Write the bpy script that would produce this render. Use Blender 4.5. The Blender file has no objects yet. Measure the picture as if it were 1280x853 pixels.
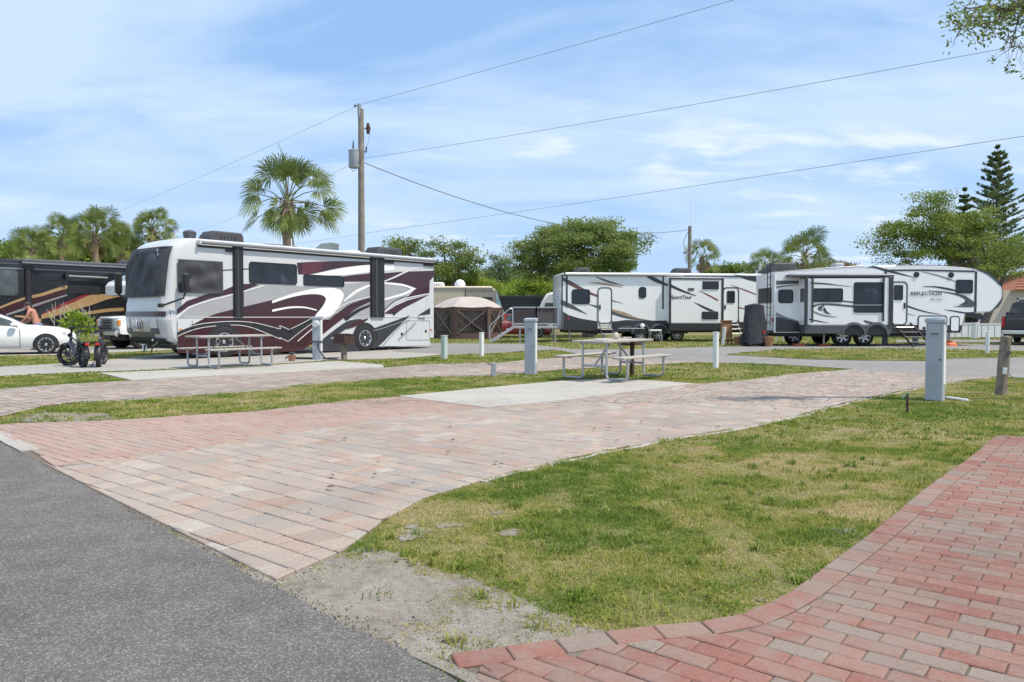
import bpy, bmesh, math, random
import numpy as np
from mathutils import Vector, Matrix
random.seed(7)
rng = np.random.default_rng(11)
R = math.radians
scene = bpy.context.scene
C = scene.collection

# ---------------------------------------------------------------- camera
F, CX, CY, H, PITCH = 950.0, 640.0, 426.5, 1.25, math.atan(30.5 / 950.0)
cam_d = bpy.data.cameras.new('camera')
cam = bpy.data.objects.new('camera', cam_d)
C.objects.link(cam)
cam.location = (0, 0, H)
cam.rotation_euler = (math.pi / 2 - PITCH, 0, 0)
cam_d.sensor_width = 36
cam_d.lens = F / 1280 * 36
cam_d.clip_end = 4000
scene.camera = cam

def ray(px, py):
    a, b = (px - CX) / F, (CY - py) / F
    c, s = math.cos(PITCH), math.sin(PITCH)
    return Vector((a, c + b * s, -s + b * c))

def gnd(px, py, z=0.0):
    """where a line of sight of the survey photograph meets the level z"""
    r = ray(px, py)
    t = (z - H) / r.z
    return Vector((r.x * t, r.y * t, z))

def at(px, py, Y):
    """the point at distance Y seen at a pixel of the survey photograph"""
    r = ray(px, py)
    t = Y / r.y
    return Vector((r.x * t, Y, H + r.z * t))

P = Vector((0.6296, 0.7769, 0)).normalized()       # along the pads
Q = Vector((P.y, -P.x, 0))                          # across the pads, to the right

# ---------------------------------------------------------------- materials
MATS = {}
def nodes(name):
    m = bpy.data.materials.new(name)
    m.use_nodes = True
    nt = m.node_tree
    return m, nt, nt.nodes['Principled BSDF']

def N(nt, t, **kw):
    n = nt.nodes.new(t)
    for k, v in kw.items():
        if k.startswith('_'):
            setattr(n, k[1:], v)
        else:
            n.inputs[k.replace('__', ' ')].default_value = v
    return n

def ramp(nt, stops, interp='LINEAR'):
    n = nt.nodes.new('ShaderNodeValToRGB')
    cr = n.color_ramp
    cr.interpolation = interp
    while len(cr.elements) < len(stops):
        cr.elements.new(0.5)
    for e, (p, c) in zip(cr.elements, stops):
        e.position = p
        e.color = (c[0], c[1], c[2], 1) if not isinstance(c, (int, float)) else (c, c, c, 1)
    return n

def mixc(nt, fac, a, b, blend='MIX'):
    n = nt.nodes.new('ShaderNodeMix')
    n.data_type = 'RGBA'
    n.blend_type = blend
    L = nt.links
    for i, v in ((0, fac), (6, a), (7, b)):
        if hasattr(v, 'links'):
            L.new(v, n.inputs[i])
        elif i == 0:
            n.inputs[0].default_value = v
        else:
            n.inputs[i].default_value = (v[0], v[1], v[2], 1)
    return n.outputs[2]

def coords(nt, kind='Object'):
    return nt.nodes.new('ShaderNodeTexCoord').outputs[kind]

def noise(nt, vec, scale, detail=4, rough=0.55, dist=0.0):
    n = N(nt, 'ShaderNodeTexNoise', Scale=scale, Detail=detail, Roughness=rough, Distortion=dist)
    nt.links.new(vec, n.inputs['Vector'])
    return n.outputs['Fac']

def bump(nt, bsdf, h, strength=0.3, dist=0.01):
    b = N(nt, 'ShaderNodeBump', Strength=strength, Distance=dist)
    nt.links.new(h, b.inputs['Height'])
    nt.links.new(b.outputs['Normal'], bsdf.inputs['Normal'])

def mat(name, col, rough=0.5, metal=0.0, var=0.12, vs=3.0, bs=0.0, bscale=40, coat=0.0, spec=0.5):
    """painted or raw surface with uneven colour (var) and grain (bs)"""
    if name in MATS:
        return MATS[name]
    m, nt, b = nodes(name)
    v = coords(nt)
    f = noise(nt, v, vs, 5, 0.6)
    r = ramp(nt, [(0.3, tuple(c * (1 - var) for c in col)), (0.7, tuple(min(1, c * (1 + var)) for c in col))])
    nt.links.new(f, r.inputs[0])
    nt.links.new(r.outputs[0], b.inputs['Base Color'])
    rr = N(nt, 'ShaderNodeMapRange')
    rr.inputs['To Min'].default_value = max(0.02, rough - 0.06)
    rr.inputs['To Max'].default_value = min(1, rough + 0.08)
    nt.links.new(noise(nt, v, vs * 4, 3), rr.inputs['Value'])
    nt.links.new(rr.outputs[0], b.inputs['Roughness'])
    b.inputs['Metallic'].default_value = metal
    b.inputs['Coat Weight'].default_value = coat
    b.inputs['Coat Roughness'].default_value = 0.06
    b.inputs['Specular IOR Level'].default_value = spec
    if bs:
        bump(nt, b, noise(nt, v, bscale, 4), bs, 0.01)
    MATS[name] = m
    return m

def glass_dark(name='tinted glass', col=(0.012, 0.014, 0.018)):
    if name in MATS:
        return MATS[name]
    m, nt, b = nodes(name)
    v = coords(nt)
    r = ramp(nt, [(0.3, col), (0.62, tuple(c * 2.0 for c in col)), (0.72, tuple(c * 4.5 for c in col))])
    nt.links.new(noise(nt, v, 2.2, 3), r.inputs[0])
    nt.links.new(r.outputs[0], b.inputs['Base Color'])
    b.inputs['Roughness'].default_value = 0.06
    MATS[name] = m
    return m

WHITE = mat('white gelcoat', (0.86, 0.855, 0.84), 0.28, var=0.035, vs=1.1, coat=0.3)
IVORY = mat('pale silver paint', (0.60, 0.61, 0.61), 0.25, var=0.03, vs=1.0, coat=0.4)
SILVER = mat('silver paint', (0.40, 0.395, 0.39), 0.28, metal=0.15, var=0.06, coat=0.4)
MAROON = mat('maroon paint', (0.045, 0.009, 0.014), 0.22, var=0.18, coat=0.5)
RED2 = mat('wine red paint', (0.10, 0.016, 0.026), 0.22, var=0.1, coat=0.5)
CHAR = mat('charcoal paint', (0.035, 0.036, 0.042), 0.3, var=0.12, coat=0.3)
GREYP = mat('graphite paint', (0.085, 0.088, 0.1), 0.35, var=0.1, coat=0.2)
MIDG = mat('mid grey decal', (0.24, 0.245, 0.255), 0.35, var=0.08)
TAN = mat('tan decal', (0.42, 0.30, 0.20), 0.35, var=0.08)
RUST = mat('rust red decal', (0.25, 0.075, 0.05), 0.35, var=0.1)
GOLD = mat('gold paint', (0.40, 0.26, 0.12), 0.25, var=0.1, coat=0.4)
BLACK = mat('black plastic', (0.018, 0.018, 0.02), 0.5, var=0.2)
DARKAC = mat('dark grey plastic', (0.06, 0.06, 0.065), 0.55, var=0.15, bs=0.1)
RUBBER = mat('tyre rubber', (0.022, 0.022, 0.023), 0.8, var=0.25, vs=8, bs=0.2, bscale=90)
ALU = mat('aluminium', (0.62, 0.62, 0.63), 0.32, metal=0.9, var=0.06, vs=8)
CHROME = mat('chrome', (0.72, 0.72, 0.73), 0.12, metal=1.0, var=0.05, vs=6)
GALV = mat('galvanised steel', (0.42, 0.44, 0.46), 0.45, metal=0.55, var=0.14, vs=14)
PLANK = mat('weathered plank', (0.40, 0.37, 0.33), 0.85, var=0.18, vs=9, bs=0.3, bscale=60)
WHITEPL = mat('white plastic', (0.78, 0.79, 0.78), 0.45, var=0.04, vs=5)
PEDG = mat('pedestal grey paint', (0.37, 0.41, 0.45), 0.5, var=0.08, vs=3, bs=0.05)
OLDWOOD = mat('old timber', (0.23, 0.19, 0.15), 0.9, var=0.35, vs=10, bs=0.6, bscale=30)
POLEW = mat('pole timber', (0.25, 0.215, 0.18), 0.9, var=0.25, vs=4, bs=0.5, bscale=24)
RUSTY = mat('rusty iron', (0.075, 0.036, 0.03), 0.8, var=0.4, vs=12, bs=0.4)
GREYTR = mat('transformer grey', (0.32, 0.36, 0.39), 0.45, var=0.06)
ORANGE = mat('orange plastic', (0.75, 0.18, 0.07), 0.5, var=0.1)
REDL = mat('red lens', (0.5, 0.03, 0.025), 0.2, var=0.1)
AMBER = mat('amber lens', (0.7, 0.25, 0.03), 0.2, var=0.1)
LENS = mat('clear lens', (0.6, 0.62, 0.64), 0.08, var=0.1)
TERRA = mat('terracotta', (0.36, 0.17, 0.09), 0.8, var=0.2, bs=0.2)
WICKER = mat('brown wicker', (0.33, 0.17, 0.08), 0.8, var=0.3, vs=20, bs=0.5, bscale=60)
COVER = mat('dark cover cloth', (0.035, 0.036, 0.045), 0.75, var=0.25, vs=5, bs=0.5, bscale=6)
SCREEN = mat('woven sun screen', (0.048, 0.050, 0.060), 0.7, var=0.3, vs=4, bs=0.5, bscale=4)
TENTB = mat('brown tent cloth', (0.12, 0.075, 0.065), 0.85, var=0.15, bs=0.2)
TENTT = mat('beige tent cloth', (0.46, 0.41, 0.37), 0.85, var=0.08, bs=0.15)
BEIGE = mat('beige paint', (0.58, 0.50, 0.38), 0.35, var=0.05, coat=0.2)
CREAM = mat('cream stucco', (0.60, 0.54, 0.47), 0.9, var=0.06, bs=0.2)
ROOFT = mat('red brown roof tiles', (0.30, 0.12, 0.075), 0.8, var=0.25, vs=14, bs=0.4, bscale=20)
CARW = mat('white car paint', (0.78, 0.79, 0.79), 0.2, var=0.02, vs=1, coat=0.6)
CARK = mat('black car paint', (0.012, 0.012, 0.014), 0.2, var=0.2, vs=1, coat=0.6)
CARR = mat('red car paint', (0.22, 0.022, 0.03), 0.25, var=0.1, coat=0.5)
SKIN = mat('sunburnt skin', (0.48, 0.22, 0.15), 0.55, var=0.1, vs=9)
HAIR = mat('dark grey hair', (0.06, 0.05, 0.045), 0.8, var=0.3)
SHORTS = mat('blue check shorts', (0.16, 0.2, 0.32), 0.9, var=0.5, vs=40)
WIRE = mat('wire', (0.16, 0.18, 0.17), 0.6, var=0.05)
BARK = mat('bark', (0.15, 0.125, 0.10), 0.95, var=0.35, vs=6, bs=0.8, bscale=18)
PALMB = mat('palm bark', (0.27, 0.21, 0.15), 0.95, var=0.3, vs=7, bs=0.9, bscale=14)
CERAM = mat('cream ceramic', (0.55, 0.5, 0.4), 0.4, var=0.08)
BLUE = mat('blue enamel', (0.03, 0.06, 0.3), 0.3, var=0.1)
GL = glass_dark()
GL2 = glass_dark('car glass', (0.05, 0.062, 0.066))
GLT = glass_dark('pale windscreen', (0.22, 0.27, 0.31))
GLB = glass_dark('blue windscreen', (0.08, 0.2, 0.3))

# ---------------------------------------------------------------- mesh builder
class MB:
    def __init__(s):
        s.v, s.f, s.m, s.mats = [], [], [], []
    def mi(s, m):
        if m not in s.mats:
            s.mats.append(m)
        return s.mats.index(m)
    def add(s, vs, fs, m):
        o = len(s.v)
        s.v += [tuple(p) for p in vs]
        i = s.mi(m)
        for f in fs:
            s.f.append([k + o for k in f])
            s.m.append(i)
        return s
    def box(s, x0, x1, y0, y1, z0, z1, m, b=0.0, M=None):
        x0, x1 = min(x0, x1), max(x0, x1); y0, y1 = min(y0, y1), max(y0, y1); z0, z1 = min(z0, z1), max(z0, z1)
        b = min(b, (x1 - x0) * .49, (y1 - y0) * .49, (z1 - z0) * .49)
        if b <= 0:
            vs = [(x, y, z) for x in (x0, x1) for y in (y0, y1) for z in (z0, z1)]
            fs = [(0, 1, 3, 2), (4, 6, 7, 5), (0, 4, 5, 1), (2, 3, 7, 6), (0, 2, 6, 4), (1, 5, 7, 3)]
        else:
            vs, idx = [], {}
            for i, x in enumerate((x0, x1)):
                for j, y in enumerate((y0, y1)):
                    for k, z in enumerate((z0, z1)):
                        sx, sy, sz = (b if i == 0 else -b), (b if j == 0 else -b), (b if k == 0 else -b)
                        for a, p in enumerate(((x, y + sy, z + sz), (x + sx, y, z + sz), (x + sx, y + sy, z))):
                            idx[(i, j, k, a)] = len(vs); vs.append(p)
            I = lambda i, j, k, a: idx[(i, j, k, a)]
            fs = []
            for i in (0, 1):
                fs.append([I(i, j, k, 0) for j, k in ((0, 0), (0, 1), (1, 1), (1, 0))])
                fs.append([I(j, i, k, 1) for j, k in ((0, 0), (0, 1), (1, 1), (1, 0))])
                fs.append([I(j, k, i, 2) for j, k in ((0, 0), (0, 1), (1, 1), (1, 0))])
            for p in (0, 1):
                for q in (0, 1):
                    fs.append([I(0, p, q, 1), I(1, p, q, 1), I(1, p, q, 2), I(0, p, q, 2)])
                    fs.append([I(p, 0, q, 0), I(p, 1, q, 0), I(p, 1, q, 2), I(p, 0, q, 2)])
                    fs.append([I(p, q, 0, 0), I(p, q, 1, 0), I(p, q, 1, 1), I(p, q, 0, 1)])
            for i in (0, 1):
                for j in (0, 1):
                    for k in (0, 1):
                        fs.append([I(i, j, k, 0), I(i, j, k, 1), I(i, j, k, 2)])
        if M is not None:
            vs = [M @ Vector(p) for p in vs]
        return s.add(vs, fs, m)
    def tube(s, pts, r, m, n=8, cap=True):
        pts = [Vector(p) for p in pts]
        rs = r if isinstance(r, (list, tuple)) else [r] * len(pts)
        vs, fs = [], []
        up = None
        for i, p in enumerate(pts):
            t = (pts[min(i + 1, len(pts) - 1)] - pts[max(i - 1, 0)]).normalized()
            if up is None:
                up = Vector((0, 0, 1)) if abs(t.z) < .9 else Vector((1, 0, 0))
            a = t.cross(up)
            if a.length < 1e-5:
                a = t.cross(Vector((0, 1, 0)))
            a.normalize(); bb = a.cross(t).normalized(); up = bb
            for k in range(n):
                an = 2 * math.pi * k / n
                vs.append(p + a * (rs[i] * math.cos(an)) + bb * (rs[i] * math.sin(an)))
        for i in range(len(pts) - 1):
            for k in range(n):
                k2 = (k + 1) % n
                fs.append((i * n + k, i * n + k2, (i + 1) * n + k2, (i + 1) * n + k))
        if cap:
            fs.append(tuple(range(n))[::-1]); fs.append(tuple(range((len(pts) - 1) * n, len(pts) * n)))
        return s.add(vs, fs, m)
    def bar(s, a, b, w, h, m, up=(0, 0, 1)):
        """rectangular bar from a to b"""
        a, b = Vector(a), Vector(b); t = (b - a).normalized(); u = Vector(up)
        x = t.cross(u)
        if x.length < 1e-4: x = t.cross(Vector((0, 1, 0)))
        x.normalize(); y = x.cross(t)
        vs = [c + x * i * w / 2 + y * j * h / 2 for c in (a, b) for i, j in ((-1, -1), (1, -1), (1, 1), (-1, 1))]
        return s.add(vs, [(3, 2, 1, 0), (4, 5, 6, 7)] + [(k, (k + 1) % 4, (k + 1) % 4 + 4, k + 4) for k in range(4)], m)
    def lathe(s, prof, m, n=24, c=(0, 0, 0), axis='Z', closed=False):
        vs, fs = [], []
        for (r, h) in prof:
            for k in range(n):
                a = 2 * math.pi * k / n
                x, y = r * math.cos(a), r * math.sin(a)
                p = {'Z': (x, y, h), 'Y': (x, h, y), 'X': (h, x, y)}[axis]
                vs.append((p[0] + c[0], p[1] + c[1], p[2] + c[2]))
        L = len(prof)
        for i in range(L if closed else L - 1):
            j = (i + 1) % L
            for k in range(n):
                k2 = (k + 1) % n
                fs.append((i * n + k, i * n + k2, j * n + k2, j * n + k))
        if not closed:
            fs.append(tuple(range(n))[::-1]); fs.append(tuple(range((L - 1) * n, L * n)))
        return s.add(vs, fs, m)
    def prism(s, front, back, m, sides=True, mback=None):
        n = len(front)
        fs = [tuple(range(n)), tuple(range(2 * n - 1, n - 1, -1))]
        if sides:
            fs += [(k, k + n, (k + 1) % n + n, (k + 1) % n) for k in range(n)]
        return s.add(list(front) + list(back), fs, m)
    def addmesh(s, me, M, m):
        return s.add([M @ v.co for v in me.vertices], [tuple(p.vertices) for p in me.polygons], m)
    def build(s, name, parent=None, smooth=None, loc=None):
        me = bpy.data.meshes.new(name)
        me.from_pydata(s.v, [], s.f)
        for m in s.mats:
            me.materials.append(m)
        me.polygons.foreach_set('material_index', s.m)
        if smooth:
            me.polygons.foreach_set('use_smooth', [True] * len(s.f))
            me.set_sharp_from_angle(angle=R(smooth))
        me.update()
        o = bpy.data.objects.new(name, me)
        C.objects.link(o)
        if parent: o.parent = parent
        if loc is not None: o.location = loc
        return o

def tag(o, label=None, cat=None, group=None, kind=None):
    if label: o['label'] = label
    if cat: o['category'] = cat
    if group: o['group'] = group
    if kind: o['kind'] = kind
    return o

def thing(name, label, cat, loc=(0, 0, 0), rz=0.0, group=None):
    o = bpy.data.objects.new(name, None)
    C.objects.link(o)
    o.empty_display_size = .3
    o.location = loc; o.rotation_euler = (0, 0, rz)
    return tag(o, label, cat, group)

def kids(o):
    return [c for c in bpy.data.objects if c.parent == o]

def copy_tree(o, parent=None):
    c = o.copy(); C.objects.link(c); c.parent = parent
    for ch in kids(o):
        copy_tree(ch, c)
    return c

def dup(o, loc, rz, label, scale=None, group=None):
    c = copy_tree(o); c.location = loc; c.rotation_euler = (0, 0, rz); c['label'] = label
    if scale: c.scale = (scale,) * 3 if isinstance(scale, (int, float)) else scale
    if group: c['group'] = group
    return c

def text_mesh(body, size, depth=0.004, shear=0.0, bold=0.0):
    cu = bpy.data.curves.new('t', 'FONT')
    cu.body = body; cu.size = size; cu.extrude = depth; cu.shear = shear; cu.offset = bold
    cu.align_x = 'CENTER'; cu.align_y = 'CENTER'
    o = bpy.data.objects.new('t', cu); C.objects.link(o)
    dg = bpy.context.evaluated_depsgraph_get()
    me = bpy.data.meshes.new_from_object(o.evaluated_get(dg))
    bpy.data.objects.remove(o)
    return me

FACING = Matrix.Rotation(math.pi / 2, 4, 'X')      # lettering upright on a wall that looks towards -y

def smooth_poly(pts, n=6, closed=False):
    """Catmull-Rom through points (tuples of any size)"""
    pts = [Vector(p) for p in pts]; out = []; L = len(pts)
    segs = L if closed else L - 1
    for i in range(segs):
        g = (lambda k: pts[k % L]) if closed else (lambda k: pts[min(max(k, 0), L - 1)])
        p0, p1, p2, p3 = g(i - 1), g(i), g(i + 1), g(i + 2)
        for k in range(n):
            t = k / n
            out.append(.5 * ((2 * p1) + (p2 - p0) * t + (2 * p0 - 5 * p1 + 4 * p2 - p3) * t * t + (3 * p1 - p0 - 3 * p2 + p3) * t ** 3))
    if not closed: out.append(pts[-1])
    return out

def area2(p):
    return .5 * sum(p[i][0] * p[(i + 1) % len(p)][1] - p[(i + 1) % len(p)][0] * p[i][1] for i in range(len(p)))

def inset(poly, d):
    """polygon moved inwards by d (2D)"""
    n = len(poly); out = []; sg = 1 if area2(poly) > 0 else -1
    for i in range(n):
        a, b, c = Vector(poly[i - 1]), Vector(poly[i]), Vector(poly[(i + 1) % n])
        e1, e2 = (b - a), (c - b)
        if e1.length < 1e-9 or e2.length < 1e-9:
            out.append(tuple(b)); continue
        e1.normalize(); e2.normalize()
        n1, n2 = Vector((-e1.y, e1.x)) * sg, Vector((-e2.y, e2.x)) * sg
        bis = n1 + n2
        if bis.length < 1e-4: bis = n1
        bis.normalize()
        k = d / max(.35, bis.dot(n1))
        out.append((b.x + bis.x * k, b.y + bis.y * k))
    return out

def rrect(x0, x1, z0, z1, r, n=5):
    x0, x1 = min(x0, x1), max(x0, x1); z0, z1 = min(z0, z1), max(z0, z1)
    r = min(r, (x1 - x0) / 2, (z1 - z0) / 2); o = []
    for cx, cz, a0 in ((x1 - r, z1 - r, 0), (x0 + r, z1 - r, 90), (x0 + r, z0 + r, 180), (x1 - r, z0 + r, 270)):
        for k in range(n + 1):
            a = R(a0 + 90 * k / n); o.append((cx + r * math.cos(a), cz + r * math.sin(a)))
    return o
# ================================================================ GROUND
def W(*px):
    return [gnd(x, y).xy for x, y in px]

def noise2(x, y, s, seed=0):
    """smooth lattice noise in 0..1 (numpy)"""
    x = np.asarray(x) * s + 1000.0; y = np.asarray(y) * s + 1000.0
    xi, yi = np.floor(x).astype(np.int64), np.floor(y).astype(np.int64)
    fx, fy = x - xi, y - yi
    fx, fy = fx * fx * (3 - 2 * fx), fy * fy * (3 - 2 * fy)
    def h(a, b):
        k = (a * 374761393 + b * 668265263 + seed * 974711) & 0x7fffffff
        k = ((k ^ (k >> 13)) * 1274126177) & 0x7fffffff
        return ((k ^ (k >> 16)) & 0xffff) / 65535.0
    return (h(xi, yi) * (1 - fx) + h(xi + 1, yi) * fx) * (1 - fy) + (h(xi, yi + 1) * (1 - fx) + h(xi + 1, yi + 1) * fx) * fy

def inside(poly, x, y):
    x, y = np.asarray(x), np.asarray(y)
    r = np.zeros(x.shape, bool)
    n = len(poly)
    for i in range(n):
        x0, y0 = poly[i]; x1, y1 = poly[(i + 1) % n]
        if y0 == y1: continue
        c = ((y0 > y) != (y1 > y)) & (x < (x1 - x0) * (y - y0) / (y1 - y0) + x0)
        r ^= c
    return r

def rough(poly, step=0.25, amp=0.03, seed=0, only=None):
    """the outline broken into short steps that wander by amp"""
    out = []
    n = len(poly)
    for i in range(n):
        a, b = Vector(poly[i]), Vector(poly[(i + 1) % n])
        d = (b - a).length
        far = min(a.length, b.length)
        st = max(step, far * .02)
        k = max(1, int(d / st)) if d < 60 else 1
        nn = Vector((-(b - a).y, (b - a).x)); nn = nn.normalized() if nn.length > 1e-6 else nn
        for j in range(k):
            p = a + (b - a) * (j / k)
            o = (float(noise2(p.x, p.y, 3.0, seed)) - .5) * 2 * amp + (float(noise2(p.x, p.y, 9.0, seed + 5)) - .5) * amp
            out.append((p.x + nn.x * o, p.y + nn.y * o))
    return out

def sheet(name, poly, z, m, thick=0.0, kind='structure'):
    b = MB()
    top = [(p[0], p[1], z) for p in poly]
    if thick:
        b.prism(top, [(p[0], p[1], z - thick) for p in poly], m)
    else:
        b.add(top, [tuple(range(len(top)))], m)
    return tag(b.build(name), kind=kind)

# ---- materials of the ground
def ground_mat(name, stops, scales, grain=None, rough=0.9, bs=0.3, bscale=80, bdist=0.01):
    m, nt, b = nodes(name); L = nt.links
    v = coords(nt)
    f = noise(nt, v, scales[0], 6, 0.6)
    f2 = noise(nt, v, scales[1], 5, 0.6)
    a = N(nt, 'ShaderNodeMath', _operation='ADD'); L.new(f, a.inputs[0]); L.new(f2, a.inputs[1])
    h = N(nt, 'ShaderNodeMath', _operation='MULTIPLY'); L.new(a.outputs[0], h.inputs[0]); h.inputs[1].default_value = .5
    r = ramp(nt, stops); L.new(h.outputs[0], r.inputs[0])
    col = r.outputs[0]
    if grain:
        vor = N(nt, 'ShaderNodeTexVoronoi', Scale=grain[0]); L.new(v, vor.inputs['Vector'])
        sp = nt.nodes.new('ShaderNodeSeparateColor'); L.new(vor.outputs['Color'], sp.inputs[0])
        gr = ramp(nt, [(0.0, grain[1]), (grain[3], 1.0), (1.0, grain[2])]); L.new(sp.outputs[0], gr.inputs[0])
        col = mixc(nt, 1.0, col, gr.outputs[0], 'MULTIPLY')
        bump(nt, b, vor.outputs['Distance'], bs, bdist)
    else:
        bump(nt, b, noise(nt, v, bscale, 5), bs, bdist)
    L.new(col, b.inputs['Base Color'])
    b.inputs['Roughness'].default_value = rough
    b.inputs['Specular IOR Level'].default_value = 0.25
    return m

LAWN = ground_mat('lawn soil and thatch', [(0.34, (0.10, 0.11, 0.028)), (0.46, (0.155, 0.16, 0.05)), (0.54, (0.22, 0.19, 0.085)), (0.66, (0.31, 0.26, 0.15))], (1.1, 17.0), bs=0.7, bscale=60, bdist=0.02)
ASPH = ground_mat('worn asphalt', [(0.32, (0.110, 0.103, 0.097)), (0.5, (0.148, 0.140, 0.132)), (0.68, (0.185, 0.175, 0.165))], (0.45, 4.0), grain=(150, 0.62, 1.75, 0.75), bs=0.45, bdist=0.004)
ROADM = ground_mat('grey lane', [(0.3, (0.20, 0.19, 0.18)), (0.7, (0.29, 0.278, 0.262))], (0.3, 3.0), grain=(60, 0.75, 1.3, 0.6))
CONC = ground_mat('broom finished concrete', [(0.32, (0.31, 0.288, 0.252)), (0.5, (0.40, 0.377, 0.336)), (0.68, (0.455, 0.432, 0.39))], (0.8, 6.0), bs=0.15, bscale=120, bdist=0.004)
GREYC = ground_mat('grey concrete pad', [(0.3, (0.29, 0.275, 0.25)), (0.7, (0.40, 0.38, 0.345))], (0.4, 4.0), bs=0.2, bscale=60)
SANDM = ground_mat('grey sand', [(0.34, (0.165, 0.143, 0.115)), (0.5, (0.255, 0.228, 0.192)), (0.66, (0.325, 0.295, 0.255))], (2.4, 19.0), grain=(210, 0.75, 1.2, 0.6), bs=0.5, bdist=0.006)
KERBM = ground_mat('worn kerb concrete', [(0.3, (0.27, 0.255, 0.23)), (0.5, (0.38, 0.36, 0.33)), (0.7, (0.45, 0.43, 0.39))], (2.5, 16.0), bs=.5, bscale=60)
JOINT = ground_mat('joint sand', [(0.3, (0.12, 0.10, 0.08)), (0.7, (0.21, 0.18, 0.15))], (2.0, 20.0), bs=0.3)
PALEJ = ground_mat('pale joint sand', [(0.3, (0.115, 0.098, 0.08)), (0.7, (0.21, 0.18, 0.15))], (2.0, 20.0), bs=0.3)

def paver_mat(name, stops, stain, stain_fac=0.5, edge=True):
    m, nt, b = nodes(name); L = nt.links
    geo = nt.nodes.new('ShaderNodeNewGeometry')
    v = coords(nt)
    r = ramp(nt, stops, 'LINEAR'); L.new(geo.outputs['Random Per Island'], r.inputs[0])
    f = noise(nt, v, 55, 5, 0.65)
    g = ramp(nt, [(0.25, 0.78), (0.75, 1.22)]); L.new(f, g.inputs[0])
    col = mixc(nt, 1.0, r.outputs[0], g.outputs[0], 'MULTIPLY')
    s1 = noise(nt, v, 1.1, 5, 0.6); s2 = noise(nt, v, 9.0, 4, 0.6)
    a = N(nt, 'ShaderNodeMath', _operation='MULTIPLY'); L.new(s1, a.inputs[0]); L.new(s2, a.inputs[1])
    big = ramp(nt, [(0.34, 0.80), (0.52, 1.0), (0.66, 1.07)]); L.new(noise(nt, v, 0.42, 6, 0.62), big.inputs[0]); col = mixc(nt, 1.0, col, big.outputs[0], 'MULTIPLY')
    st = ramp(nt, [(0.2, 0.0), (0.4, stain_fac)]); L.new(a.outputs[0], st.inputs[0])
    col = mixc(nt, st.outputs[0], col, stain)
    L.new(col, b.inputs['Base Color'])
    b.inputs['Roughness'].default_value = 0.88
    b.inputs['Specular IOR Level'].default_value = 0.25
    bump(nt, b, noise(nt, v, 140, 4), 0.35, 0.004)
    return m

BRICK = paver_mat('red clay pavers', [(0.0, (0.235, 0.105, 0.083)), (0.2, (0.262, 0.127, 0.10)), (0.45, (0.285, 0.155, 0.123)), (0.62, (0.235, 0.138, 0.112)), (0.8, (0.275, 0.185, 0.147)), (0.92, (0.228, 0.175, 0.146)), (1.0, (0.255, 0.205, 0.17))], (0.25, 0.20, 0.172), 0.8)
BRICK2 = paver_mat('faded red pavers', [(0.0, (0.345, 0.215, 0.175)), (0.3, (0.375, 0.25, 0.207)), (0.6, (0.33, 0.24, 0.203)), (0.8, (0.39, 0.28, 0.23)), (1.0, (0.32, 0.255, 0.22))], (0.345, 0.29, 0.25), 0.7)
PAVER = paver_mat('blended buff pavers', [(0.0, (0.35, 0.245, 0.195)), (0.16, (0.395, 0.315, 0.26)), (0.34, (0.335, 0.285, 0.248)), (0.5, (0.415, 0.335, 0.27)), (0.66, (0.305, 0.275, 0.25)), (0.82, (0.375, 0.265, 0.21)), (0.92, (0.42, 0.375, 0.33)), (1.0, (0.33, 0.25, 0.215))], (0.30, 0.27, 0.243), 0.8)

# ---- outlines (surveyed from the photograph, on the ground)
pad_top = [(-70, 537), (25, 531), (100, 529), (160, 526), (240, 520.5), (320, 516), (400, 506), (499, 497)]
pad_right_low = [(345, 728), (430, 690), (480, 652), (530, 625), (600, 603), (640, 592), (740, 568), (870, 544), (936, 534.5), (999, 520), (1055, 505), (1130, 489), (1180, 480), (1244, 471.5)]
slab_px = [(499, 497), (600, 487), (707, 477), (775, 474.6), (869, 481), (800, 490), (700, 503), (607, 511.5)]
red_edge = [(607, 511.5), (495, 522), (420, 535), (320, 550), (250, 562), (200, 570), (140, 579), (70, 587)]

E1, E2 = gnd(0, 555).xy, gnd(560, 853).xy
ed = (E2 - E1).normalized(); en = Vector((ed.y, -ed.x))
if en.dot(-E1) < 0: en = -en
edge_pt = lambda t: E1 + ed * t

# lawn: one sheet to the horizon
b = MB()
b.add([(-1500, -60, 0), (1500, -60, 0), (1500, 2500, 0), (-1500, 2500, 0)], [(0, 1, 2, 3)], LAWN)
tag(b.build('lawn_ground'), kind='structure')

road_poly = [edge_pt(-70), edge_pt(-25), edge_pt(-8)] + [edge_pt(-8 + .06 * k) + en * (0.022 * (float(noise2(k, 0, .21, 3)) - .5) * 2 + 0.012 * (float(noise2(k, 0, .9, 4)) - .5) * 2) for k in range(0, 330)] + [edge_pt(16), edge_pt(16) + en * 8, edge_pt(-70) + en * 8]
sheet('asphalt_road', [tuple(p) for p in road_poly], 0.014, ASPH, 0.05)

# concrete restraint along the road
def ribbon(poly_line, w0, w1, z, m, name, zt=0.05, step=.3, amp=.012, seed=1):
    """strip between two offsets of an open line of points"""
    pts = []
    for i in range(len(poly_line) - 1):
        a, c = Vector(poly_line[i]), Vector(poly_line[i + 1]); k = max(1, int((c - a).length / step))
        pts += [a + (c - a) * j / k for j in range(k)]
    pts.append(Vector(poly_line[-1]))
    A, B = [], []
    for i, p in enumerate(pts):
        t = (pts[min(i + 1, len(pts) - 1)] - pts[max(i - 1, 0)]).normalized(); n = Vector((-t.y, t.x))
        j = (float(noise2(p.x, p.y, 4, seed)) - .5) * 2 * amp
        A.append(p + n * (w0 + j)); B.append(p + n * (w1 + j * 2.2))
    poly = [tuple(p) for p in A] + [tuple(p) for p in B[::-1]]
    return sheet(name, poly, z, m, zt)

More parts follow.
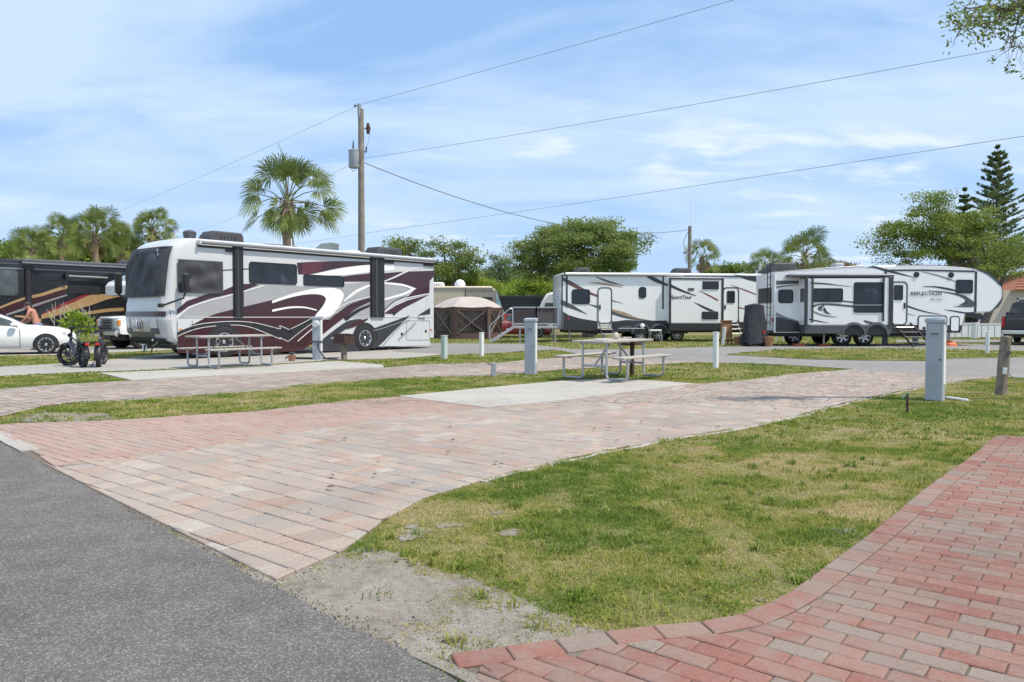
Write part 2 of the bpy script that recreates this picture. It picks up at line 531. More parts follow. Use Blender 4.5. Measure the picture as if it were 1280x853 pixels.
kerb_line = [edge_pt(t) - en * .02 for t in (-6, -3, -1, .72)]
nl = Vector((-ed.y, ed.x)); sgn = 1 if nl.dot(-en) > 0 else -1
ribbon(kerb_line, 0, sgn * .15, 0.0185, KERBM, 'concrete_kerb', .06, .15, .012)
ribbon([edge_pt(t) - en * .015 for t in (6.62, 6.8, 7.1, 8.4)], 0, sgn * .045, 0.016, SANDM, 'concrete_edge_strip', .06, .1, .015)

# ---- pavers, each one a small block in the sheet
def clip_convex(subj, clip):
    out = list(subj)
    n = len(clip)
    for i in range(n):
        a, c = clip[i], clip[(i + 1) % n]
        ex, ey = c[0] - a[0], c[1] - a[1]
        inp, out = out, []
        if not inp: return []
        sd = [ex * (p[1] - a[1]) - ey * (p[0] - a[0]) for p in inp]
        for k in range(len(inp)):
            p, q, s0, s1 = inp[k - 1], inp[k], sd[k - 1], sd[k]
            if (s0 >= 0) != (s1 >= 0):
                t = s0 / (s0 - s1)
                out.append((p[0] + (q[0] - p[0]) * t, p[1] + (q[1] - p[1]) * t))
            if s1 >= 0: out.append(q)
    return out

class Paving:
    def __init__(s, m): s.b = MB(); s.m = m; s.i = s.b.mi(m)
    def block(s, poly, z, bev, rnd):
        poly = [tuple(p) for p in poly]
        if len(poly) < 3: return
        a = area2(poly)
        if abs(a) < 0.0018: return
        if a < 0: poly = poly[::-1]
        n = len(poly); cx = sum(p[0] for p in poly) / n; cy = sum(p[1] for p in poly) / n
        tx, ty, dz = rnd.uniform(-.012, .012), rnd.uniform(-.012, .012), rnd.uniform(-.0015, .0015)
        hz = lambda p: z + dz + (p[0] - cx) * tx + (p[1] - cy) * ty
        if bev > 0:
            inn = inset(poly, bev)
            o = len(s.b.v)
            s.b.v += [(p[0], p[1], z - .03) for p in poly] + [(p[0], p[1], hz(p) - bev * .75) for p in poly] + [(p[0], p[1], hz(p)) for p in inn]
            s.b.f.append([o + 2 * n + k for k in range(n)]); s.b.m.append(s.i)
            for r_ in (0, 1):
                for k in range(n):
                    k2 = (k + 1) % n
                    s.b.f.append([o + r_ * n + k, o + r_ * n + k2, o + (r_ + 1) * n + k2, o + (r_ + 1) * n + k]); s.b.m.append(s.i)
        else:
            o = len(s.b.v)
            s.b.v += [(p[0], p[1], hz(p)) for p in poly]; s.b.f.append([o + k for k in range(n)]); s.b.m.append(s.i)
    def fill(s, region, u, v, row, lens, gap, z, bev=.004, seed=0, running=False, bevmax=11.0):
        rnd = random.Random(seed)
        region = [tuple(p) for p in region]
        us = [Vector(p).dot(u) for p in region]; vs_ = [Vector(p).dot(v) for p in region]
        row0 = row; vv = min(vs_) - row * rnd.random(); ri = 0
        arr = np.array(region)
        while vv < max(vs_):
            uu = min(us) - .6 - rnd.random() * .3 if not running else math.floor((min(us) - .6) / lens[0]) * lens[0] + (ri % 2) * lens[0] / 2 + rnd.uniform(-.006, .006)
            rects = []
            while uu < max(us) + .2:
                l = rnd.choice(lens)
                g = gap / 2
                q = [u * (uu + g) + v * (vv + g), u * (uu + l - g) + v * (vv + g), u * (uu + l - g) + v * (vv + row - g), u * (uu + g) + v * (vv + row - g)]
                jit = gap * .35
                rects.append([(p.x + rnd.uniform(-jit, jit), p.y + rnd.uniform(-jit, jit)) for p in q]); uu += l
            X = np.array([[p[0] for p in r_] for r_ in rects]); Y = np.array([[p[1] for p in r_] for r_ in rects])
            ins = inside(region, X, Y)
            cx, cy = X.mean(1), Y.mean(1)
            for k, r_ in enumerate(rects):
                c = ins[k].sum()
                far = math.hypot(cx[k], cy[k])
                near_v = (np.hypot(arr[:, 0] - cx[k], arr[:, 1] - cy[k]) < row + lens[0]).any()
                if c == 4 and not near_v: poly = r_
                elif c == 0 and not near_v: continue
                else:
                    rr = r_ if area2(r_) > 0 else r_[::-1]
                    poly = clip_convex(region, rr)
                s.block(poly, z, bev if far < bevmax else 0, rnd)
            vv += row; ri += 1
            if not running: row = rnd.choice((row0 * .82, row0, row0 * 1.22))
    def course(s, line, w0, w1, l, gap, z, bev=.004, seed=0, bevmax=11.0):
        """a single row of blocks along an open line"""
        rnd = random.Random(seed)
        pts = [Vector(p) for p in line]; acc = [0]
        for i in range(1, len(pts)): acc.append(acc[-1] + (pts[i] - pts[i - 1]).length)
        def pos(t):
            t = min(max(t, 0), acc[-1])
            for i in range(1, len(acc)):
                if t <= acc[i] or i == len(acc) - 1:
                    f = (t - acc[i - 1]) / max(1e-6, acc[i] - acc[i - 1])
                    return pts[i - 1].lerp(pts[i], f)
        def frame(t):
            d = (pos(t + .09) - pos(t - .09)); d.normalize()
            return pos(t), Vector((-d.y, d.x))
        t = 0
        while t < acc[-1] - .03:
            e = min(acc[-1], t + l * rnd.uniform(.97, 1.03))
            (p0, n0), (p1, n1) = frame(t + gap / 2), frame(e - gap / 2)
            far = ((p0 + p1) / 2).length
            s.block([p0 + n0 * w0, p1 + n1 * w0, p1 + n1 * w1, p0 + n0 * w1], z, bev if far < bevmax else 0, rnd)
            t = e
    def done(s, name): return tag(s.b.build(name), kind='structure')

p2, q2 = P.xy, Q.xy
# main pad: blended pavers, with the older red part along its far side
main_px = red_edge[:-1] + [(70, 587)]
road_side = [edge_pt(t) - en * .03 for t in (1.0, 2.0, 3.0, 4.0)]
join = gnd(345, 728).xy
main = [gnd(*p).xy for p in red_edge] + [edge_pt(.62) - en * .03] + [edge_pt(t) - en * .03 for t in (1.0, 2, 3)] + [join] + W(*pad_right_low[1:]) + W((1180, 470.5), (1067, 462.5), (989, 469), (927, 477), (880, 480.5), (869, 481), (800, 490), (700, 503))
red = W(*pad_top) + W((607, 511.5)) + [gnd(*p).xy for p in red_edge[1:]] + [edge_pt(.55) - en * .12, edge_pt(-1.0) - en * .12]
main_bed = [gnd(*p).xy for p in red_edge] + [edge_pt(t) + en * .06 for t in (-1.0, .6, 1.5, 2.5, 3.5, 4.15)] + main[main.index(join) + 1:]
sheet('paver_bedding', [tuple(p) for p in main_bed], 0.0075, PALEJ)
red_bed = red[:-2] + [edge_pt(.6) + en * .06, edge_pt(-1.0) + en * .06]
sheet('red_paver_bedding', [tuple(p) for p in red_bed], 0.0055, JOINT)
pv = Paving(PAVER)
pv.fill(main, q2, p2, 0.172, (0.12, 0.172, 0.235, 0.235), 0.008, 0.018, .006, 3)
pv.done('buff_paver_pad')
pr = Paving(BRICK2)
pr.fill(red, q2, p2, 0.105, (0.205,), 0.006, 0.0175, .004, 5, running=True)
pr.done('faded_red_paver_apron')
# sunken edge restraint on the lawn side
ribbon([gnd(*p).xy for p in pad_right_low[4:]], -.07, -.005, 0.011, CONC, 'paver_edge_restraint', .03, .12, .03, 9)

# second pad
pad2_px = [(-150, 540), (0, 522), (15, 519), (55, 509), (100, 504), (160, 501), (225, 495.5), (320, 489), (400, 478.8), (500, 473), (600, 469.8), (669, 465.6), (760, 459.5), (870, 454), (925, 455), (800, 449.5), (720, 447), (656, 450.8), (628, 454), (530, 456.5), (480, 460.5), (425, 462.7), (320, 469), (200, 475), (165, 477), (80, 481.5), (0, 487.5), (-150, 498)]
pad2 = W(*pad2_px)
sheet('second_pad_bedding', [tuple(p) for p in pad2], 0.008, PALEJ)
p2v = Paving(PAVER)
p2v.fill(pad2, q2, p2, 0.172, (0.12, 0.172, 0.235), 0.010, 0.017, 0, 8)
p2v.done('second_paver_pad')
ribbon(W((100, 504), (160, 501), (225, 495.5), (320, 489), (400, 478.8), (500, 473), (600, 469.8), (669, 465.6)), -.10, -.01, 0.013, CONC, 'second_pad_edge_restraint', .03, .3, .03, 4)

slab = W(*slab_px)
sheet('concrete_slab', [tuple(p) for p in slab], 0.024, CONC, .06)
slab2 = W((165, 476.8), (200, 474.8), (320, 469), (425, 462.7), (480, 460.5), (478, 457), (421, 452.3), (355, 456.8), (250, 462.3), (170, 465.8), (125, 467.6))
sheet('concrete_slab', [tuple(p) for p in slab2], 0.024, CONC, .06)
pad3 = W((-150, 480), (0, 471), (100, 466), (170, 463.8), (250, 460.8), (355, 455), (421, 450.6), (500, 449), (548, 444.5), (640, 441), (580, 431), (470, 432), (330, 437), (210, 443), (140, 450), (70, 455.5), (0, 459.3), (-150, 466))
sheet('grey_concrete_pad', [tuple(p) for p in pad3], 0.012, GREYC)
pad4 = W((-200, 449), (0, 445.5), (70, 444.5), (132, 441.5), (215, 438), (260, 430), (120, 434), (-200, 441))
sheet('grey_concrete_drive', [tuple(p) for p in pad4], 0.012, GREYC)
lane = W((1900, 500), (1280, 473.5), (1244, 471.3), (1180, 470.4), (1067, 462.3), (974, 456.5), (925, 455), (880, 453.6), (800, 449.5), (730, 444.5), (694, 437.8), (640, 440.5), (560, 443), (490, 440), (520, 429.5), (655, 430.5), (720, 437.5), (800, 437), (890, 434.2), (960, 433.5), (1000, 431), (1260, 430.5), (1700, 434), (1900, 445))
sheet('park_lane', [tuple(p) for p in lane], 0.016, ROADM)
island = W((908, 444.5), (966, 438.6), (1036, 436.5), (1110, 436.6), (1192, 437.6), (1280, 440), (1600, 448), (1600, 455), (1280, 447.5), (1192, 449.2), (1161, 452.4), (1080, 451.8), (1005, 450), (950, 446.6))
LAWN2 = LAWN
sheet('grass_island', rough([tuple(p) for p in island], .3, .08, 6), 0.03, LAWN, .03)
back_lane = W((1120, 428.5), (1400, 428.5), (1400, 424.5), (1120, 425.5))
sheet('back_lane', [tuple(p) for p in back_lane], 0.012, ROADM)

# brick patio in the foreground
patio_edge_px = [(560, 838), (562, 823), (640, 812), (700, 803), (790, 790), (900, 779.5), (938, 768), (985, 745), (1040, 705), (1100, 660), (1160, 610), (1210, 575), (1245, 546)]
pe = [gnd(*p).xy for p in patio_edge_px]
pe_s = [pe[0]] + [Vector(p) for p in smooth_poly([tuple(p) for p in pe[1:6]], 3)][:-1] + [Vector(p) for p in smooth_poly([tuple(p) for p in pe[5:]], 3)]
tip = pe[-1]
far_r = [tip + q2 * .5 + p2 * .05, tip + q2 * 7.0]
patio_out = [tuple(p) for p in pe_s] + [tuple(p) for p in far_r] + [tuple(Vector((9, 0.2))), tuple(Vector((2.4, -1.2))), tuple(edge_pt(8.0) - en * .06), tuple(edge_pt(7.0) - en * .06)]
sheet('patio_bedding', patio_out, 0.011, JOINT)
patio_in = [tuple(edge_pt(6.86) + en * .07)] + patio_out[1:-2] + [tuple(edge_pt(8.0) + en * .07)]
inner = inset(patio_in, .128)
bp = Paving(BRICK)
bp.fill(inner, q2, p2, 0.103, (0.205,), 0.005, 0.020, .006, 21, running=True, bevmax=13)
line = [Vector(p) for p in pe_s[1:]] + [Vector(p) for p in far_r]
s_ = 1
tt = (line[1] - line[0]).normalized(); nn = Vector((-tt.y, tt.x))
if inside(patio_out, *((line[0] + line[1]) / 2 + nn * .06)): s_ = 1
else: s_ = -1
bp.course(line, s_ * .004, s_ * .122, (.205), .005, 0.0195, .006, 22, 13)
bp.done('red_brick_patio')

# bare sand beside the road
sand_px = [(345, 730), (430, 690), (470, 682), (520, 700), (600, 716), (690, 750), (760, 775), (790, 789), (700, 804), (640, 813), (562, 824), (556, 846)]
sand = W(*sand_px)
sand = [Vector(p) for p in sand]
SANDF = SANDM.copy(); SANDF.name = 'grey sand thinning out'; nt_ = SANDF.node_tree; L_ = nt_.links
at_ = nt_.nodes.new('ShaderNodeAttribute'); at_.attribute_name = 'cover'
v_ = coords(nt_); nz = noise(nt_, v_, 22, 6, .75)
ad = N(nt_, 'ShaderNodeMath', _operation='ADD'); L_.new(at_.outputs['Fac'], ad.inputs[0]); L_.new(nz, ad.inputs[1])
th = ramp(nt_, [(.49, 0.0), (.53, 1.0)]); hf = N(nt_, 'ShaderNodeMath', _operation='MULTIPLY'); hf.inputs[1].default_value = .5; L_.new(ad.outputs[0], hf.inputs[0]); L_.new(hf.outputs[0], th.inputs[0])
tp = nt_.nodes.new('ShaderNodeBsdfTransparent'); mx_ = nt_.nodes.new('ShaderNodeMixShader'); L_.new(th.outputs[0], mx_.inputs[0]); L_.new(tp.outputs[0], mx_.inputs[1])
L_.new([n for n in nt_.nodes if n.type == 'BSDF_PRINCIPLED'][0].outputs[0], mx_.inputs[2]); L_.new(mx_.outputs[0], [n for n in nt_.nodes if n.type == 'OUTPUT_MATERIAL'][0].inputs['Surface'])
def edge_dist(poly, x, y):
    poly = np.array([tuple(p) for p in poly]); dd = np.full(np.shape(x), 9.0)
    for i in range(len(poly)):
        a_, c_ = poly[i], poly[(i + 1) % len(poly)]; w_ = c_ - a_; t_ = np.clip(((x - a_[0]) * w_[0] + (y - a_[1]) * w_[1]) / max(1e-9, w_ @ w_), 0, 1)
        dd = np.minimum(dd, np.hypot(x - a_[0] - w_[0] * t_, y - a_[1] - w_[1] * t_))
    return np.where(inside(poly, x, y), dd, -dd)
def sand_sheet(poly, z, soft=.22, grow=.12, cell=.035, bias=0.0):
    poly = [tuple(p) for p in poly]; xs = [p[0] for p in poly]; ys = [p[1] for p in poly]
    gx = np.arange(min(xs) - grow, max(xs) + grow + cell, cell); gy = np.arange(min(ys) - grow, max(ys) + grow + cell, cell)
    X, Y = np.meshgrid(gx, gy); D = edge_dist(poly, X, Y); cov = .5 + D / soft + .7 * (noise2(X, Y, 3.5, 81) - .5) + .9 * (noise2(X, Y, 10, 83) - .5) + bias
    ok_ = D > -grow
    for pv_ in (patio_out, main_bed): ok_ &= ~(edge_dist(pv_, X, Y) > .05)
    idx = -np.ones(X.shape, int); idx[ok_] = np.arange(ok_.sum())
    hz = z + .012 * (noise2(X, Y, 5, 82) - .5) * np.clip(D / .2, 0, 1)
    V_ = np.stack([X[ok_], Y[ok_], hz[ok_]], 1); q_ = np.stack([idx[:-1, :-1], idx[:-1, 1:], idx[1:, 1:], idx[1:, :-1]], -1).reshape(-1, 4); q_ = q_[(q_ >= 0).all(1)]
    me = bpy.data.meshes.new('bare_sand'); me.from_pydata(V_.tolist(), [], q_.tolist()); a_ = me.attributes.new('cover', 'FLOAT', 'POINT'); a_.data.foreach_set('value', cov[ok_].astype(np.float32)); me.materials.append(SANDF)
    o_ = bpy.data.objects.new('bare_sand', me); C.objects.link(o_); return tag(o_, kind='structure')
sand_core = [edge_pt(t) + en * .3 for t in (3.6, 5.0, 6.9)] + [gnd(562, 838).xy] + W((640, 830), (760, 806), (775, 794)) + W((725, 778), (672, 760), (590, 724), (510, 706), (462, 690), (432, 694), (400, 692))
sand_sheet(sand_core, 0.006)
sand_b = [W((470, 672), (520, 655), (560, 650), (590, 656), (575, 668), (530, 680), (490, 684)), W((690, 768), (740, 762), (730, 785), (690, 790)), W((0, 532), (110, 529), (160, 524), (120, 515), (60, 516), (5, 522)), W((600, 640), (650, 632), (660, 640), (620, 648)), W((1010, 690), (1060, 650), (1075, 655), (1040, 700)), W((905, 772), (950, 752), (962, 755), (935, 768)), W((610, 665), (660, 660), (650, 670), (620, 674))]
for k, sp_ in enumerate(sand_b): sand_sheet(sp_, 0.0065, .30 if k != 2 else .5, .10 if k != 2 else .3, .03 if k != 2 else .09, -.42 if k != 2 else -.2)

PAVE = [main, red, main_bed, red_bed, slab, slab2, pad2, pad3, pad4, patio_out, [tuple(p) for p in road_poly], back_lane]

# ---------------------------------------------------------------- grass blades
GR_M, nt_, b_ = nodes('grass blades'); L_ = nt_.links
at_ = nt_.nodes.new('ShaderNodeAttribute'); at_.attribute_name = 'dry'
gi = nt_.nodes.new('ShaderNodeNewGeometry')
ad = N(nt_, 'ShaderNodeMath', _operation='MULTIPLY_ADD'); L_.new(gi.outputs['Random Per Island'], ad.inputs[0]); ad.inputs[1].default_value = .36; L_.new(at_.outputs['Fac'], ad.inputs[2])
rg = ramp(nt_, [(0.10, (0.125, 0.205, 0.028)), (0.36, (0.205, 0.275, 0.042)), (0.58, (0.31, 0.32, 0.068)), (0.80, (0.43, 0.395, 0.14)), (1.0, (0.56, 0.455, 0.25))])
L_.new(ad.outputs[0], rg.inputs[0]); L_.new(rg.outputs[0], b_.inputs['Base Color'])
b_.inputs['Roughness'].default_value = .6; b_.inputs['Specular IOR Level'].default_value = .2
tr_ = nt_.nodes.new('ShaderNodeBsdfTranslucent'); L_.new(rg.outputs[0], tr_.inputs['Color'])
ms_ = nt_.nodes.new('ShaderNodeMixShader'); ms_.inputs[0].default_value = .35
out_ = [n for n in nt_.nodes if n.type == 'OUTPUT_MATERIAL'][0]
L_.new(b_.outputs[0], ms_.inputs[1]); L_.new(tr_.outputs[0], ms_.inputs[2]); L_.new(ms_.outputs[0], out_.inputs['Surface'])

def spot(px, py, rx, ry):
    c = gnd(px, py); return (c.x, c.y, rx, ry)
GREEN_SPOTS = [spot(850, 600, 1.1, .8), spot(740, 620, .8, .5), spot(910, 560, .5, .5), spot(930, 640, .9, .4), spot(1130, 508, 1.1, .8), spot(880, 660, .9, .35), spot(700, 668, .5, .3)]
DRY_SPOTS = [spot(890, 720, .55, .3), spot(960, 690, .35, .25), spot(1000, 590, .7, .8), spot(1080, 540, 1.3, .9), spot(600, 690, .3, .16), spot(700, 710, .25, .15), spot(1050, 640, .4, .35), spot(950, 580, .8, .6), spot(560, 640, .5, .3)]

def dryness(x, y):
    d = .30 + .30 * (noise2(x, y, .55, 1) - .5) + .6 * (noise2(x, y, 1.7, 2) - .5) + .55 * (noise2(x, y, 3.4, 12) - .5) + .5 * (noise2(x, y, 6.0, 3) - .5) + .42 * (noise2(x, y, 22.0, 4) - .5)
    for cx, cy, rx, ry in GREEN_SPOTS: d = d - .16 * np.exp(-(((x - cx) / rx) ** 2 + ((y - cy) / ry) ** 2))
    for cx, cy, rx, ry in DRY_SPOTS: d = d + .27 * np.exp(-(((x - cx) / rx) ** 2 + ((y - cy) / ry) ** 2))
    return d

def blades(name, n, y0, y1, h0, h1, wid, seed, lean=.8, zone=None):
    g = np.random.default_rng(seed)
    y = y0 + (y1 - y0) * np.sqrt(g.random(n) * (1 - (y0 / y1) ** 2) + (y0 / y1) ** 2) if y0 > 0 else g.random(n) * y1
    y = np.sqrt(g.random(n) * (y1 ** 2 - y0 ** 2) + y0 ** 2)
    x = (g.random(n) * 2 - 1) * (y * .74 + .8)
    ok = np.ones(n, bool)
    jx, jy = x + g.normal(0, .022, n) * (y1 < 16), y + g.normal(0, .022, n) * (y1 < 16)
    for p in PAVE: ok &= ~inside(p, jx, jy)
    dens = np.ones(n)
    for s_i, sp_ in enumerate([sand_core] + sand_b):
        m_ = inside(sp_, x, y)
        clump = (noise2(x, y, 7, 70) > .62) & (noise2(x, y, 1.8, 71) > .42)
        if s_i == 0:
            dd = edge_dist(sp_, x, y); fr_ = np.clip(1.5 - dd / .30, 0, 1) * (noise2(x, y, 6, 78) * .65 + noise2(x, y, 17, 79) * .35 > .42 + .30 * dd)
            dens[m_] = np.where(clump[m_], .5, np.maximum(.012, .95 * fr_[m_]))
        else: dens[m_] = np.where(clump[m_], .8, .42)
    thin = noise2(x, y, 3.2, 72) * .6 + noise2(x, y, 11, 73) * .4
    dens *= np.clip((thin - .18) * 3.2, .25, 1.0)
    if zone is None:
        on_lane = inside(lane, x, y) & ~inside(island, x, y)
        ok &= ~on_lane
    ok &= g.random(n) < dens
    x, y = x[ok], y[ok]; n = len(x)
    dry = dryness(x, y) + g.normal(0, .05, n)
    h = (h0 + (h1 - h0) * g.random(n)) * (1.15 - .45 * np.clip(dry, 0, 1)) * (.55 + .6 * noise2(x, y, 2.5, 9)) * (.55 + .9 * noise2(x, y, 11, 19))
    on_sand = inside(sand_core, x, y); h = np.where(on_sand, h * .9, h); dry = np.where(on_sand, dry + .22, dry)
    a = g.random(n) * 2 * np.pi; ln = g.random(n) * lean + .25
    la = g.random(n) * 2 * np.pi
    wx, wy = np.cos(a) * wid * .5, np.sin(a) * wid * .5
    lx, ly = np.cos(la) * ln * h, np.sin(la) * ln * h
    z0 = np.where(inside(island, x, y), .03, .0)
    V = np.empty((n, 5, 3), np.float32)
    V[:, 0] = np.stack([x - wx, y - wy, z0 - .003], 1); V[:, 1] = np.stack([x + wx, y + wy, z0 - .003], 1)
    V[:, 2] = np.stack([x + wx * .75 + lx * .4, y + wy * .75 + ly * .4, z0 + h * .6], 1)
    V[:, 3] = np.stack([x - wx * .75 + lx * .4, y - wy * .75 + ly * .4, z0 + h * .6], 1)
    V[:, 4] = np.stack([x + lx, y + ly, z0 + h * np.maximum(.25, 1 - .40 * ln)], 1)
    me = bpy.data.meshes.new(name)
    me.vertices.add(n * 5); me.vertices.foreach_set('co', V.ravel())
    loops = (np.arange(n)[:, None] * 5 + np.array([0, 1, 2, 3, 3, 2, 4])[None, :]).ravel().astype(np.int32)
    me.loops.add(n * 7); me.loops.foreach_set('vertex_index', loops)
    me.polygons.add(n * 2)
    st = (np.arange(n)[:, None] * 7 + np.array([0, 4])[None, :]).ravel().astype(np.int32)
    me.polygons.foreach_set('loop_start', st)
    me.update(calc_edges=True)
    at2 = me.attributes.new('dry', 'FLOAT', 'POINT')
    at2.data.foreach_set('value', np.repeat(dry.astype(np.float32), 5))
    me.materials.append(GR_M)
    o = bpy.data.objects.new(name, me); C.objects.link(o)
    return tag(o, kind='stuff')

def weeds(name, n, seed):
    g = np.random.default_rng(seed); T = []
    for k in range(n):
        y = math.sqrt(g.random() * (11.0 ** 2 - 2.6 ** 2) + 2.6 ** 2); x = (g.random() * 2 - 1) * (y * .72 + .5)
        if any(inside(p, x, y) for p in PAVE) or (inside(sand_core, x, y) and g.random() < .6): continue
        m_ = g.integers(8, 26); T.append((x, y, m_, .02 + .05 * g.random(), g.random()))
    vs, fs, dr = [], [], []
    for x, y, m_, rr, dd in T:
        for i in range(m_):
            bx, by = x + g.normal() * rr * .6, y + g.normal() * rr * .6; a = g.random() * 6.28; h = .025 + .038 * g.random(); l_ = .3 + .9 * g.random(); w = .0022 + .0016 * g.random()
            c, s__ = math.cos(a), math.sin(a); o = len(vs)
            vs += [(bx - s__ * w, by + c * w, 0), (bx + s__ * w, by - c * w, 0), (bx + c * l_ * h * .4 + s__ * w, by + s__ * l_ * h * .4 - c * w, h * .65), (bx + c * l_ * h * .4 - s__ * w, by + s__ * l_ * h * .4 + c * w, h * .65), (bx + c * l_ * h, by + s__ * l_ * h, h * (1 - .3 * l_))]
            fs += [(o, o + 1, o + 2, o + 3), (o + 3, o + 2, o + 4)]; dr += [.02 + .55 * dd * dd] * 5
    me = bpy.data.meshes.new(name); me.from_pydata(vs, [], fs); a_ = me.attributes.new('dry', 'FLOAT', 'POINT'); a_.data.foreach_set('value', dr); me.materials.append(GR_M)
    o = bpy.data.objects.new(name, me); C.objects.link(o); return tag(o, kind='stuff')
for o_, a_ in ((weeds('weeds', 1900, 31), 'loose taller tufts standing out of the short lawn'), (blades('grass', 640000, 2.3, 7.5, .012, .034, .0046, 1, 1.9), 'short patchy lawn grass in the foreground'),
               (blades('grass', 300000, 7.5, 15.5, .018, .042, .011, 2, 1.6), 'patchy lawn grass beside the paver pad'),
               (blades('grass', 170000, 15.5, 27, .025, .055, .024, 3, 1.2), 'lawn grass between the camping pads'),
               (blades('grass', 70000, 27, 50, .03, .08, .05, 4, 1.2), 'lawn grass around the parked trailers')):
    o_['label'] = a_
# fallen leaves on the pad
lf = MB(); LEAFD = mat('dry brown leaf', (0.16, 0.10, 0.055), 0.8, var=.4, vs=30)
rl = random.Random(4)
for k in range(110):
    px_, py_ = rl.uniform(380, 1150), rl.uniform(468, 680)
    c = gnd(px_, py_)
    if not inside(main, c.x, c.y) or inside(slab, c.x, c.y): continue
    a = rl.random() * 6.28; s1 = rl.uniform(.02, .045); s2 = s1 * .45
    u_, v_ = Vector((math.cos(a), math.sin(a), 0)), Vector((-math.sin(a), math.cos(a), 0))
    c.z = .040
    lf.add([c - u_ * s1, c + v_ * s2 + Vector((0, 0, .012)), c + u_ * s1 + Vector((0, 0, .006)), c - v_ * s2], [(0, 1, 2, 3)], LEAFD)
tag(lf.build('fallen_leaves'), 'dry brown leaves scattered over the buff pavers', kind='stuff')

gb = MB(); rl = random.Random(17); PEB = mat('grey pebble', (.30, .28, .25), .85, var=.4, vs=25); PEBD = mat('dark asphalt crumb', (.07, .066, .062), .9, var=.4, vs=30)
def pebble(x, y, z, r, m):
    a0 = rl.random() * 6.28; vs = []
    for k in range(5): a = a0 + k * 1.2566; rr = r * rl.uniform(.7, 1.15); vs.append((x + rr * math.cos(a), y + rr * math.sin(a), z))
    vs.append((x + rl.uniform(-.3, .3) * r, y + rl.uniform(-.3, .3) * r, z + r * rl.uniform(.5, .9)))
    gb.add(vs, [(k, (k + 1) % 5, 5) for k in range(5)], m)
for k in range(2600):
    t = rl.uniform(3.6, 7.0); o_ = abs(rl.gauss(0, .45)) - .02; p_ = edge_pt(t) - en * o_
    if inside(sand_core, p_.x, p_.y) or o_ < .12:
        if not inside(patio_out, p_.x, p_.y): pebble(p_.x, p_.y, .008, rl.uniform(.002, .0055) if rl.random() < .95 else rl.uniform(.006, .011), PEB if rl.random() < .7 else PEBD)
for k in range(2400):
    t = rl.uniform(-3, 8); p_ = edge_pt(t) + en * rl.gauss(-.01, .03); pebble(p_.x, p_.y, .011, rl.uniform(.002, .0055), PEBD)
tag(gb.build('grit'), 'loose grit and pebbles along the ragged asphalt edge', kind='stuff')
# ================================================================ vehicle helpers
def frame_of(o):
    return Matrix.Translation(o.location) @ Matrix.Rotation(o.rotation_euler[2], 4, 'Z')

class Side:
    """the wall of a vehicle as a plane y = y0 of the vehicle's own frame"""
    def __init__(s, M, y0=0.0, zoom=None):
        s.M, s.inv, s.y0, s.zoom = M, M.inverted(), y0, zoom
    def uv(s, px, py):
        if s.zoom: px, py = s.zoom[0] + px / s.zoom[2], s.zoom[1] + py / s.zoom[2]
        o, d = s.inv @ Vector((0, 0, H)), s.inv.to_3x3() @ ray(px, py)
        t = (s.y0 - o.y) / d.y
        p = o + d * t
        return (p.x, p.z)
    def z(s, x, y, k): return Side(s.M, s.y0, (x, y, k))
    def at(s, y0): return Side(s.M, y0, s.zoom)
    def poly(s, *pts, sm=0):
        q = [s.uv(*p) for p in pts]
        if sm: q = [tuple(v) for v in smooth_poly(q, sm, True)]
        return q

def decal(b, poly, m, layer, y0=0.0, d=0.003):
    y = y0 - d * layer
    b.add([(x, y, z) for x, z in poly], [tuple(range(len(poly)))], m)

def stroke(b, pts, w, m, layer, y0=0.0, sm=5, taper=0, d=0.003):
    """painted line of width w (m) along points; taper 1 = thin at the end, 2 = thin at both ends, -1 = thin at the start"""
    q = smooth_poly(pts, sm) if sm and len(pts) > 2 else [Vector(p) for p in pts]
    y = y0 - d * layer; n = len(q); vs = []
    for i, p in enumerate(q):
        t = (q[min(i + 1, n - 1)] - q[max(i - 1, 0)]).normalized(); nn = Vector((-t.y, t.x))
        f = i / (n - 1)
        k = {0: 1, 1: 1 - f, -1: f, 2: math.sin(math.pi * f)}[taper] * .96 + .04
        for sg in (1, -1):
            r = p + nn * (sg * w * .5 * k); vs.append((r.x, y, r.y))
    b.add(vs, [(2 * i, 2 * i + 1, 2 * i + 3, 2 * i + 2) for i in range(n - 1)], m)

def swoosh(b, top, bot, m, layer, y0=0.0, sm=5):
    t = [tuple(v) for v in smooth_poly(top, sm)]; u = [tuple(v) for v in smooth_poly(bot, sm)]
    decal(b, t + u[::-1], m, layer, y0)

def window(parent, x0, x1, z0, z1, y0, r=.08, fm=None, gm=None, fr=.035, split=None, d=.025, name='window'):
    """framed window proud of a wall that looks towards -y"""
    fm = fm or BLACK; gm = gm or GL
    b = MB(); o = rrect(x0, x1, z0, z1, r); i = rrect(x0 + fr, x1 - fr, z0 + fr, z1 - fr, max(.01, r - fr)); n = len(o)
    vs = [(x, y0 - .004, z) for x, z in o] + [(x, y0 - d, z) for x, z in o] + [(x, y0 - d, z) for x, z in i] + [(x, y0 - d + .015, z) for x, z in i]
    fs = []
    for a in range(3):
        fs += [(a * n + k, a * n + (k + 1) % n, (a + 1) * n + (k + 1) % n, (a + 1) * n + k) for k in range(n)]
    b.add(vs, fs, fm)
    if split:
        for xs in split: b.box(xs - .012, xs + .012, y0 - d, y0 - d + .014, z0 + fr, z1 - fr, fm)
    w = b.build(name, parent)
    g = MB(); g.add([(x, y0 - d + .012, z) for x, z in i], [tuple(range(n))], gm)
    g.build('pane', w)
    return w

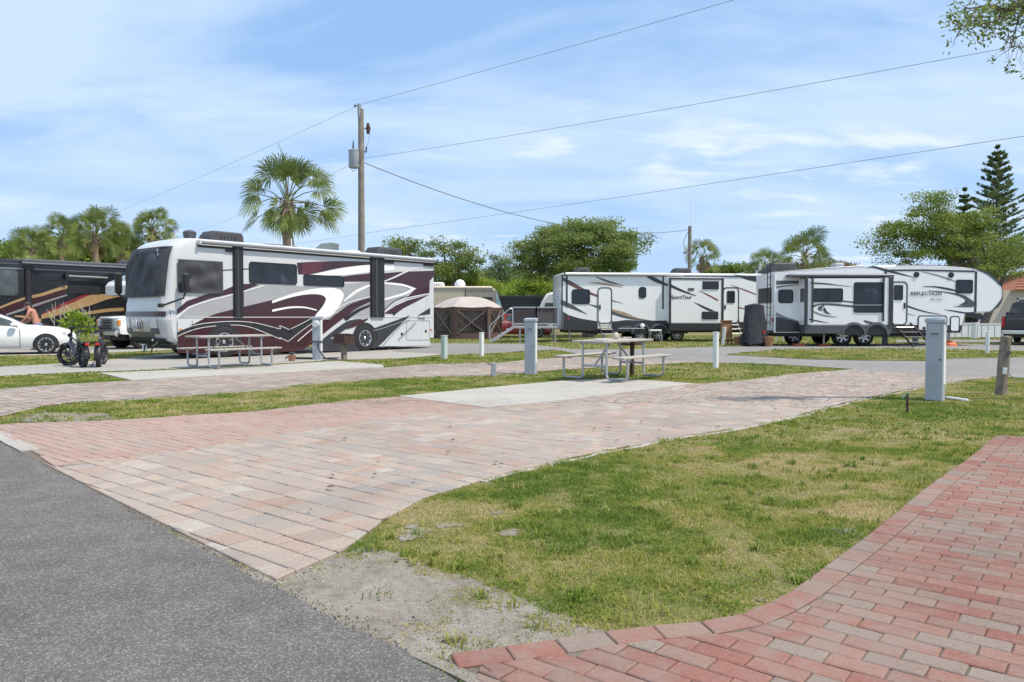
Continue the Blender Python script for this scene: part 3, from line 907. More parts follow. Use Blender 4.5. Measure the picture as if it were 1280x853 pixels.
def rim_mesh(b, r, y, w, spokes, m, face=-1, dark=None, center=(0, 0), disc=True):
    """wheel rim looking towards face*y"""
    cx, cz = center; dark = dark or BLACK
    y1 = y + face * w * .5
    b.lathe([(r, y1), (r * .9, y1 - face * .02), (r * .86, y1 - face * .07)], m, 28, (cx, 0, cz), 'Y', closed=False) if False else None
    # barrel
    n = 28; vs, fs = [], []
    for rr, yy in ((r, y1), (r * .93, y1 + face * .004), (r * .87, y1 - face * .02), (r * .84, y1 - face * .09)):
        for k in range(n):
            a = 2 * math.pi * k / n; vs.append((cx + rr * math.cos(a), yy, cz + rr * math.sin(a)))
    for i in range(3): fs += [(i * n + k, i * n + (k + 1) % n, (i + 1) * n + (k + 1) % n, (i + 1) * n + k) for k in range(n)]
    b.add(vs, fs, m)
    if disc: b.add([(cx + r * .85 * math.cos(2 * math.pi * k / n), y1 - face * .085, cz + r * .85 * math.sin(2 * math.pi * k / n)) for k in range(n)], [tuple(range(n))], dark)
    for s_ in range(spokes):
        a = 2 * math.pi * s_ / spokes + .3; c, sn = math.cos(a), math.sin(a); hw = r * (.17 if spokes <= 6 else .085)
        vs = []
        for rr, ww, yy in ((r * .12, hw * 1.1, y1 - face * .03), (r * .89, hw * .75, y1 - face * .012)):
            for sg in (-1, 1):
                for dy in (0, -face * .05):
                    vs.append((cx + rr * c - sg * ww * sn, yy + dy, cz + rr * sn + sg * ww * c))
        b.add(vs, [(0, 2, 6, 4), (1, 3, 7, 5), (0, 1, 5, 4), (2, 3, 7, 6), (4, 5, 7, 6)], m)
    b.lathe([(r * .2, y1 - face * .05), (r * .2, y1 - face * .015), (r * .12, y1 + face * .004), (.001, y1 + face * .004)], m, 16, (cx, 0, cz), 'Y')

def wheel(parent, x, y, r, w, spokes=8, m=None, rim=.62, face=-1, z=None, name='wheel', rz=0, disc=True):
    """tyre with its rim, axle along y; origin at the hub"""
    b = MB(); prof = []
    for rr, yy in ((rim, -.42), (rim + .04, -.49), (.86, -.5), (.96, -.44), (1.0, -.32), (1.0, .32), (.96, .44), (.86, .5), (rim + .04, .49), (rim, .42)):
        prof.append((rr * r, yy * w))
    b.lathe(prof, RUBBER, 36, axis='Y', closed=True)
    for k in range(36):   # tread ribs
        a = 2 * math.pi * k / 36
        M = Matrix.Rotation(-a, 4, 'Y')
        for yy in (-.2, .2):
            b.box(-.012 * r, .012 * r, (yy - .1) * w, (yy + .1) * w, r * .995, r * 1.008, RUBBER, M=M)
    o = b.build(name, parent, 35, loc=(x, y, r if z is None else z)); o.rotation_euler = (0, 0, rz)
    g = MB(); rim_mesh(g, r * (rim + .01), 0, w * .93, spokes, m or ALU, face, disc=disc)
    g.build('rim', o, 35)
    return o

def ac_unit(parent, x0, x1, y0, y1, z0, z1, m=None, slope=.1, name='air_conditioner'):
    m = m or DARKAC; b = MB()
    prof = [(x0, z0), (x1, z0), (x1 - slope * .3, z0 + (z1 - z0) * .7), (x1 - slope, z1), (x0 + slope * 1.6, z1), (x0 + slope * .4, z0 + (z1 - z0) * .55)]
    prof = [tuple(p) for p in inset(prof, 0)]
    mid = [(x, y0 + .06, z) for x, z in prof]; sm_ = inset(prof, .05)
    n = len(prof)
    vs = [(x, y0, z) for x, z in sm_] + mid + [(x, y1 - .06, z) for x, z in prof] + [(x, y1, z) for x, z in sm_]
    fs = [tuple(range(n)), tuple(range(4 * n - 1, 3 * n - 1, -1))]
    for a in range(3): fs += [(a * n + k, a * n + (k + 1) % n, (a + 1) * n + (k + 1) % n, (a + 1) * n + k) for k in range(n)]
    b.add(vs, fs, m)
    for k in range(5):
        xx = x0 + (x1 - x0) * (.3 + .1 * k)
        b.box(xx, xx + .03, y0 - .006, y0 + .03, z0 + (z1 - z0) * .2, z0 + (z1 - z0) * .55, BLACK)
    return b.build(name, parent, 30)

# ================================================================ MOTORHOME (white, silver and maroon)
MHA = Vector((-9.80, 21.80, 0)); MH_RZ = math.atan2(P.y, P.x)
mh = thing('motorhome', 'long white and maroon motorhome with black sunscreens over its windscreen and cab windows', 'motorhome', MHA, MH_RZ)
M_ = frame_of(mh)
S = Side(M_)
ML = 10.75; MW = 2.52
TOPZ = 3.56
prof_x = [(.42, .10), (.55, -.16), (.80, -.26), (1.15, -.30), (1.62, -.28), (1.72, -.25), (2.3, -.19), (2.95, -.10), (3.2, -.02), (3.38, .12), (3.5, .32)]
def nose(z):
    for (z0, x0), (z1, x1) in zip(prof_x, prof_x[1:]):
        if z <= z1: return x0 + (x1 - x0) * max(0, (z - z0)) / (z1 - z0)
    return prof_x[-1][1]
def front_x(y, z, d=0.0):
    """front surface: bowed in plan, corners rounded"""
    t = abs((y - MW / 2) / (MW / 2)); t = min(t, 1)
    c = .08 * t * t + .25 * (1 - max(0, 1 - max(0, (t - .66) / .34) ** 2.2) ** .5)
    return nose(z) + c - d
NOSEP = mat('bright silver nose paint', (.50, .51, .52), .22, metal=.25, var=.05, coat=.5)
b = MB()
zs = [.42, .55, .7, .9, 1.15, 1.4, 1.62, 1.72, 2.0, 2.3, 2.65, 2.95, 3.2, 3.38, 3.5, 3.56]
ys = [MW / 2 - MW / 2 * math.cos(math.pi * k / 24) for k in range(25)]
rings = []
for z in zs:
    ins = 0 if z < 3.4 else (.03 if z < 3.52 else .12)
    ring = [(front_x(y, min(z, 3.5)) + (0 if z < 3.52 else .18), ins + y * (1 - 2 * ins / MW), z) for y in ys]
    ring += [(.9, MW - ins, z), (ML - .1, MW - ins, z), (ML - ins * .3, MW - .12 - ins, z), (ML - ins * .3, .12 + ins, z), (ML - .1, ins, z), (.9, ins, z)]
    rings.append(ring)
n = len(rings[0]); vs = [p for r_ in rings for p in r_]; fs = []
for i in range(len(rings) - 1):
    fs += [(i * n + k, i * n + (k + 1) % n, (i + 1) * n + (k + 1) % n, (i + 1) * n + k) for k in range(n)]
fs.append(tuple(range((len(rings) - 1) * n, len(rings) * n))); fs.append(tuple(range(n))[::-1])
b.add(vs, fs, IVORY)
# recolour the lower front in silver
for i, f in enumerate(b.f):
    zc = sum(b.v[k][2] for k in f) / len(f); xc = max(b.v[k][0] for k in f)
    if zc > 2.9 and len(f) == 4 and xc < 3: pass
    if zc < 1.25 and xc < .6 and len(f) == 4: b.m[i] = b.mi(NOSEP)
Z1 = S.z(130, 270, 4.264); Z2 = S.z(340, 270, 4.264)
P1 = lambda *p: [(max(.20, x), z) for x, z in (Z1.uv(*q) for q in p)]
P2 = lambda *p: [Z2.uv(*q) for q in p]
# --- paint scheme along the side
# light silver field under the first stripe
decal(b, P1((300, 548), (420, 500), (560, 445), (700, 405), (820, 372), (938, 374)) + P2((120, 372), (200, 380), (520, 352), (760, 388), (700, 440), (590, 520), (520, 545), (0, 545)), SILVER, 1)
decal(b, P1((180, 735), (182, 600), (240, 560), (420, 545), (938, 545)) + P2((160, 545), (60, 722)), IVORY, 1)
# lower maroon
swoosh(b, P1((275, 700), (330, 655), (420, 612), (560, 535), (690, 498), (840, 462), (938, 438)) + P2((100, 424), (200, 414), (262, 420), (285, 442), (268, 482), (238, 520)),
       P1((290, 735), (600, 737), (938, 736)) + P2((0, 722), (140, 718), (230, 655), (300, 600), (330, 560), (250, 548)), MAROON, 2)
# white tongue round the maroon point
swoosh(b, P2((0, 452), (120, 412), (230, 388), (330, 385), (378, 410), (372, 455), (330, 520), (290, 545)), P2((0, 466), (110, 432), (200, 418), (262, 422), (287, 444), (270, 484), (238, 520), (225, 545)), WHITE, 3)
swoosh(b, P2((0, 500), (90, 484), (170, 484), (238, 500)), P2((0, 512), (90, 494), (170, 492), (236, 506)), WHITE, 4)
# black arch over the front wheel, dipping to a point and rising again
swoosh(b, P1((272, 690), (300, 648), (380, 622), (480, 588), (580, 572), (700, 566), (800, 574), (880, 592), (938, 606)) + P2((40, 590), (88, 606)), P1((272, 702), (310, 668), (380, 640), (480, 602), (580, 584), (700, 578), (780, 590), (860, 620), (938, 652)) + P2((40, 645), (84, 668)), BLACK, 4)
decal(b, P2((88, 606), (205, 548), (240, 548), (84, 668)), BLACK, 4)
stroke(b, P1((272, 694), (300, 645), (380, 618), (480, 584), (580, 568), (700, 562), (800, 570), (880, 588), (938, 602)) + P2((40, 586), (90, 606)), .022, IVORY, 5)
stroke(b, P1((276, 706), (310, 674), (380, 644), (480, 606), (580, 588), (700, 582), (780, 594), (860, 624), (938, 656)) + P2((40, 649), (84, 670)), .022, IVORY, 5)
stroke(b, P2((90, 606), (150, 578), (210, 546)), .022, IVORY, 6)
stroke(b, P2((84, 670), (160, 610), (230, 560), (250, 546)), .022, IVORY, 6)
# rear stripes rising to the back
swoosh(b, P2((150, 700), (215, 636), (300, 560), (400, 480), (460, 455), (520, 437)), P2((160, 720), (240, 655), (320, 590), (400, 530), (450, 492), (520, 458)), MAROON, 6)
stroke(b, P2((135, 668), (215, 600), (300, 530), (400, 465), (520, 432)), .026, WHITE, 7)
stroke(b, P2((140, 690), (225, 612), (310, 545), (400, 492), (520, 446)), .02, BLACK, 7)
swoosh(b, P2((380, 545), (450, 500), (520, 472)), P2((395, 560), (460, 512), (520, 484)), BLACK, 6)
swoosh(b, P2((268, 658), (345, 598), (400, 562), (450, 550)), P2((300, 656), (350, 630), (420, 585), (482, 550)), CHAR, 7)
decal(b, P2((200, 716), (262, 660), (345, 652), (450, 648), (540, 600), (735, 530), (690, 572), (640, 622), (560, 700), (440, 722), (200, 722)), CHAR, 6)
swoosh(b, P2((395, 602), (440, 568), (512, 545)), P2((396, 604), (460, 582), (508, 552)), MAROON, 8)
stroke(b, P2((540, 612), (600, 595), (700, 560)), .012, IVORY, 8)
decal(b, P2((570, 695), (640, 622), (700, 565), (838, 560), (842, 690)), IVORY, 7)
stroke(b, P2((585, 697), (680, 590), (730, 555)), .07, SILVER, 8)
stroke(b, P2((670, 665), (765, 570)), .10, SILVER, 8)
# upper maroon bands
UP = lambda *p: [Z2.uv(*q) for q in p]
swoosh(b, UP((132, 250), (240, 244), (380, 242), (520, 245)), UP((140, 312), (210, 310), (320, 286), (400, 272), (520, 260)), MAROON, 2)
decal(b, UP((160, 249), (270, 245), (262, 296), (210, 309), (158, 311)), RED2, 3)
swoosh(b, UP((210, 312), (330, 288), (430, 270), (520, 262), (650, 258)), UP((210, 318), (330, 318), (430, 312), (520, 300), (650, 290)), WHITE, 3)
decal(b, UP((384, 322), (450, 314), (520, 307), (520, 350), (384, 350)), MAROON, 4)
swoosh(b, UP((380, 452), (440, 400), (500, 372), (520, 366)), UP((386, 458), (446, 410), (500, 384), (520, 378)), WHITE, 4)
# rear quarter
decal(b, UP((596, 306), (700, 297), (650, 322), (596, 345)), MAROON, 4)
decal(b, UP((604, 352), (730, 297), (868, 292), (866, 318), (840, 346), (838, 415), (760, 432), (706, 446), (766, 388), (700, 366), (640, 354)), MAROON, 3)
stroke(b, UP((596, 350), (660, 325), (740, 288), (860, 262)), .03, WHITE, 5, sm=5)
swoosh(b, UP((596, 356), (690, 362), (768, 388)), UP((596, 364), (690, 374), (742, 390)), WHITE, 5)
swoosh(b, UP((768, 388), (710, 420), (640, 440), (596, 452)), UP((742, 390), (700, 410), (640, 428), (596, 440)), WHITE, 5)
decal(b, UP((596, 520), (660, 478), (720, 452), (836, 420), (770, 456), (700, 492), (656, 524)), MAROON, 4)
stroke(b, UP((592, 522), (650, 468), (720, 438), (838, 414)), .03, WHITE, 5)
stroke(b, UP((592, 505), (650, 455), (720, 428)), .02, BLACK, 5)
decal(b, UP((775, 532), (842, 490), (842, 524)), CHAR, 4)
stroke(b, UP((385, 452), (520, 372)), .02, WHITE, 5)
# first maroon stripe, running from the nose
decal(b, P1((250, 512), (300, 512), (345, 500), (440, 455), (540, 420), (620, 405), (690, 374), (740, 364), (800, 360), (822, 368), (735, 402), (690, 412), (560, 442), (450, 482), (350, 526), (300, 537), (250, 537)), MAROON, 3)
stroke(b, P1((340, 545), (450, 492), (560, 452), (690, 418), (850, 372)), .03, WHITE, 4)
stroke(b, P1((620, 291), (690, 287), (780, 282)), .03, CHAR, 3, sm=0)
# belt moulding, panel seams
xa, za = S.uv(217, 399.6); xb, zb = S.uv(537, 394.5); zbelt = .5 * (za + zb)
b.box(.45, ML - .12, -.012, .01, zbelt - .012, zbelt + .012, IVORY)
for (x0_, y0_, x1_, y1_) in ((715, 560, 838, 662),):
    for seg in (((x0_, y0_), (x1_, y0_)), ((x1_, y0_), (x1_, y1_)), ((x1_, y1_), (x0_, y1_)), ((x0_, y1_), (x0_, y0_))):
        stroke(b, P2(*seg), .014, GREYP, 9, sm=0)
for px_ in (365, 470, 800, 905): stroke(b, P1((px_, 560), (px_, 734)), .012, CHAR, 9, sm=0)
# stripe carried round the nose
for layer, (z0_, z1_, m_) in enumerate(((1.25, 1.40, MAROON),)):
    yy = [MW * k / 30 for k in range(31)]
    vs = [(front_x(y, z, .022), y, z) for z in (z0_, z1_) for y in yy]
    b.add(vs, [(k, k + 1, 31 + k + 1, 31 + k) for k in range(30)], m_)
body = b.build('body', mh, 32)
def front_patch(name, y0, y1, z0, z1, d, m, nz=8, ny=14, parent=None, ripple=0, thick=.0):
    b = MB(); vs = []
    for i in range(nz + 1):
        for j in range(ny + 1):
            y = y0 + (y1 - y0) * j / ny; z = z0 + (z1 - z0) * i / nz
            rp = ripple * (math.sin(y * 9 + z * 2.5) * .5 + math.sin(y * 4 - z * 5) * .6 + math.sin(z * 7 + y * y * 3) * .4) if 0 < i < nz and 0 < j < ny else 0
            vs.append((front_x(y, z, d + rp), y, z))
    fs = [(i * (ny + 1) + j, i * (ny + 1) + j + 1, (i + 1) * (ny + 1) + j + 1, (i + 1) * (ny + 1) + j) for i in range(nz) for j in range(ny)]
    b.add(vs, fs, m)
    return b.build(name, parent or mh, 60)
ws = front_patch('windshield', .10, MW - .10, 1.86, 3.24, .012, GL)
o = front_patch('windshield_screen', .06, MW - .06, 1.83, 3.28, .085, SCREEN, 30, 44, ws, ripple=.05)
front_patch('radiator_grille', .55, MW - .55, .62, .80, .012, GREYP)
fb = front_patch('front_bumper', .12, MW - .12, .44, .62, .05, BLACK)
for y_ in (.30, MW - .30 - .32):
    hl = front_patch('headlight', y_, y_ + .32, .92, 1.22, .014, LENS)
    front_patch('headlight_trim', y_ - .04, y_ + .36, .74, .92, .010, GREYP, parent=hl)
b = MB()                                     # ring badge on the nose
yb, zb_ = MW * .50, 1.0
def ring_on_front(b, y, z, ry, rz_, m, d, n=28, inner=.0):
    vs = [(front_x(y + ry * math.cos(a), z + rz_ * math.sin(a), d), y + ry * math.cos(a), z + rz_ * math.sin(a)) for a in [2 * math.pi * k / n for k in range(n)]]
    if inner:
        vs += [(front_x(y + ry * inner * math.cos(a), z + rz_ * inner * math.sin(a), d + .004), y + ry * inner * math.cos(a), z + rz_ * inner * math.sin(a)) for a in [2 * math.pi * k / n for k in range(n)]]
        b.add(vs, [(k, (k + 1) % n, n + (k + 1) % n, n + k) for k in range(n)], m)
    else: b.add(vs, [tuple(range(n))], m)
ring_on_front(b, yb, zb_, .20, .17, CHROME, .02, inner=.72)
ring_on_front(b, yb, zb_, .145, .125, BLUE, .018)
ring_on_front(b, yb, zb_, .05, .11, CHROME, .024)
b.build('badge', mh)
b = MB(); x_ = front_x(.95, .5, .085)
b.box(x_ - .012, x_, MW * .5 - .14, MW * .5 + .14, .26, .44, WHITEPL, .004)
me = text_mesh('8', .19, .003, bold=.008)
b.addmesh(me, Matrix.Translation((x_ - .014, MW * .5, .35)) @ Matrix.Rotation(-math.pi / 2, 4, 'Z') @ FACING, BLACK)
b.build('front_plate', mh)
for y_ in (.75, 1.75):                       # wipers parked high on the screen
    b = MB(); b.tube([(front_x(y_, 3.32, .05), y_, 3.32), (front_x(y_ - .2, 3.16, .08), y_ - .22, 3.14), (front_x(y_ - .35, 3.0, .08), y_ - .36, 3.0)], .013, ALU, 6)
    b.tube([(front_x(y_, 3.14, .08), y_ + .1, 3.14), (front_x(y_ - .2, 3.14, .08), y_ - .5, 3.11)], .012, BLACK, 5)
    b.build('wiper', mh)
# tow arms below the nose
b = MB()
for y_ in (.35, .8): b.tube([(-.15, y_, .55), (-.36, y_ - .03, .40), (-.40, y_ - .02, .22)], .02, BLACK, 6)
b.bar((-.42, .2, .58), (-.05, .9, .60), .05, .05, ALU); b.build('tow_bar', mh)
# cab window with its sunscreen, and the two slide windows
(x0, z1), (x1, z0) = S.uv(222, 325), S.uv(277, 366.5)
cw = window(mh, x0, x1, z0, z1, 0, .12)
b = MB(); nx, nz = 22, 16; vs = []
for i in range(nz + 1):
    for j in range(nx + 1):
        u_, v_ = j / nx, i / nz
        rp = .03 * (math.sin(u_ * 7 + v_ * 6) + .8 * math.sin(v_ * 11 - u_ * 3)) * min(1, 6 * u_ * (1 - u_)) * min(1, 6 * v_ * (1 - v_))
        vs.append((x0 - .02 + (x1 - x0 + .04) * u_, -.06 - rp, z0 - .02 + (z1 - z0 + .04) * v_))
b.add(vs, [(i * (nx + 1) + j, i * (nx + 1) + j + 1, (i + 1) * (nx + 1) + j + 1, (i + 1) * (nx + 1) + j) for i in range(nz) for j in range(nx)], SCREEN)
b.build('window_screen', cw, 70)
(x0, z1), (x1, z0) = S.uv(311, 327), S.uv(371, 356.5); window(mh, x0, x1, z0, z1, 0, .10)
(x0, z1), (x1, z0) = S.uv(379, 343), S.uv(430, 359); window(mh, x0, x1, z0, z1, 0, .07)
# slide-out end seals
for (pa, pb, pt, pbot) in ((291.5, 302.5, 306, 396.5), (463, 479, 321, 397)):
    (x0, zt), (x1, _) = S.uv(pa, pt), S.uv(pb, pt); _, zb0 = S.uv(pa, pbot)
    b = MB(); b.box(x0, x1, -.075, .02, zb0, zt - .02, BLACK, .012)
    b.box(x0 + (x1 - x0) * .35, x0 + (x1 - x0) * .42, -.08, -.07, zb0 + .02, zt - .03, GREYP)
    b.box(x0 - .03, x0, -.03, .01, zb0, zt - .02, CHAR)
    b.build('slide_seal', mh)
# mirror
(xm, zm1), (xm2, zm0) = S.uv(223, 344), S.uv(232, 364)
b = MB(); pth = [tuple([S.uv(203, 382)[0], -.02, S.uv(203, 382)[1]]), (S.uv(212, 378)[0], -.14, S.uv(212, 378)[1]), (S.uv(224, 373)[0], -.24, S.uv(224, 373)[1]), (S.uv(226, 366)[0], -.26, S.uv(226, 366)[1])]
b.tube(pth, .028, BLACK, 8)
xq, zq = S.uv(202, 382); b.box(xq - .12, xq + .05, -.05, .01, zq - .06, zq + .06, BLACK, .02)
b.box(xm - .02, xm + .16, -.36, -.18, zm0 - .02, zm1 + .05, BLACK, .05)
b.build('mirror', mh, 40)
b = MB(); b.tube([(.25, MW, 1.72), (.0, MW + .3, 1.80), (-.1, MW + .52, 1.95)], .03, BLACK, 8); b.box(-.2, .0, MW + .42, MW + .60, 1.95, 2.62, BLACK, .05); b.build('mirror', mh, 40)
# roof gutter, awning roller and arms
b = MB(); xs_, zs_ = S.uv(284, 301); xe_, ze_ = S.uv(541, 327)
b.tube([(.9, -.10, 3.44), (ML + .02, -.10, 3.44)], .055, MIDG, 14)
b.box(.85, ML + .05, -.02, .03, 3.30, 3.36, BLACK)
b.box(ML - .02, ML + .05, -.17, 0, 3.37, 3.51, GREYP, .02); b.box(.82, .9, -.17, 0, 3.37, 3.51, IVORY, .02)
for px_ in (291, 463 + 22, 535): 
    xx, _ = S.uv(px_, 320); b.box(xx - .25, xx + .25, -.06, .01, 3.22, 3.29, BLACK, .01)
b.build('awning', mh, 40)
# marker lights, latches
for q in ((690, 630), (818, 615), (100, 610), (650, 520)):
    xx, zz_ = Z2.uv(*q); b = MB(); b.box(xx - .05, xx + .05, -.04, 0, zz_ - .05, zz_ + .05, BLACK, .01); b.build('latch', mh)
for px_ in (222, 539):
    xx, zz_ = S.uv(px_, 412); xx = max(.3, xx); b = MB(); b.box(xx - .04, xx + .04, -.03, 0, zz_ - .02, zz_ + .02, AMBER); b.build('marker_light', mh)
b = MB(); xx, zz_ = Z2.uv(793, 546); me = text_mesh('Fortis', .17, .002, shear=.25)
b.addmesh(me, Matrix.Translation((xx, -.018, zz_)) @ FACING, GREYP); b.build('lettering', mh)
# wheel arches, wheels
R_W = .475
xf, _ = gnd(280, 451).xy, 0
xf = S.uv(280, 428)[0]; xr = S.uv(456, 425)[0]
for xw, nm in ((xf, 0), (xr, 1)):
    b = MB(); n = 22
    for y0_, rr0, rr1, m_ in ((-.018, R_W * 1.10, R_W * 1.19, CHAR),):
        vs = []
        for k in range(n + 1):
            a = math.pi * (-.08 + 1.16 * k / n)
            for rr in (rr0, rr1):
                vs.append((xw + rr * math.cos(a), y0_, R_W + rr * math.sin(a)))
        b.add(vs, [(2 * k, 2 * k + 1, 2 * k + 3, 2 * k + 2) for k in range(n)], m_)
    vs = [(xw + R_W * 1.12 * math.cos(math.pi * (-.1 + 1.2 * k / n)), -.0165, R_W + R_W * 1.12 * math.sin(math.pi * (-.1 + 1.2 * k / n))) for k in range(n + 1)]
    b.add(vs, [tuple(range(n + 1))], BLACK)
    b.build('wheel_arch', mh)
    wheel(mh, xw, .095, R_W, .28, 8, CHROME, .60)
    wheel(mh, xw, MW - .18, R_W, .28, 8, CHROME, .60, 1)
wheel(mh, xr, MW - .5, R_W, .28, 8, CHROME, .60, 1); 
# underbody, tag skirt and rear
b = MB(); b.box(.3, ML - .15, .25, MW - .25, .30, .50, BLACK); b.box(xf - .7, xf + .6, .06, MW - .06, .40, .6, BLACK)
b.build('chassis', mh)
b = MB(); b.box(ML - .02, ML + .16, .1, MW - .1, .48, .66, BLACK, .03); b.build('rear_bumper', mh)
b = MB(); xx = ML - .1
b.box(ML - .01, ML + .015, .3, .5, 1.0, 1.6, REDL, .01); b.build('tail_light', mh)
for x_ in (xr + .9, xr + 1.6):
    b = MB(); b.tube([(x_, .5, .5), (x_, .5, .02)], .03, GALV, 8); b.lathe([(.12, 0), (.12, .02), (.02, .04)], GALV, 12, (x_, .5, 0)); b.build('jack', mh)
# on the roof
(xa0, _), (xa1, _) = S.uv(253, 299), S.uv(299, 301)
ac_unit(mh, 1.55, 2.75, .55, 1.3, 3.56, 3.90)
ac_unit(mh, 8.2, 9.5, .5, 1.3, 3.56, 3.88)
b = MB(); b.box(.95, 1.4, .9, 1.35, 3.56, 3.62, DARKAC, .02); b.lathe([(.05, 3.6), (.17, 3.66), (.2, 3.84), (.12, 3.9)], GREYP, 14, (1.2, 1.1, 0)); b.build('satellite_dome', mh, 40)
b = MB()
pr_ = [(5.7, 3.56), (6.45, 3.56), (6.45, 3.84), (6.1, 3.86)]
b.prism([(x, .55, z) for x, z in pr_], [(x, 1.1, z) for x, z in pr_], mat('green grey vent cover', (.16, .19, .18), .3)); b.build('vent_cover', mh)
b = MB(); b.box(3.4, 4.6, .4, 2.1, 3.56, 3.62, DARKAC, .02); b.build('solar_panel', mh)
b = MB(); b.tube([(4.3, .3, 3.56), (4.3, .3, 3.84)], .02, WHITEPL, 6); b.build('antenna', mh)
b = MB(); b.box(6.9, 7.5, .6, 1.2, 3.56, 3.66, WHITEPL, .03); b.build('roof_hatch', mh)
# ================================================================ TRAILERS
def shell(b, prof, y0, y1, m, ch=.06):
    """box body from a side outline (x, z), edges along both sides eased"""
    ins_ = inset(prof, ch); n = len(prof)
    vs = [(x, y0, z) for x, z in ins_] + [(x, y0 + ch, z) for x, z in prof] + [(x, y1 - ch, z) for x, z in prof] + [(x, y1, z) for x, z in ins_]
    fs = [tuple(range(n)), tuple(range(4 * n - 1, 3 * n - 1, -1))]
    for a in range(3): fs += [(a * n + k, a * n + (k + 1) % n, (a + 1) * n + (k + 1) % n, (a + 1) * n + k) for k in range(n)]
    b.add(vs, fs, m)

def arch_trim(parent, xs, r, zc, y, m, w=.09, d=.05):
    b = MB(); n = 16
    for xw in xs:
        vs = []
        for k in range(n + 1):
            a = math.pi * k / n
            for rr, yy in ((r, y), (r, y - d), (r + w, y - d * .7), (r + w * 1.1, y)):
                vs.append((xw + rr * math.cos(a), yy, zc + rr * math.sin(a)))
        b.add(vs, [(4 * k + j, 4 * k + j + 1, 4 * k + 4 + j + 1, 4 * k + 4 + j) for k in range(n) for j in range(3)], m)
        b.add([(xw + r * math.cos(math.pi * k / n), y - .006, zc + r * math.sin(math.pi * k / n)) for k in range(n + 1)], [tuple(range(n + 1))], BLACK)
    return b.build('wheel_arch', parent, 40)

def door(parent, x0, x1, z0, z1, y, win=None, r=.12, m=None, hx=0):
    b = MB(); o = rrect(x0, x1, z0, z1, r); i = rrect(x0 + .05, x1 - .05, z0 + .05, z1 - .05, r - .04); n = len(o)
    vs = [(x, y - .004, z) for x, z in o] + [(x, y - .03, z) for x, z in o] + [(x, y - .03, z) for x, z in i] + [(x, y - .018, z) for x, z in i]
    fs = [(a * n + k, a * n + (k + 1) % n, (a + 1) * n + (k + 1) % n, (a + 1) * n + k) for a in range(3) for k in range(n)]
    b.add(vs, fs, CHAR)
    b.add([(x, y - .018, z) for x, z in i], [tuple(range(n))], m or WHITE)
    d = b.build('door', parent)
    if win: window(d, *win, y - .018, .05, name='door_window')
    h = MB(); hx_ = x0 + .12 if hx == 0 else x1 - .12; zm = z0 + (z1 - z0) * .45
    h.box(hx_ - .04, hx_ + .04, y - .045, y - .015, zm - .12, zm + .12, BLACK, .012); h.build('door_handle', d)
    return d

def steps(parent, x0, x1, z0, y0, n=3, run=.22, m=None, name='entry_steps'):
    m = m or ALU; b = MB()
    for k in range(n):
        z = z0 * (n - k) / (n + .6); y = y0 - .12 - run * k
        b.box(x0, x1, y - run * .55, y + run * .45, z - .035, z, m, .006)
    for xx in (x0, x1):
        b.bar((xx, y0 + .05, z0), (xx, y0 - .12 - run * n, .02), .035, .06, CHAR)
    return b.build(name, parent)

# ---------------------------------------------------------------- travel trailer in the middle distance
TA = Vector((at(702, 400, 37.4).x, 37.4, 0)); TB = Vector((at(962, 400, 38.7).x, 38.7, 0))
tt_rz = math.atan2(TB.y - TA.y, TB.x - TA.x); TL = (TB - TA).length
tr = thing('travel_trailer', 'long white travel trailer with grey and rust coloured swooshes, behind the picnic table', 'travel trailer', TA, tt_rz)
T = Side(frame_of(tr)); TZ = T.z(690, 320, 4.741)
tu = lambda x, y: TZ.uv(x, y)
TP = lambda *p: [TZ.uv(*q) for q in p]
b = MB(); ztop = 3.42; zb = .62
shell(b, [(0, zb), (TL, zb), (TL, ztop - .1), (TL - .12, ztop), (.12, ztop), (0, ztop - .12)], 0, 2.44, WHITE)
# charcoal skirt, higher at the tail
lim = lambda pts: [(min(max(x, .07), TL - .07), z) for x, z in pts]
decal(b, lim(TP((48, 440), (48, 330), (100, 352), (170, 372), (270, 388), (270, 445)) ), CHAR, 1)
decal(b, lim(TP((352, 440), (352, 388), (380, 388), (440, 380), (520, 384), (600, 384), (682, 384), (682, 452), (352, 446))), CHAR, 1)
xs0, _ = tu(682, 300); 
decal(b, [(xs0, zb + .06), (TL - .07, zb + .06), (TL - .07, .98), (xs0, .98)], CHAR, 1)
swoosh(b, TP((52, 258), (110, 285), (210, 346)), TP((52, 290), (110, 312), (208, 347)), GREYP, 2)
swoosh(b, TP((60, 122), (130, 160), (200, 200), (300, 245), (420, 280)), TP((60, 145), (120, 182), (200, 218), (300, 255), (420, 282)), GREYP, 2)
swoosh(b, TP((90, 150), (160, 188), (260, 228), (400, 276)), TP((90, 160), (160, 196), (260, 236), (400, 278)), RUST, 3)
swoosh(b, TP((258, 122), (330, 145), (425, 176)), TP((262, 128), (330, 158), (425, 178)), GREYP, 2)
swoosh(b, TP((220, 158), (300, 158), (420, 184)), TP((220, 160), (300, 172), (420, 187)), TAN, 2)
swoosh(b, TP((205, 284), (290, 300), (400, 335), (500, 365), (590, 384)), TP((215, 288), (290, 318), (380, 355), (480, 378), (590, 386)), GREYP, 2)
swoosh(b, TP((350, 315), (430, 335), (500, 365), (575, 382)), TP((352, 325), (430, 355), (500, 372), (575, 384)), TAN, 3)
swoosh(b, TP((520, 102), (600, 125), (680, 165), (760, 200), (855, 238)), TP((530, 104), (600, 150), (680, 180), (760, 212), (850, 240)), CHAR, 2)
decal(b, TP((520, 100), (610, 100), (600, 118), (560, 116)), CHAR, 3)
swoosh(b, TP((870, 205), (940, 235), (1000, 268)), TP((870, 207), (940, 246), (1000, 282)), RUST, 2)
swoosh(b, TP((838, 272), (920, 305), (1000, 342), (1110, 380)), TP((842, 276), (910, 320), (1000, 362), (1110, 392)), CHAR, 2)
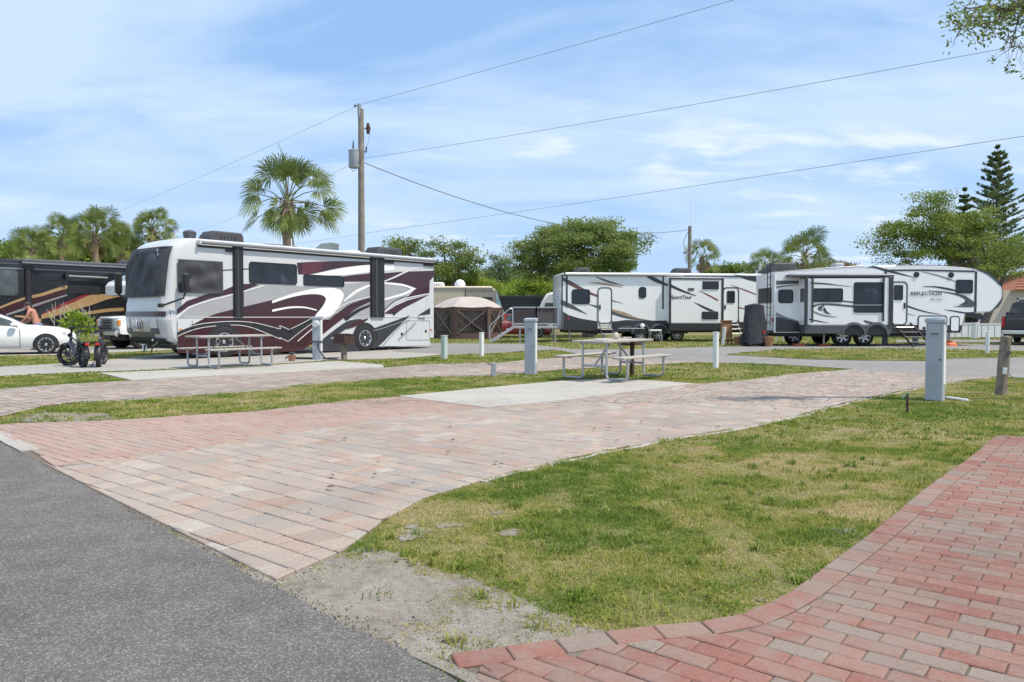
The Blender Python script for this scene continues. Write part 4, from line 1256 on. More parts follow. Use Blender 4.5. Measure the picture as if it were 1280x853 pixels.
swoosh(b, TP((1060, 172), (1140, 198), (1215, 228)), TP((1060, 174), (1140, 206), (1215, 234)), RUST, 2)
swoosh(b, TP((1030, 286), (1100, 300), (1150, 315)), TP((1030, 290), (1100, 308), (1150, 319)), RUST, 2)
swoosh(b, TP((1060, 106), (1140, 118), (1230, 122)), TP((1080, 112), (1150, 140), (1230, 160)), CHAR, 2)
swoosh(b, TP((1165, 180), (1230, 200)), TP((1165, 184), (1230, 208)), GREYP, 2, sm=0)
# roof gutter and dark eave line
b.box(.05, TL - .05, -.03, .02, ztop - .17, ztop - .11, CHAR)
b.box(0, .05, -.02, 2.46, zb, ztop - .1, CHAR)
x88, _ = tu(88, 200); b.box(x88 - .04, x88 + .04, -.02, .01, tu(88, 305)[1], ztop - .17, CHAR)
x66, _ = tu(658, 200); b.box(x66 - .04, x66 + .04, -.02, .01, tu(658, 315)[1], ztop - .17, CHAR)
b.build('body', tr)
b = MB(); b.tube([(.15, -.09, ztop - .07), (TL * .57, -.09, ztop - .07)], .07, WHITE, 12); b.box(.1, .16, -.17, 0, ztop - .16, ztop + .01, GREYP); b.build('awning', tr, 40)
# kitchen slide
(x0, z1), (x1, z0) = tu(684, 138), tu(1000, 398)
b = MB(); b.box(x0, x1, -.30, .02, z0 + .0, z1, WHITE, .02)
b.box(x0 - .02, x0 + .10, -.325, -.29, z0 - .02, z1 + .02, CHAR, .01); b.box(x1 - .10, x1 + .02, -.325, -.29, z0 - .02, z1 + .02, CHAR, .01)
b.box(x0 - .02, x1 + .02, -.325, -.29, z1 - .03, z1 + .05, CHAR, .01)
b.box(x0, x1, -.31, -.0, z0 - .38, z0 - .004, CHAR, .02)
TS = TZ.at(-.31)
TPS = lambda *p: [TS.uv(*q) for q in p]
def sl(top, bot, m, l): swoosh(b, TPS(*top), TPS(*bot), m, l, -.30)
sl(((700, 165), (770, 200), (855, 236)), ((700, 185), (770, 214), (852, 239)), CHAR, 2)
sl(((870, 205), (930, 230), (985, 260)), ((872, 208), (930, 240), (985, 270)), RUST, 2)
sl(((838, 272), (900, 298), (985, 336)), ((842, 276), (900, 312), (985, 350)), CHAR, 2)
me = text_mesh('SportTour', .25, .003, shear=.15, bold=.006); xx, zz = TS.uv(766, 246)
b.addmesh(me, Matrix.Translation((xx, -.308, zz)) @ Matrix.Diagonal((1, 1, 1, 1)) @ FACING, GREYP)
slide = b.build('slide_out', tr)
for (xa, za, xb, zb2) in ((893, 150, 988, 198), (889, 330, 985, 376)):
    (u0, w1), (u1, w0) = TS.uv(xa, za), TS.uv(xb, zb2)
    g = MB(); g.box(u0, u1, -.335, -.30, w0, w1, BLACK, .01)
    for k in range(4): zz = w0 + (w1 - w0) * (.2 + .2 * k); g.box(u0 + .05, u1 - .05, -.345, -.33, zz - .012, zz + .012, GREYP)
    g.build('vent', slide)
(u0, w1), (u1, w0) = TS.uv(806, 190), TS.uv(842, 206); g = MB(); g.box(u0, u1, -.33, -.30, w0, w1, GREYP, .02); g.build('vent', slide)
(x0, z1), (x1, z0) = tu(117, 198), tu(225, 287); window(tr, x0, x1, z0, z1, 0, .12)
(x0, z1), (x1, z0) = tu(514, 184), tu(558, 252); window(tr, x0, x1, z0, z1, 0, .14)
(x0, z1), (x1, z0) = tu(270, 186), tu(355, 402); door(tr, x0, x1, z0, z1, 0, r=.2); steps(tr, x0 + .08, x1 - .08, .98, -.02, 4, .2)
(x0, z1), (x1, z0) = tu(1012, 186), tu(1106, 400); (wx0, wz1), (wx1, wz0) = tu(1036, 208), tu(1082, 280)
door(tr, x0, x1, z0, z1, 0, (wx0, wx1, wz0, wz1), r=.2); steps(tr, x0 + .1, x1 - .1, .98, -.02, 4, .2)
xw = [tu(q, 470)[0] for q in (527, 632, 745)]
for x_ in xw:
    wheel(tr, x_, .16, .36, .22, 8, ALU, .66); wheel(tr, x_, 2.28, .36, .22, 8, ALU, .66, 1)
arch_trim(tr, xw, .42, .40, -.035, GREYP)
b = MB(); b.box(.3, TL - .3, .3, 2.1, .45, .64, BLACK); b.box(tu(250, 0)[0], tu(420, 0)[0], .2, 2.2, .40, .6, BLACK); b.build('chassis', tr)
for x_ in (.45, 2.2, TL - .6):
    b = MB(); b.tube([(x_, .25, .62), (x_, .25, .03)], .045, GALV, 8); b.box(x_ - .13, x_ + .13, .12, .38, 0, .04, BLACK); b.build('stabiliser_jack', tr)
ac_unit(tr, tu(160, 0)[0], tu(250, 0)[0], .8, 1.6, ztop, ztop + .30); ac_unit(tr, tu(758, 0)[0], tu(862, 0)[0], .8, 1.6, ztop, ztop + .32)
xx, _ = tu(310, 0)
b = MB(); b.box(.3, .36, -.015, 0, 1.1, 1.25, REDL); b.build('marker_light', tr)

# ---------------------------------------------------------------- patio deck at the trailer's tail
dk = thing('patio_deck', 'raised aluminium patio deck with dark mesh railings and stairs at the trailer tail', 'deck', (at(641, 400, 36.6).x, 36.6, 0), 0)
DW = at(697.5, 400, 36.6).x - at(641, 400, 36.6).x; DZ = .78
b = MB(); b.box(0, DW, 0, 2.2, DZ - .10, DZ, GALV, .01); b.build('floor', dk)
for x_ in (.35, DW - .12):
    for y_ in (.15, 2.0):
        b = MB(); b.tube([(x_, y_, 0), (x_, y_, DZ - .1)], .035, ALU, 8); b.box(x_ - .08, x_ + .08, y_ - .08, y_ + .08, 0, .02, ALU); b.build('leg', dk)
MESHM, nt_, b_ = nodes('dark railing mesh')
tr_ = nt_.nodes.new('ShaderNodeBsdfTransparent'); mx_ = nt_.nodes.new('ShaderNodeMixShader'); mx_.inputs[0].default_value = .66
nf = noise(nt_, coords(nt_), 40, 2); cr_ = ramp(nt_, [(0.3, (.05, .042, .045)), (0.7, (.085, .07, .072))]); nt_.links.new(nf, cr_.inputs[0]); nt_.links.new(cr_.outputs[0], b_.inputs['Base Color'])
b_.inputs['Roughness'].default_value = .9
ou = [n for n in nt_.nodes if n.type == 'OUTPUT_MATERIAL'][0]
nt_.links.new(tr_.outputs[0], mx_.inputs[1]); nt_.links.new(b_.outputs[0], mx_.inputs[2]); nt_.links.new(mx_.outputs[0], ou.inputs['Surface'])
for nm, segs in (('front', [((0, .02), (DW * .52, .02)), ((DW * .52, .02), (DW, .02))]), ('back', [((0, 2.18), (DW, 2.18))]), ('end', [((0, .02 + 1.0), (0, 2.18))])):
    for (a, c) in segs:
        b = MB(); A0, C0 = Vector((a[0], a[1], DZ)), Vector((c[0], c[1], DZ)); U = Vector((0, 0, 1))
        for z_ in (.12, .92): b.bar(A0 + U * z_, C0 + U * z_, .05, .05, ALU)
        for p_ in (A0, C0): b.bar(p_, p_ + U * .95, .05, .05, ALU)
        r_ = b.build('railing', dk)
        g = MB(); g.add([A0 + U * .14, C0 + U * .14, C0 + U * .9, A0 + U * .9], [(0, 1, 2, 3)], MESHM); g.build('mesh_panel', r_)
b = MB()
for k in range(4): 
    x_ = -.18 - .24 * k; z_ = DZ - .19 * (k + .6); b.box(x_ - .14, x_ + .14, .05, .95, z_ - .03, z_, ALU, .005)
for y_ in (.04, .96): b.bar((.02, y_, DZ - .05), (-1.12, y_, .02), .03, .12, ALU)
b.build('stairs', dk)
for y_ in (.03, .97):
    b = MB(); b.tube([(0, y_, DZ), (0, y_, DZ + .85), (-.12, y_, DZ + .88), (-1.0, y_, .92), (-1.12, y_, .78), (-1.12, y_, 0)], .022, ALU, 8); b.build('handrail', dk, 40)

# ---------------------------------------------------------------- fifth wheel trailer on the right
FWY = 32.0
fw = thing('fifth_wheel_trailer', 'white fifth wheel trailer with rounded nose, grey swooshes and REFLECTION lettering', 'fifth wheel', (at(968, 400, FWY).x, FWY, 0), 0)
G_ = Side(frame_of(fw)); A6 = G_.z(900, 310, 6.095); A7 = G_.z(1070, 310, 6.095)
F6 = lambda *p: [A6.uv(*q) for q in p]; F7 = lambda *p: [A7.uv(*q) for q in p]
prof = [A6.uv(415, 648), A6.uv(415, 190), A6.uv(420, 182), A6.uv(800, 152), A6.uv(1060, 135)] + [A7.uv(*q) for q in ((120, 140), (300, 130), (560, 130), (760, 138), (890, 152), (1000, 185), (1060, 222), (1100, 275), (1120, 330), (1122, 380), (1110, 420), (1080, 460), (1030, 488), (960, 494), (850, 498), (838, 502), (792, 650))]
zb5 = prof[0][1]
prof[-1] = (prof[-1][0], zb5)
b = MB(); shell(b, prof, 0, 2.44, WHITE, .05)
# skirt
decal(b, F6((418, 640), (418, 565), (600, 572), (650, 640)), CHAR, 1)
decal(b, F7((270, 645), (270, 588), (470, 588), (470, 625), (695, 625), (695, 590), (812, 590), (795, 648)), CHAR, 1)
# swooshes at the tail
decal(b, F6((418, 250), (600, 250), (600, 272), (418, 282)), GREYP, 2)
swoosh(b, F6((418, 292), (500, 285), (600, 278)), F6((418, 312), (500, 296), (600, 284)), MIDG, 2)
swoosh(b, F6((418, 522), (500, 540), (600, 566)), F6((418, 565), (520, 572), (600, 574)), CHAR, 3)
swoosh(b, F6((418, 485), (500, 525), (600, 556)), F6((418, 515), (500, 542), (600, 566)), MIDG, 2)
swoosh(b, F6((520, 508), (600, 528)), F6((525, 514), (600, 548)), GREYP, 3, sm=0)
# front
swoosh(b, F7((80, 145), (150, 140), (230, 165), (330, 190), (450, 226)), F7((90, 150), (150, 158), (230, 182), (330, 204), (448, 228)), CHAR, 2)
swoosh(b, F7((500, 180), (620, 205), (700, 230), (770, 258)), F7((500, 184), (620, 216), (700, 242), (768, 262)), MIDG, 2)
swoosh(b, F7((505, 294), (600, 292), (700, 305), (770, 325)), F7((505, 297), (600, 303), (700, 322), (770, 335)), CHAR, 2)
swoosh(b, F7((550, 325), (650, 330), (750, 345), (830, 365), (890, 405), (925, 440)), F7((550, 328), (650, 338), (750, 358), (810, 382), (850, 415), (880, 448)), GREYP, 2)
swoosh(b, F7((740, 445), (800, 440), (840, 420), (850, 395)), F7((740, 447), (820, 452), (890, 450), (900, 420)), GREYP, 3)
decal(b, F7((775, 440), (830, 412), (828, 396), (850, 410), (845, 428)), CHAR, 4)
swoosh(b, F7((668, 470), (740, 476), (830, 490), (905, 490)), F7((668, 472), (740, 486), (820, 500), (905, 504)), CHAR, 2)
swoosh(b, F7((278, 402), (360, 425), (460, 462), (560, 490), (650, 505)), F7((278, 412), (360, 440), (460, 474), (560, 498), (650, 508)), CHAR, 2)
swoosh(b, F7((278, 470), (340, 485), (450, 515)), F7((278, 482), (340, 496), (450, 518)), MIDG, 2)
# eave line following the roof, dark rain gutter
b.box(*[A6.uv(420, 190)[0], A7.uv(225, 200)[0]], -.012, 0, A6.uv(700, 160)[1] - .04, A6.uv(700, 160)[1], MIDG) if False else None
stroke(b, F7((230, 172), (500, 170), (905, 180)), .07, CHAR, 4, sm=0)
stroke(b, F6((418, 186), (800, 158), (1060, 143)) + F7((120, 147)), .03, GREYP, 4, sm=0)
stroke(b, F7((300, 134), (560, 134), (760, 143), (890, 158), (1000, 192), (1058, 228), (1096, 280), (1114, 330), (1114, 382), (1100, 424), (1070, 462)), .035, CHAR, 4)
swoosh(b, F7((900, 155), (1000, 186), (1060, 226), (1098, 278)), F7((900, 162), (990, 200), (1050, 245), (1096, 290)), GREYP, 3)
swoosh(b, F7((1116, 382), (1094, 432), (1040, 488)), F7((1112, 376), (1082, 420), (1020, 490)), GREYP, 3)
x9, _ = A7.uv(912, 300); b.box(x9 - .045, x9 + .045, -.014, .01, A7.uv(0, 492)[1], A7.uv(0, 180)[1], CHAR)
x2, _ = A7.uv(226, 200); b.box(x2 - .05, x2 + .05, -.014, .01, A7.uv(0, 225)[1], A7.uv(0, 160)[1], CHAR)
b.box(-.012, .05, -.012, .03, zb5, A6.uv(0, 195)[1], WHITE)
# baggage doors
for (a, c, e, f, fill) in ((470, 515, 690, 628, WHITE), (715, 520, 788, 636, WHITE)):
    (u0, w1), (u1, w0) = A7.uv(a, c), A7.uv(e, f); o_ = rrect(u0, u1, w0, w1, .10); i_ = rrect(u0 + .05, u1 - .05, w0 + .02, w1 - .05, .07)
    decal(b, o_, CHAR, 5); decal(b, i_, fill, 6)
me = text_mesh('REFLECTION', .21, .002, bold=.002); xx, zz = A7.uv(533, 350); k_ = (A7.uv(650, 0)[0] - A7.uv(415, 0)[0]) / (max(v.co.x for v in me.vertices) - min(v.co.x for v in me.vertices))
b.addmesh(me, Matrix.Translation((xx, -.018, zz)) @ Matrix.Diagonal((k_, 1, 1, 1)) @ FACING, CHAR)
me = text_mesh('fifth wheel', .11, .002); xx, zz = A7.uv(610, 391); b.addmesh(me, Matrix.Translation((xx, -.018, zz)) @ FACING, MIDG)
b.build('body', fw, 30)
# rear wall details
b = MB(); b.box(-.02, 0, .35, 2.1, A6.uv(0, 420)[1], A6.uv(0, 298)[1], BLACK, .01)
rw = b.build('rear_window', fw)
b = MB()
for y_ in (.12, .52): b.tube([(-.14, y_, .9), (-.14, y_, 3.35), (.1, y_, 3.6), (.3, y_, 3.62)], .02, BLACK, 6)
for k in range(8): b.tube([(-.14, .12, 1.0 + .32 * k), (-.14, .52, 1.0 + .32 * k)], .016, BLACK, 6)
b.build('ladder', fw)
b = MB(); b.box(-.14, .0, .15, 2.3, .52, .66, BLACK, .02); b.build('rear_bumper', fw)
b = MB(); b.box(-.03, 0, .12, .26, 1.02, 1.2, REDL, .01); b.build('tail_light', fw)
# slide-out
D5 = .65; GS = Side(frame_of(fw), -D5); B6 = GS.z(900, 310, 6.095); B7 = GS.z(1070, 310, 6.095)
H6 = lambda *p: [B6.uv(*q) for q in p]; H7 = lambda *p: [B7.uv(*q) for q in p]
xs0, zs1 = B6.uv(652, 232); xs1, zs0 = B7.uv(275, 588)
b = MB(); b.box(xs0, xs1, -D5, .02, zs0, zs1, WHITE, .02)
b.box(xs0 - .03, xs0 + .10, -D5 - .03, -D5 + .05, zs0 - .04, zs1 + .04, CHAR, .012); b.box(xs1 - .16, xs1 + .03, -D5 - .03, -D5 + .05, zs0 - .04, zs1 + .06, CHAR, .012)
b.box(xs0, xs1, -D5, -.0, zs0 - .36, zs0 - .003, GREYP, .02)
ys_ = -D5
swoosh(b, H6((690, 262), (800, 268), (900, 282), (1000, 294)), H6((690, 275), (800, 280), (900, 288), (1000, 297)), GREYP, 2, ys_)
swoosh(b, H6((690, 445), (760, 425), (860, 425), (1020, 440)), H6((700, 460), (760, 437), (860, 440), (1020, 455)), GREYP, 2, ys_)
swoosh(b, H6((690, 470), (760, 500), (820, 515), (900, 528)), H6((692, 478), (750, 510), (820, 526), (898, 530)), MIDG, 2, ys_)
swoosh(b, H6((745, 470), (750, 450), (790, 435)), H6((860, 515), (790, 490), (775, 462), (800, 440)), GREYP, 3, ys_)
decal(b, H6((780, 462), (800, 455), (810, 480), (845, 508), (800, 495)), CHAR, 4, ys_)
swoosh(b, H6((860, 405), (940, 402), (1020, 410)), H6((870, 412), (940, 412), (1020, 422)), GREYP, 2, ys_)
swoosh(b, H6((675, 540), (740, 552), (830, 572)), H6((678, 548), (740, 562), (828, 574)), CHAR, 2, ys_)
swoosh(b, H7((30, 545), (100, 560), (180, 578), (240, 588)), H7((60, 550), (75, 572), (150, 586), (240, 590)), GREYP, 2, ys_)
so_ = b.build('slide_out', fw)
(u0, w1), (u1, w0) = B6.uv(708, 308), B6.uv(935, 414); window(so_, u0, u1, w0, w1, -D5, .08, split=((u0 + u1) / 2,))
(u0, w1), (u1, w0) = B6.uv(1020, 262), B7.uv(207, 494); window(so_, u0, u1, w0, w1, -D5, .08)
b = MB(); zz = B7.uv(0, 436)[1]; b.box(u0, u1, -D5 - .035, -D5 - .02, zz - .025, zz + .025, MIDG); b.build('window_rail', so_)
# window in the end wall of the slide and main wall
b = MB(); b.box(xs0 - .012, xs0 + .0, -D5 + .14, -.12, B6.uv(0, 412)[1], B6.uv(0, 308)[1], GL, .0); b.build('end_window', so_)
(u0, w1), (u1, w0) = A6.uv(443, 318), A6.uv(556, 422); window(fw, u0, u1, w0, w1, 0, .12)
(u0, w1), (u1, w0) = A7.uv(760, 243), A7.uv(888, 348); window(fw, u0, u1, w0, w1, 0, .08)
for q in ((460, 204), (724, 207)):
    u_, w_ = A7.uv(*q); b = MB(); b.lathe([(.11, -.04), (.11, -.02), (.12, 0)], BLACK, 18, (u_, 0, w_), 'Y'); b.build('speaker_light', fw)
# door and its steps
(u0, w1), (u1, w0) = A7.uv(262, 256), A7.uv(388, 590); (p0, r1), (p1, r0) = A7.uv(288, 284), A7.uv(354, 398)
door(fw, u0, u1, w0, w1, 0, (p0, p1, r0, r1), r=.2, hx=1)
b = MB(); sx0, sx1 = A7.uv(285, 0)[0], A7.uv(370, 0)[0]
for k in range(4):
    z_ = .82 - .2 * k; y_ = -.2 - .2 * k; x_ = sx0 + .08 * k; b.box(x_, x_ + .75, y_ - .14, y_ + .12, z_ - .035, z_, ALU if k == 0 else CHAR, .008)
for dx_ in (0, .75): b.bar((sx0 + dx_ - .02, -.05, .98), (sx0 + dx_ + .40, -1.0, .02), .05, .07, BLACK)
b.build('entry_steps', fw)
# awning above the slide
b = MB(); za_ = B6.uv(0, 212)[1]; b.tube([(xs0 - .6, -.60, za_), (xs1 + .05, -.60, za_)], .075, GREYP, 12); b.box(xs0 - .55, xs0 - .45, -.6, 0, za_ - .04, za_ + .05, CHAR)
b.box(xs0 + .25, xs0 + .31, -D5 - .07, -D5 - .02, zs0 + .1, za_, CHAR); b.box(xs1 - .42, xs1 - .36, -D5 - .07, -D5 - .02, zs0 + .15, za_, CHAR)
b.box(xs0 - .6, xs1 + .05, -.60, .02, za_ + .03, za_ + .07, MIDG)
b.build('awning', fw, 40)
# wheels, arches
xw = [G_.uv(q, 420)[0] for q in (1053.5, 1081)]
for x_ in xw:
    wheel(fw, x_, .14, .40, .24, 6, ALU, .62); wheel(fw, x_, 2.3, .40, .24, 6, ALU, .62, 1)
arch_trim(fw, [xw[0] * .975 + .24, xw[1] * .975 + .27], .43, zs0 - .42, -D5 - .01, GREYP, .1, .04)
wheel(fw, xw[0] - 1.5, 1.6, .38, .22, 6, ALU, .62, name='spare_wheel')
ex0, _ = A7.uv(0, 0)
b = MB(); b.box(.2, A7.uv(790, 0)[0] - .3, .3, 2.1, zb5 - .16, zb5 + .02, BLACK); b.build('chassis', fw)
for q, h_ in ((620, 0), (815, 0)):
    u_ = A6.uv(q, 600)[0]; b = MB(); b.tube([(u_, .3, zb5), (u_, .3, .10)], .04, WHITEPL if q > 700 else CHAR, 8); o_ = b.build('stabiliser_jack', fw)
    g = MB(); g.box(u_ - .22, u_ + .22, .08, .52, 0, .10, ORANGE, .03); g.build('leveling_pad', o_)
u_ = A7.uv(742, 600)[0]; b = MB(); b.tube([(u_, .3, zb5), (u_, .3, .12)], .045, GALV, 8); o_ = b.build('landing_jack', fw)
g = MB(); g.lathe([(.32, 0), (.30, .10), (.16, .2), (.08, .24)], ORANGE, 16, (u_, .3, 0)); g.build('leveling_pad', o_)
b = MB(); p_ = [A7.uv(*q) for q in ((868, 498), (1035, 500), (1060, 540), (1030, 548), (940, 528), (885, 512))]
b.prism([(x, .7, z) for x, z in p_], [(x, 1.7, z) for x, z in p_], CHAR); u_, w_ = A7.uv(1010, 560); b.box(u_ - .18, u_ + .2, 1.0, 1.4, w_ - .05, w_ + .18, BLACK, .03); b.build('hitch_pin_box', fw)
(u0, w1), (u1, w0) = A6.uv(415, 178), A6.uv(640, 112); ac_unit(fw, u0, u1, .7, 1.5, A6.uv(520, 178)[1] - .04, w1 + .40)
(u0, _), (u1, w1) = A6.uv(948, 140), A6.uv(1018, 103); b = MB(); b.box(u0, u1, .9, 1.4, A6.uv(980, 142)[1] - .02, w1, GREYTR, .05); b.build('roof_vent', fw)
u_, w_ = A7.uv(517, 612); b = MB(); b.lathe([(.06, -.04), (.07, -.01)], CHAR, 12, (u_, 0, w_), 'Y'); b.build('cap', fw)
# ================================================================ OTHER VEHICLES
def loft(b, secs, m, caps=True):
    """secs: list of rings (same number of 3D points)"""
    n = len(secs[0]); vs = [p for s_ in secs for p in s_]; fs = []
    for i in range(len(secs) - 1): fs += [(i * n + k, i * n + (k + 1) % n, (i + 1) * n + (k + 1) % n, (i + 1) * n + k) for k in range(n)]
    if caps: fs += [tuple(range(n))[::-1], tuple(range((len(secs) - 1) * n, len(secs) * n))]
    b.add(vs, fs, m)

def sedan(label, loc, rz, paint, group=None):
    """four-door saloon; x forward, origin between the front wheels on the ground"""
    c = thing('sedan', label, 'car', loc, rz, group)
    # x, half width, sill z, belt z, roof half width, roof z
    st = [(.88, .45, .34, .56, .40, .62), (.82, .72, .26, .60, .62, .70), (.66, .86, .22, .66, .72, .81), (.35, .90, .21, .74, .74, .90), (-.2, .915, .20, .80, .74, .955), (-.62, .92, .20, .86, .72, .99),
          (-1.0, .92, .20, .90, .64, 1.20), (-1.45, .92, .20, .92, .58, 1.39), (-2.0, .92, .20, .93, .57, 1.44), (-2.6, .92, .20, .94, .57, 1.42), (-3.1, .92, .21, .95, .60, 1.28), (-3.5, .90, .22, .96, .66, 1.08), (-3.85, .87, .27, .92, .68, 1.02), (-4.05, .80, .34, .84, .64, .92)]
    def ring(s_):
        x, w, zs_, zb_, wt, zt = s_
        h = [(w * .90, zs_), (w * .985, zs_ + .10), (w, (zs_ + zb_) / 2), (w * .985, zb_ - .05), (w * .93, zb_), (wt, zt - .03), (wt * .8, zt)]
        return [(x, -y, z) for y, z in h] + [(x, y, z) for y, z in h[::-1]]
    b = MB(); loft(b, [ring(s_) for s_ in st], paint); body = b.build('body', c, 50)
    def strip(name, i0, i1, lo, hi, inx=.05):
        g = MB(); A, B_ = [], []
        for s_ in st[i0:i1 + 1]:
            r_ = ring(s_); p, q = Vector(r_[4]), Vector(r_[5])
            A.append(p.lerp(q, lo)); B_.append(p.lerp(q, hi))
        A[0].x -= inx; B_[0].x -= inx; A[-1].x += inx; B_[-1].x += inx
        for sg in (1, -1):
            g = MB(); vs = [Vector((p.x, (p.y - .012) * sg, p.z + .006)) for p in A + B_]; n = len(A)
            g.add(vs, [(k, k + 1, n + k + 1, n + k) for k in range(n - 1)], GL2); g.build(name, body)
    strip('side_window', 5, 8, .14, .86, .12); strip('side_window', 8, 10, .14, .86, .06)
    g = MB(); r0, r1 = ring(st[5]), ring(st[7]); zz = .012
    g.add([Vector(r0[5]) + Vector((-.06, .07, zz)), Vector(r0[8]) + Vector((-.06, -.07, zz)), Vector(r1[8]) + Vector((.06, -.04, zz)), Vector(r1[5]) + Vector((.06, .04, zz))], [(0, 1, 2, 3)], GL2); g.build('windscreen', body)
    g = MB(); r0, r1 = ring(st[11]), ring(st[9])
    g.add([Vector(r0[5]) + Vector((.1, .07, zz)), Vector(r0[8]) + Vector((.1, -.07, zz)), Vector(r1[8]) + Vector((-.08, -.04, zz)), Vector(r1[5]) + Vector((-.08, .04, zz))], [(0, 1, 2, 3)], GL2); g.build('rear_window', body)
    for sg in (-1, 1):
        for xw in (0, -2.82):
            a = MB(); n = 20
            vs = [(xw + .375 * math.cos(R(-20 + 220 * k / n)), sg * .924, .32 + .375 * math.sin(R(-20 + 220 * k / n))) for k in range(n + 1)]
            a.add(vs, [tuple(range(n + 1))], BLACK); a.build('wheel_arch', body)
            wheel(c, xw, sg * .84, .325, .215, 10, ALU, .70, sg)
        for x0_, x1_ in ((-.72, -1.78), (-1.80, -2.7)):
            d_ = MB()
            for p_, q_ in (((x0_, .24), (x0_, .84)), ((x1_, .24), (x1_, .88)), ((x0_, .24), (x1_, .24))): d_.bar((p_[0], sg * .922, p_[1]), (q_[0], sg * .922, q_[1]), .012, .012, BLACK)
            dd = d_.build('door', body); h = MB(); h.box(x1_ + .1, x1_ + .32, sg * .915, sg * .945, .76, .79, CHROME, .01); h.build('door_handle', dd)
        mb = MB(); mb.box(-.98, -.78, sg * .93, sg * 1.08, .92, 1.05, paint, .04); mb.build('mirror', body)
        h = MB(); h.add([(.84, sg * .60, .58), (.60, sg * .86, .64), (.45, sg * .885, .74), (.72, sg * .70, .74)], [(0, 1, 2, 3)], LENS); h.build('headlight', body)
        t_ = MB(); t_.box(-4.05, -3.8, sg * .60, sg * .86, .72, .86, REDL, .02); t_.build('tail_light', body)
    return c

def pickup(label, loc, rz, paint, group=None, plate=False):
    """crew cab pickup; x forward, origin at the front bumper centre on the ground"""
    c = thing('pickup_truck', label, 'pickup truck', loc, rz, group)
    b = MB(); W_ = 1.0
    shell2 = lambda x0, x1, z0, z1, w, bev=.05: b.box(x0, x1, -w, w, z0, z1, paint, bev)
    loft(b, [[(x, -w, z0), (x, -w, z1 - .1), (x, -w * .9, z1), (x, w * .9, z1), (x, w, z1 - .1), (x, w, z0)] for x, w, z0, z1 in ((-.12, .93, .62, 1.20), (-.2, .97, .58, 1.25), (-1.0, .99, .56, 1.29), (-1.55, .99, .52, 1.31))], paint)
    loft(b, [[(x, -w, .5), (x, -w, zb_), (x, -wt, zt - .05), (x, -wt * .85, zt), (x, wt * .85, zt), (x, wt, zt - .05), (x, w, zb_), (x, w, .5)] for x, w, zb_, wt, zt in ((-1.5, .99, 1.25, .86, 1.32), (-1.95, .99, 1.27, .80, 1.72), (-2.3, .99, 1.28, .78, 1.93), (-3.2, .99, 1.28, .78, 1.96), (-3.85, .99, 1.28, .80, 1.90), (-3.98, .99, 1.26, .90, 1.45))], paint)
    b.box(-5.95, -3.95, -.98, .98, .55, .62, paint); b.box(-5.92, -3.95, -.99, -.90, .55, 1.28, paint, .03); b.box(-5.92, -3.95, .90, .99, .55, 1.28, paint, .03)
    body = b.build('body', c, 40)
    g = MB(); g.box(-5.99, -5.90, -.86, .86, .68, 1.30, paint, .03); g.box(-6.0, -5.985, -.78, .78, 1.12, 1.20, GREYP)
    tg = g.build('tailgate', c); g = MB(); g.box(-6.02, -5.98, -.15, .15, 1.0, 1.08, BLACK, .01); g.build('tailgate_handle', tg)
    g = MB(); g.box(-6.12, -5.92, -.96, .96, .48, .66, CHROME, .03); g.box(-6.128, -6.11, -.16, .16, .50, .63, WHITEPL); g.build('rear_bumper', c)
    g = MB(); g.box(-.08, .06, -.98, .98, .50, .74, CHROME, .05); g.box(-.02, .065, -.55, .55, .36, .52, BLACK, .03); fb_ = g.build('front_bumper', c)
    g = MB(); g.box(.05, .075, -.32, .02, .40, .52, CARR, .01); g.build('front_plate', fb_)
    g = MB(); g.box(-.14, -.06, -.50, .50, .76, 1.16, BLACK, .02)
    for k in range(3): g.box(-.075, -.035, -.5, .5, .82 + .115 * k, .87 + .115 * k, CHROME, .01)
    for sg in (-1, 1): g.box(-.08, -.03, sg * .46, sg * .54, .76, 1.16, CHROME, .01)
    g.box(-.08, -.03, -.54, .54, 1.13, 1.18, CHROME, .01); g.build('grille', c)
    for sg in (-1, 1):
        g = MB(); g.box(-.2, -.055, sg * .56, sg * .93, .78, 1.14, LENS, .03); hl_ = g.build('headlight', c)
        g = MB(); g.box(-.22, -.05, sg * .80, sg * .945, .90, 1.12, AMBER, .02); g.build('turn_light', hl_)
        g = MB(); g.box(-5.97, -5.88, sg * .87, sg * .99, .80, 1.22, REDL, .015); g.build('tail_light', c)
        for x0_, x1_ in ((-2.0, -2.85), (-2.95, -3.75)):
            g = MB(); y0_, y1_ = sg * .985, sg * .83
            top = (1.80 if x0_ > -2.5 else 1.84)
            g.add([(x0_, y0_ + sg * .01, 1.30), (x1_, y0_ + sg * .01, 1.30), (x1_, y1_ + sg * .005, 1.82), (x0_ - (.25 if x0_ > -2.5 else 0), y1_ + sg * .005, top)], [(0, 1, 2, 3)], GL2); g.build('side_window', body)
        g = MB(); g.box(-1.95, -1.78, sg * 1.0, sg * 1.26, 1.22, 1.48, BLACK, .04); g.build('mirror', c)
        for xw in (-.95, -4.75):
            a = MB(); n = 18
            vs = [(xw + .50 * math.cos(math.pi * k / n), sg * .994, .42 + .46 * math.sin(math.pi * k / n)) for k in range(n + 1)]
            a.add(vs, [tuple(range(n + 1))], BLACK); a.build('wheel_arch', body)
            wheel(c, xw, sg * .87, .40, .27, 6, ALU, .60, sg)
    g = MB(); g.add([(-1.56, -.78, 1.34), (-1.56, .78, 1.34), (-2.22, .70, 1.89), (-2.22, -.70, 1.89)], [(0, 1, 2, 3)], GL2); g.build('windscreen', body)
    g = MB(); g.box(-5.7, -.5, -.6, .6, .34, .56, BLACK); g.build('chassis', c)
    return c

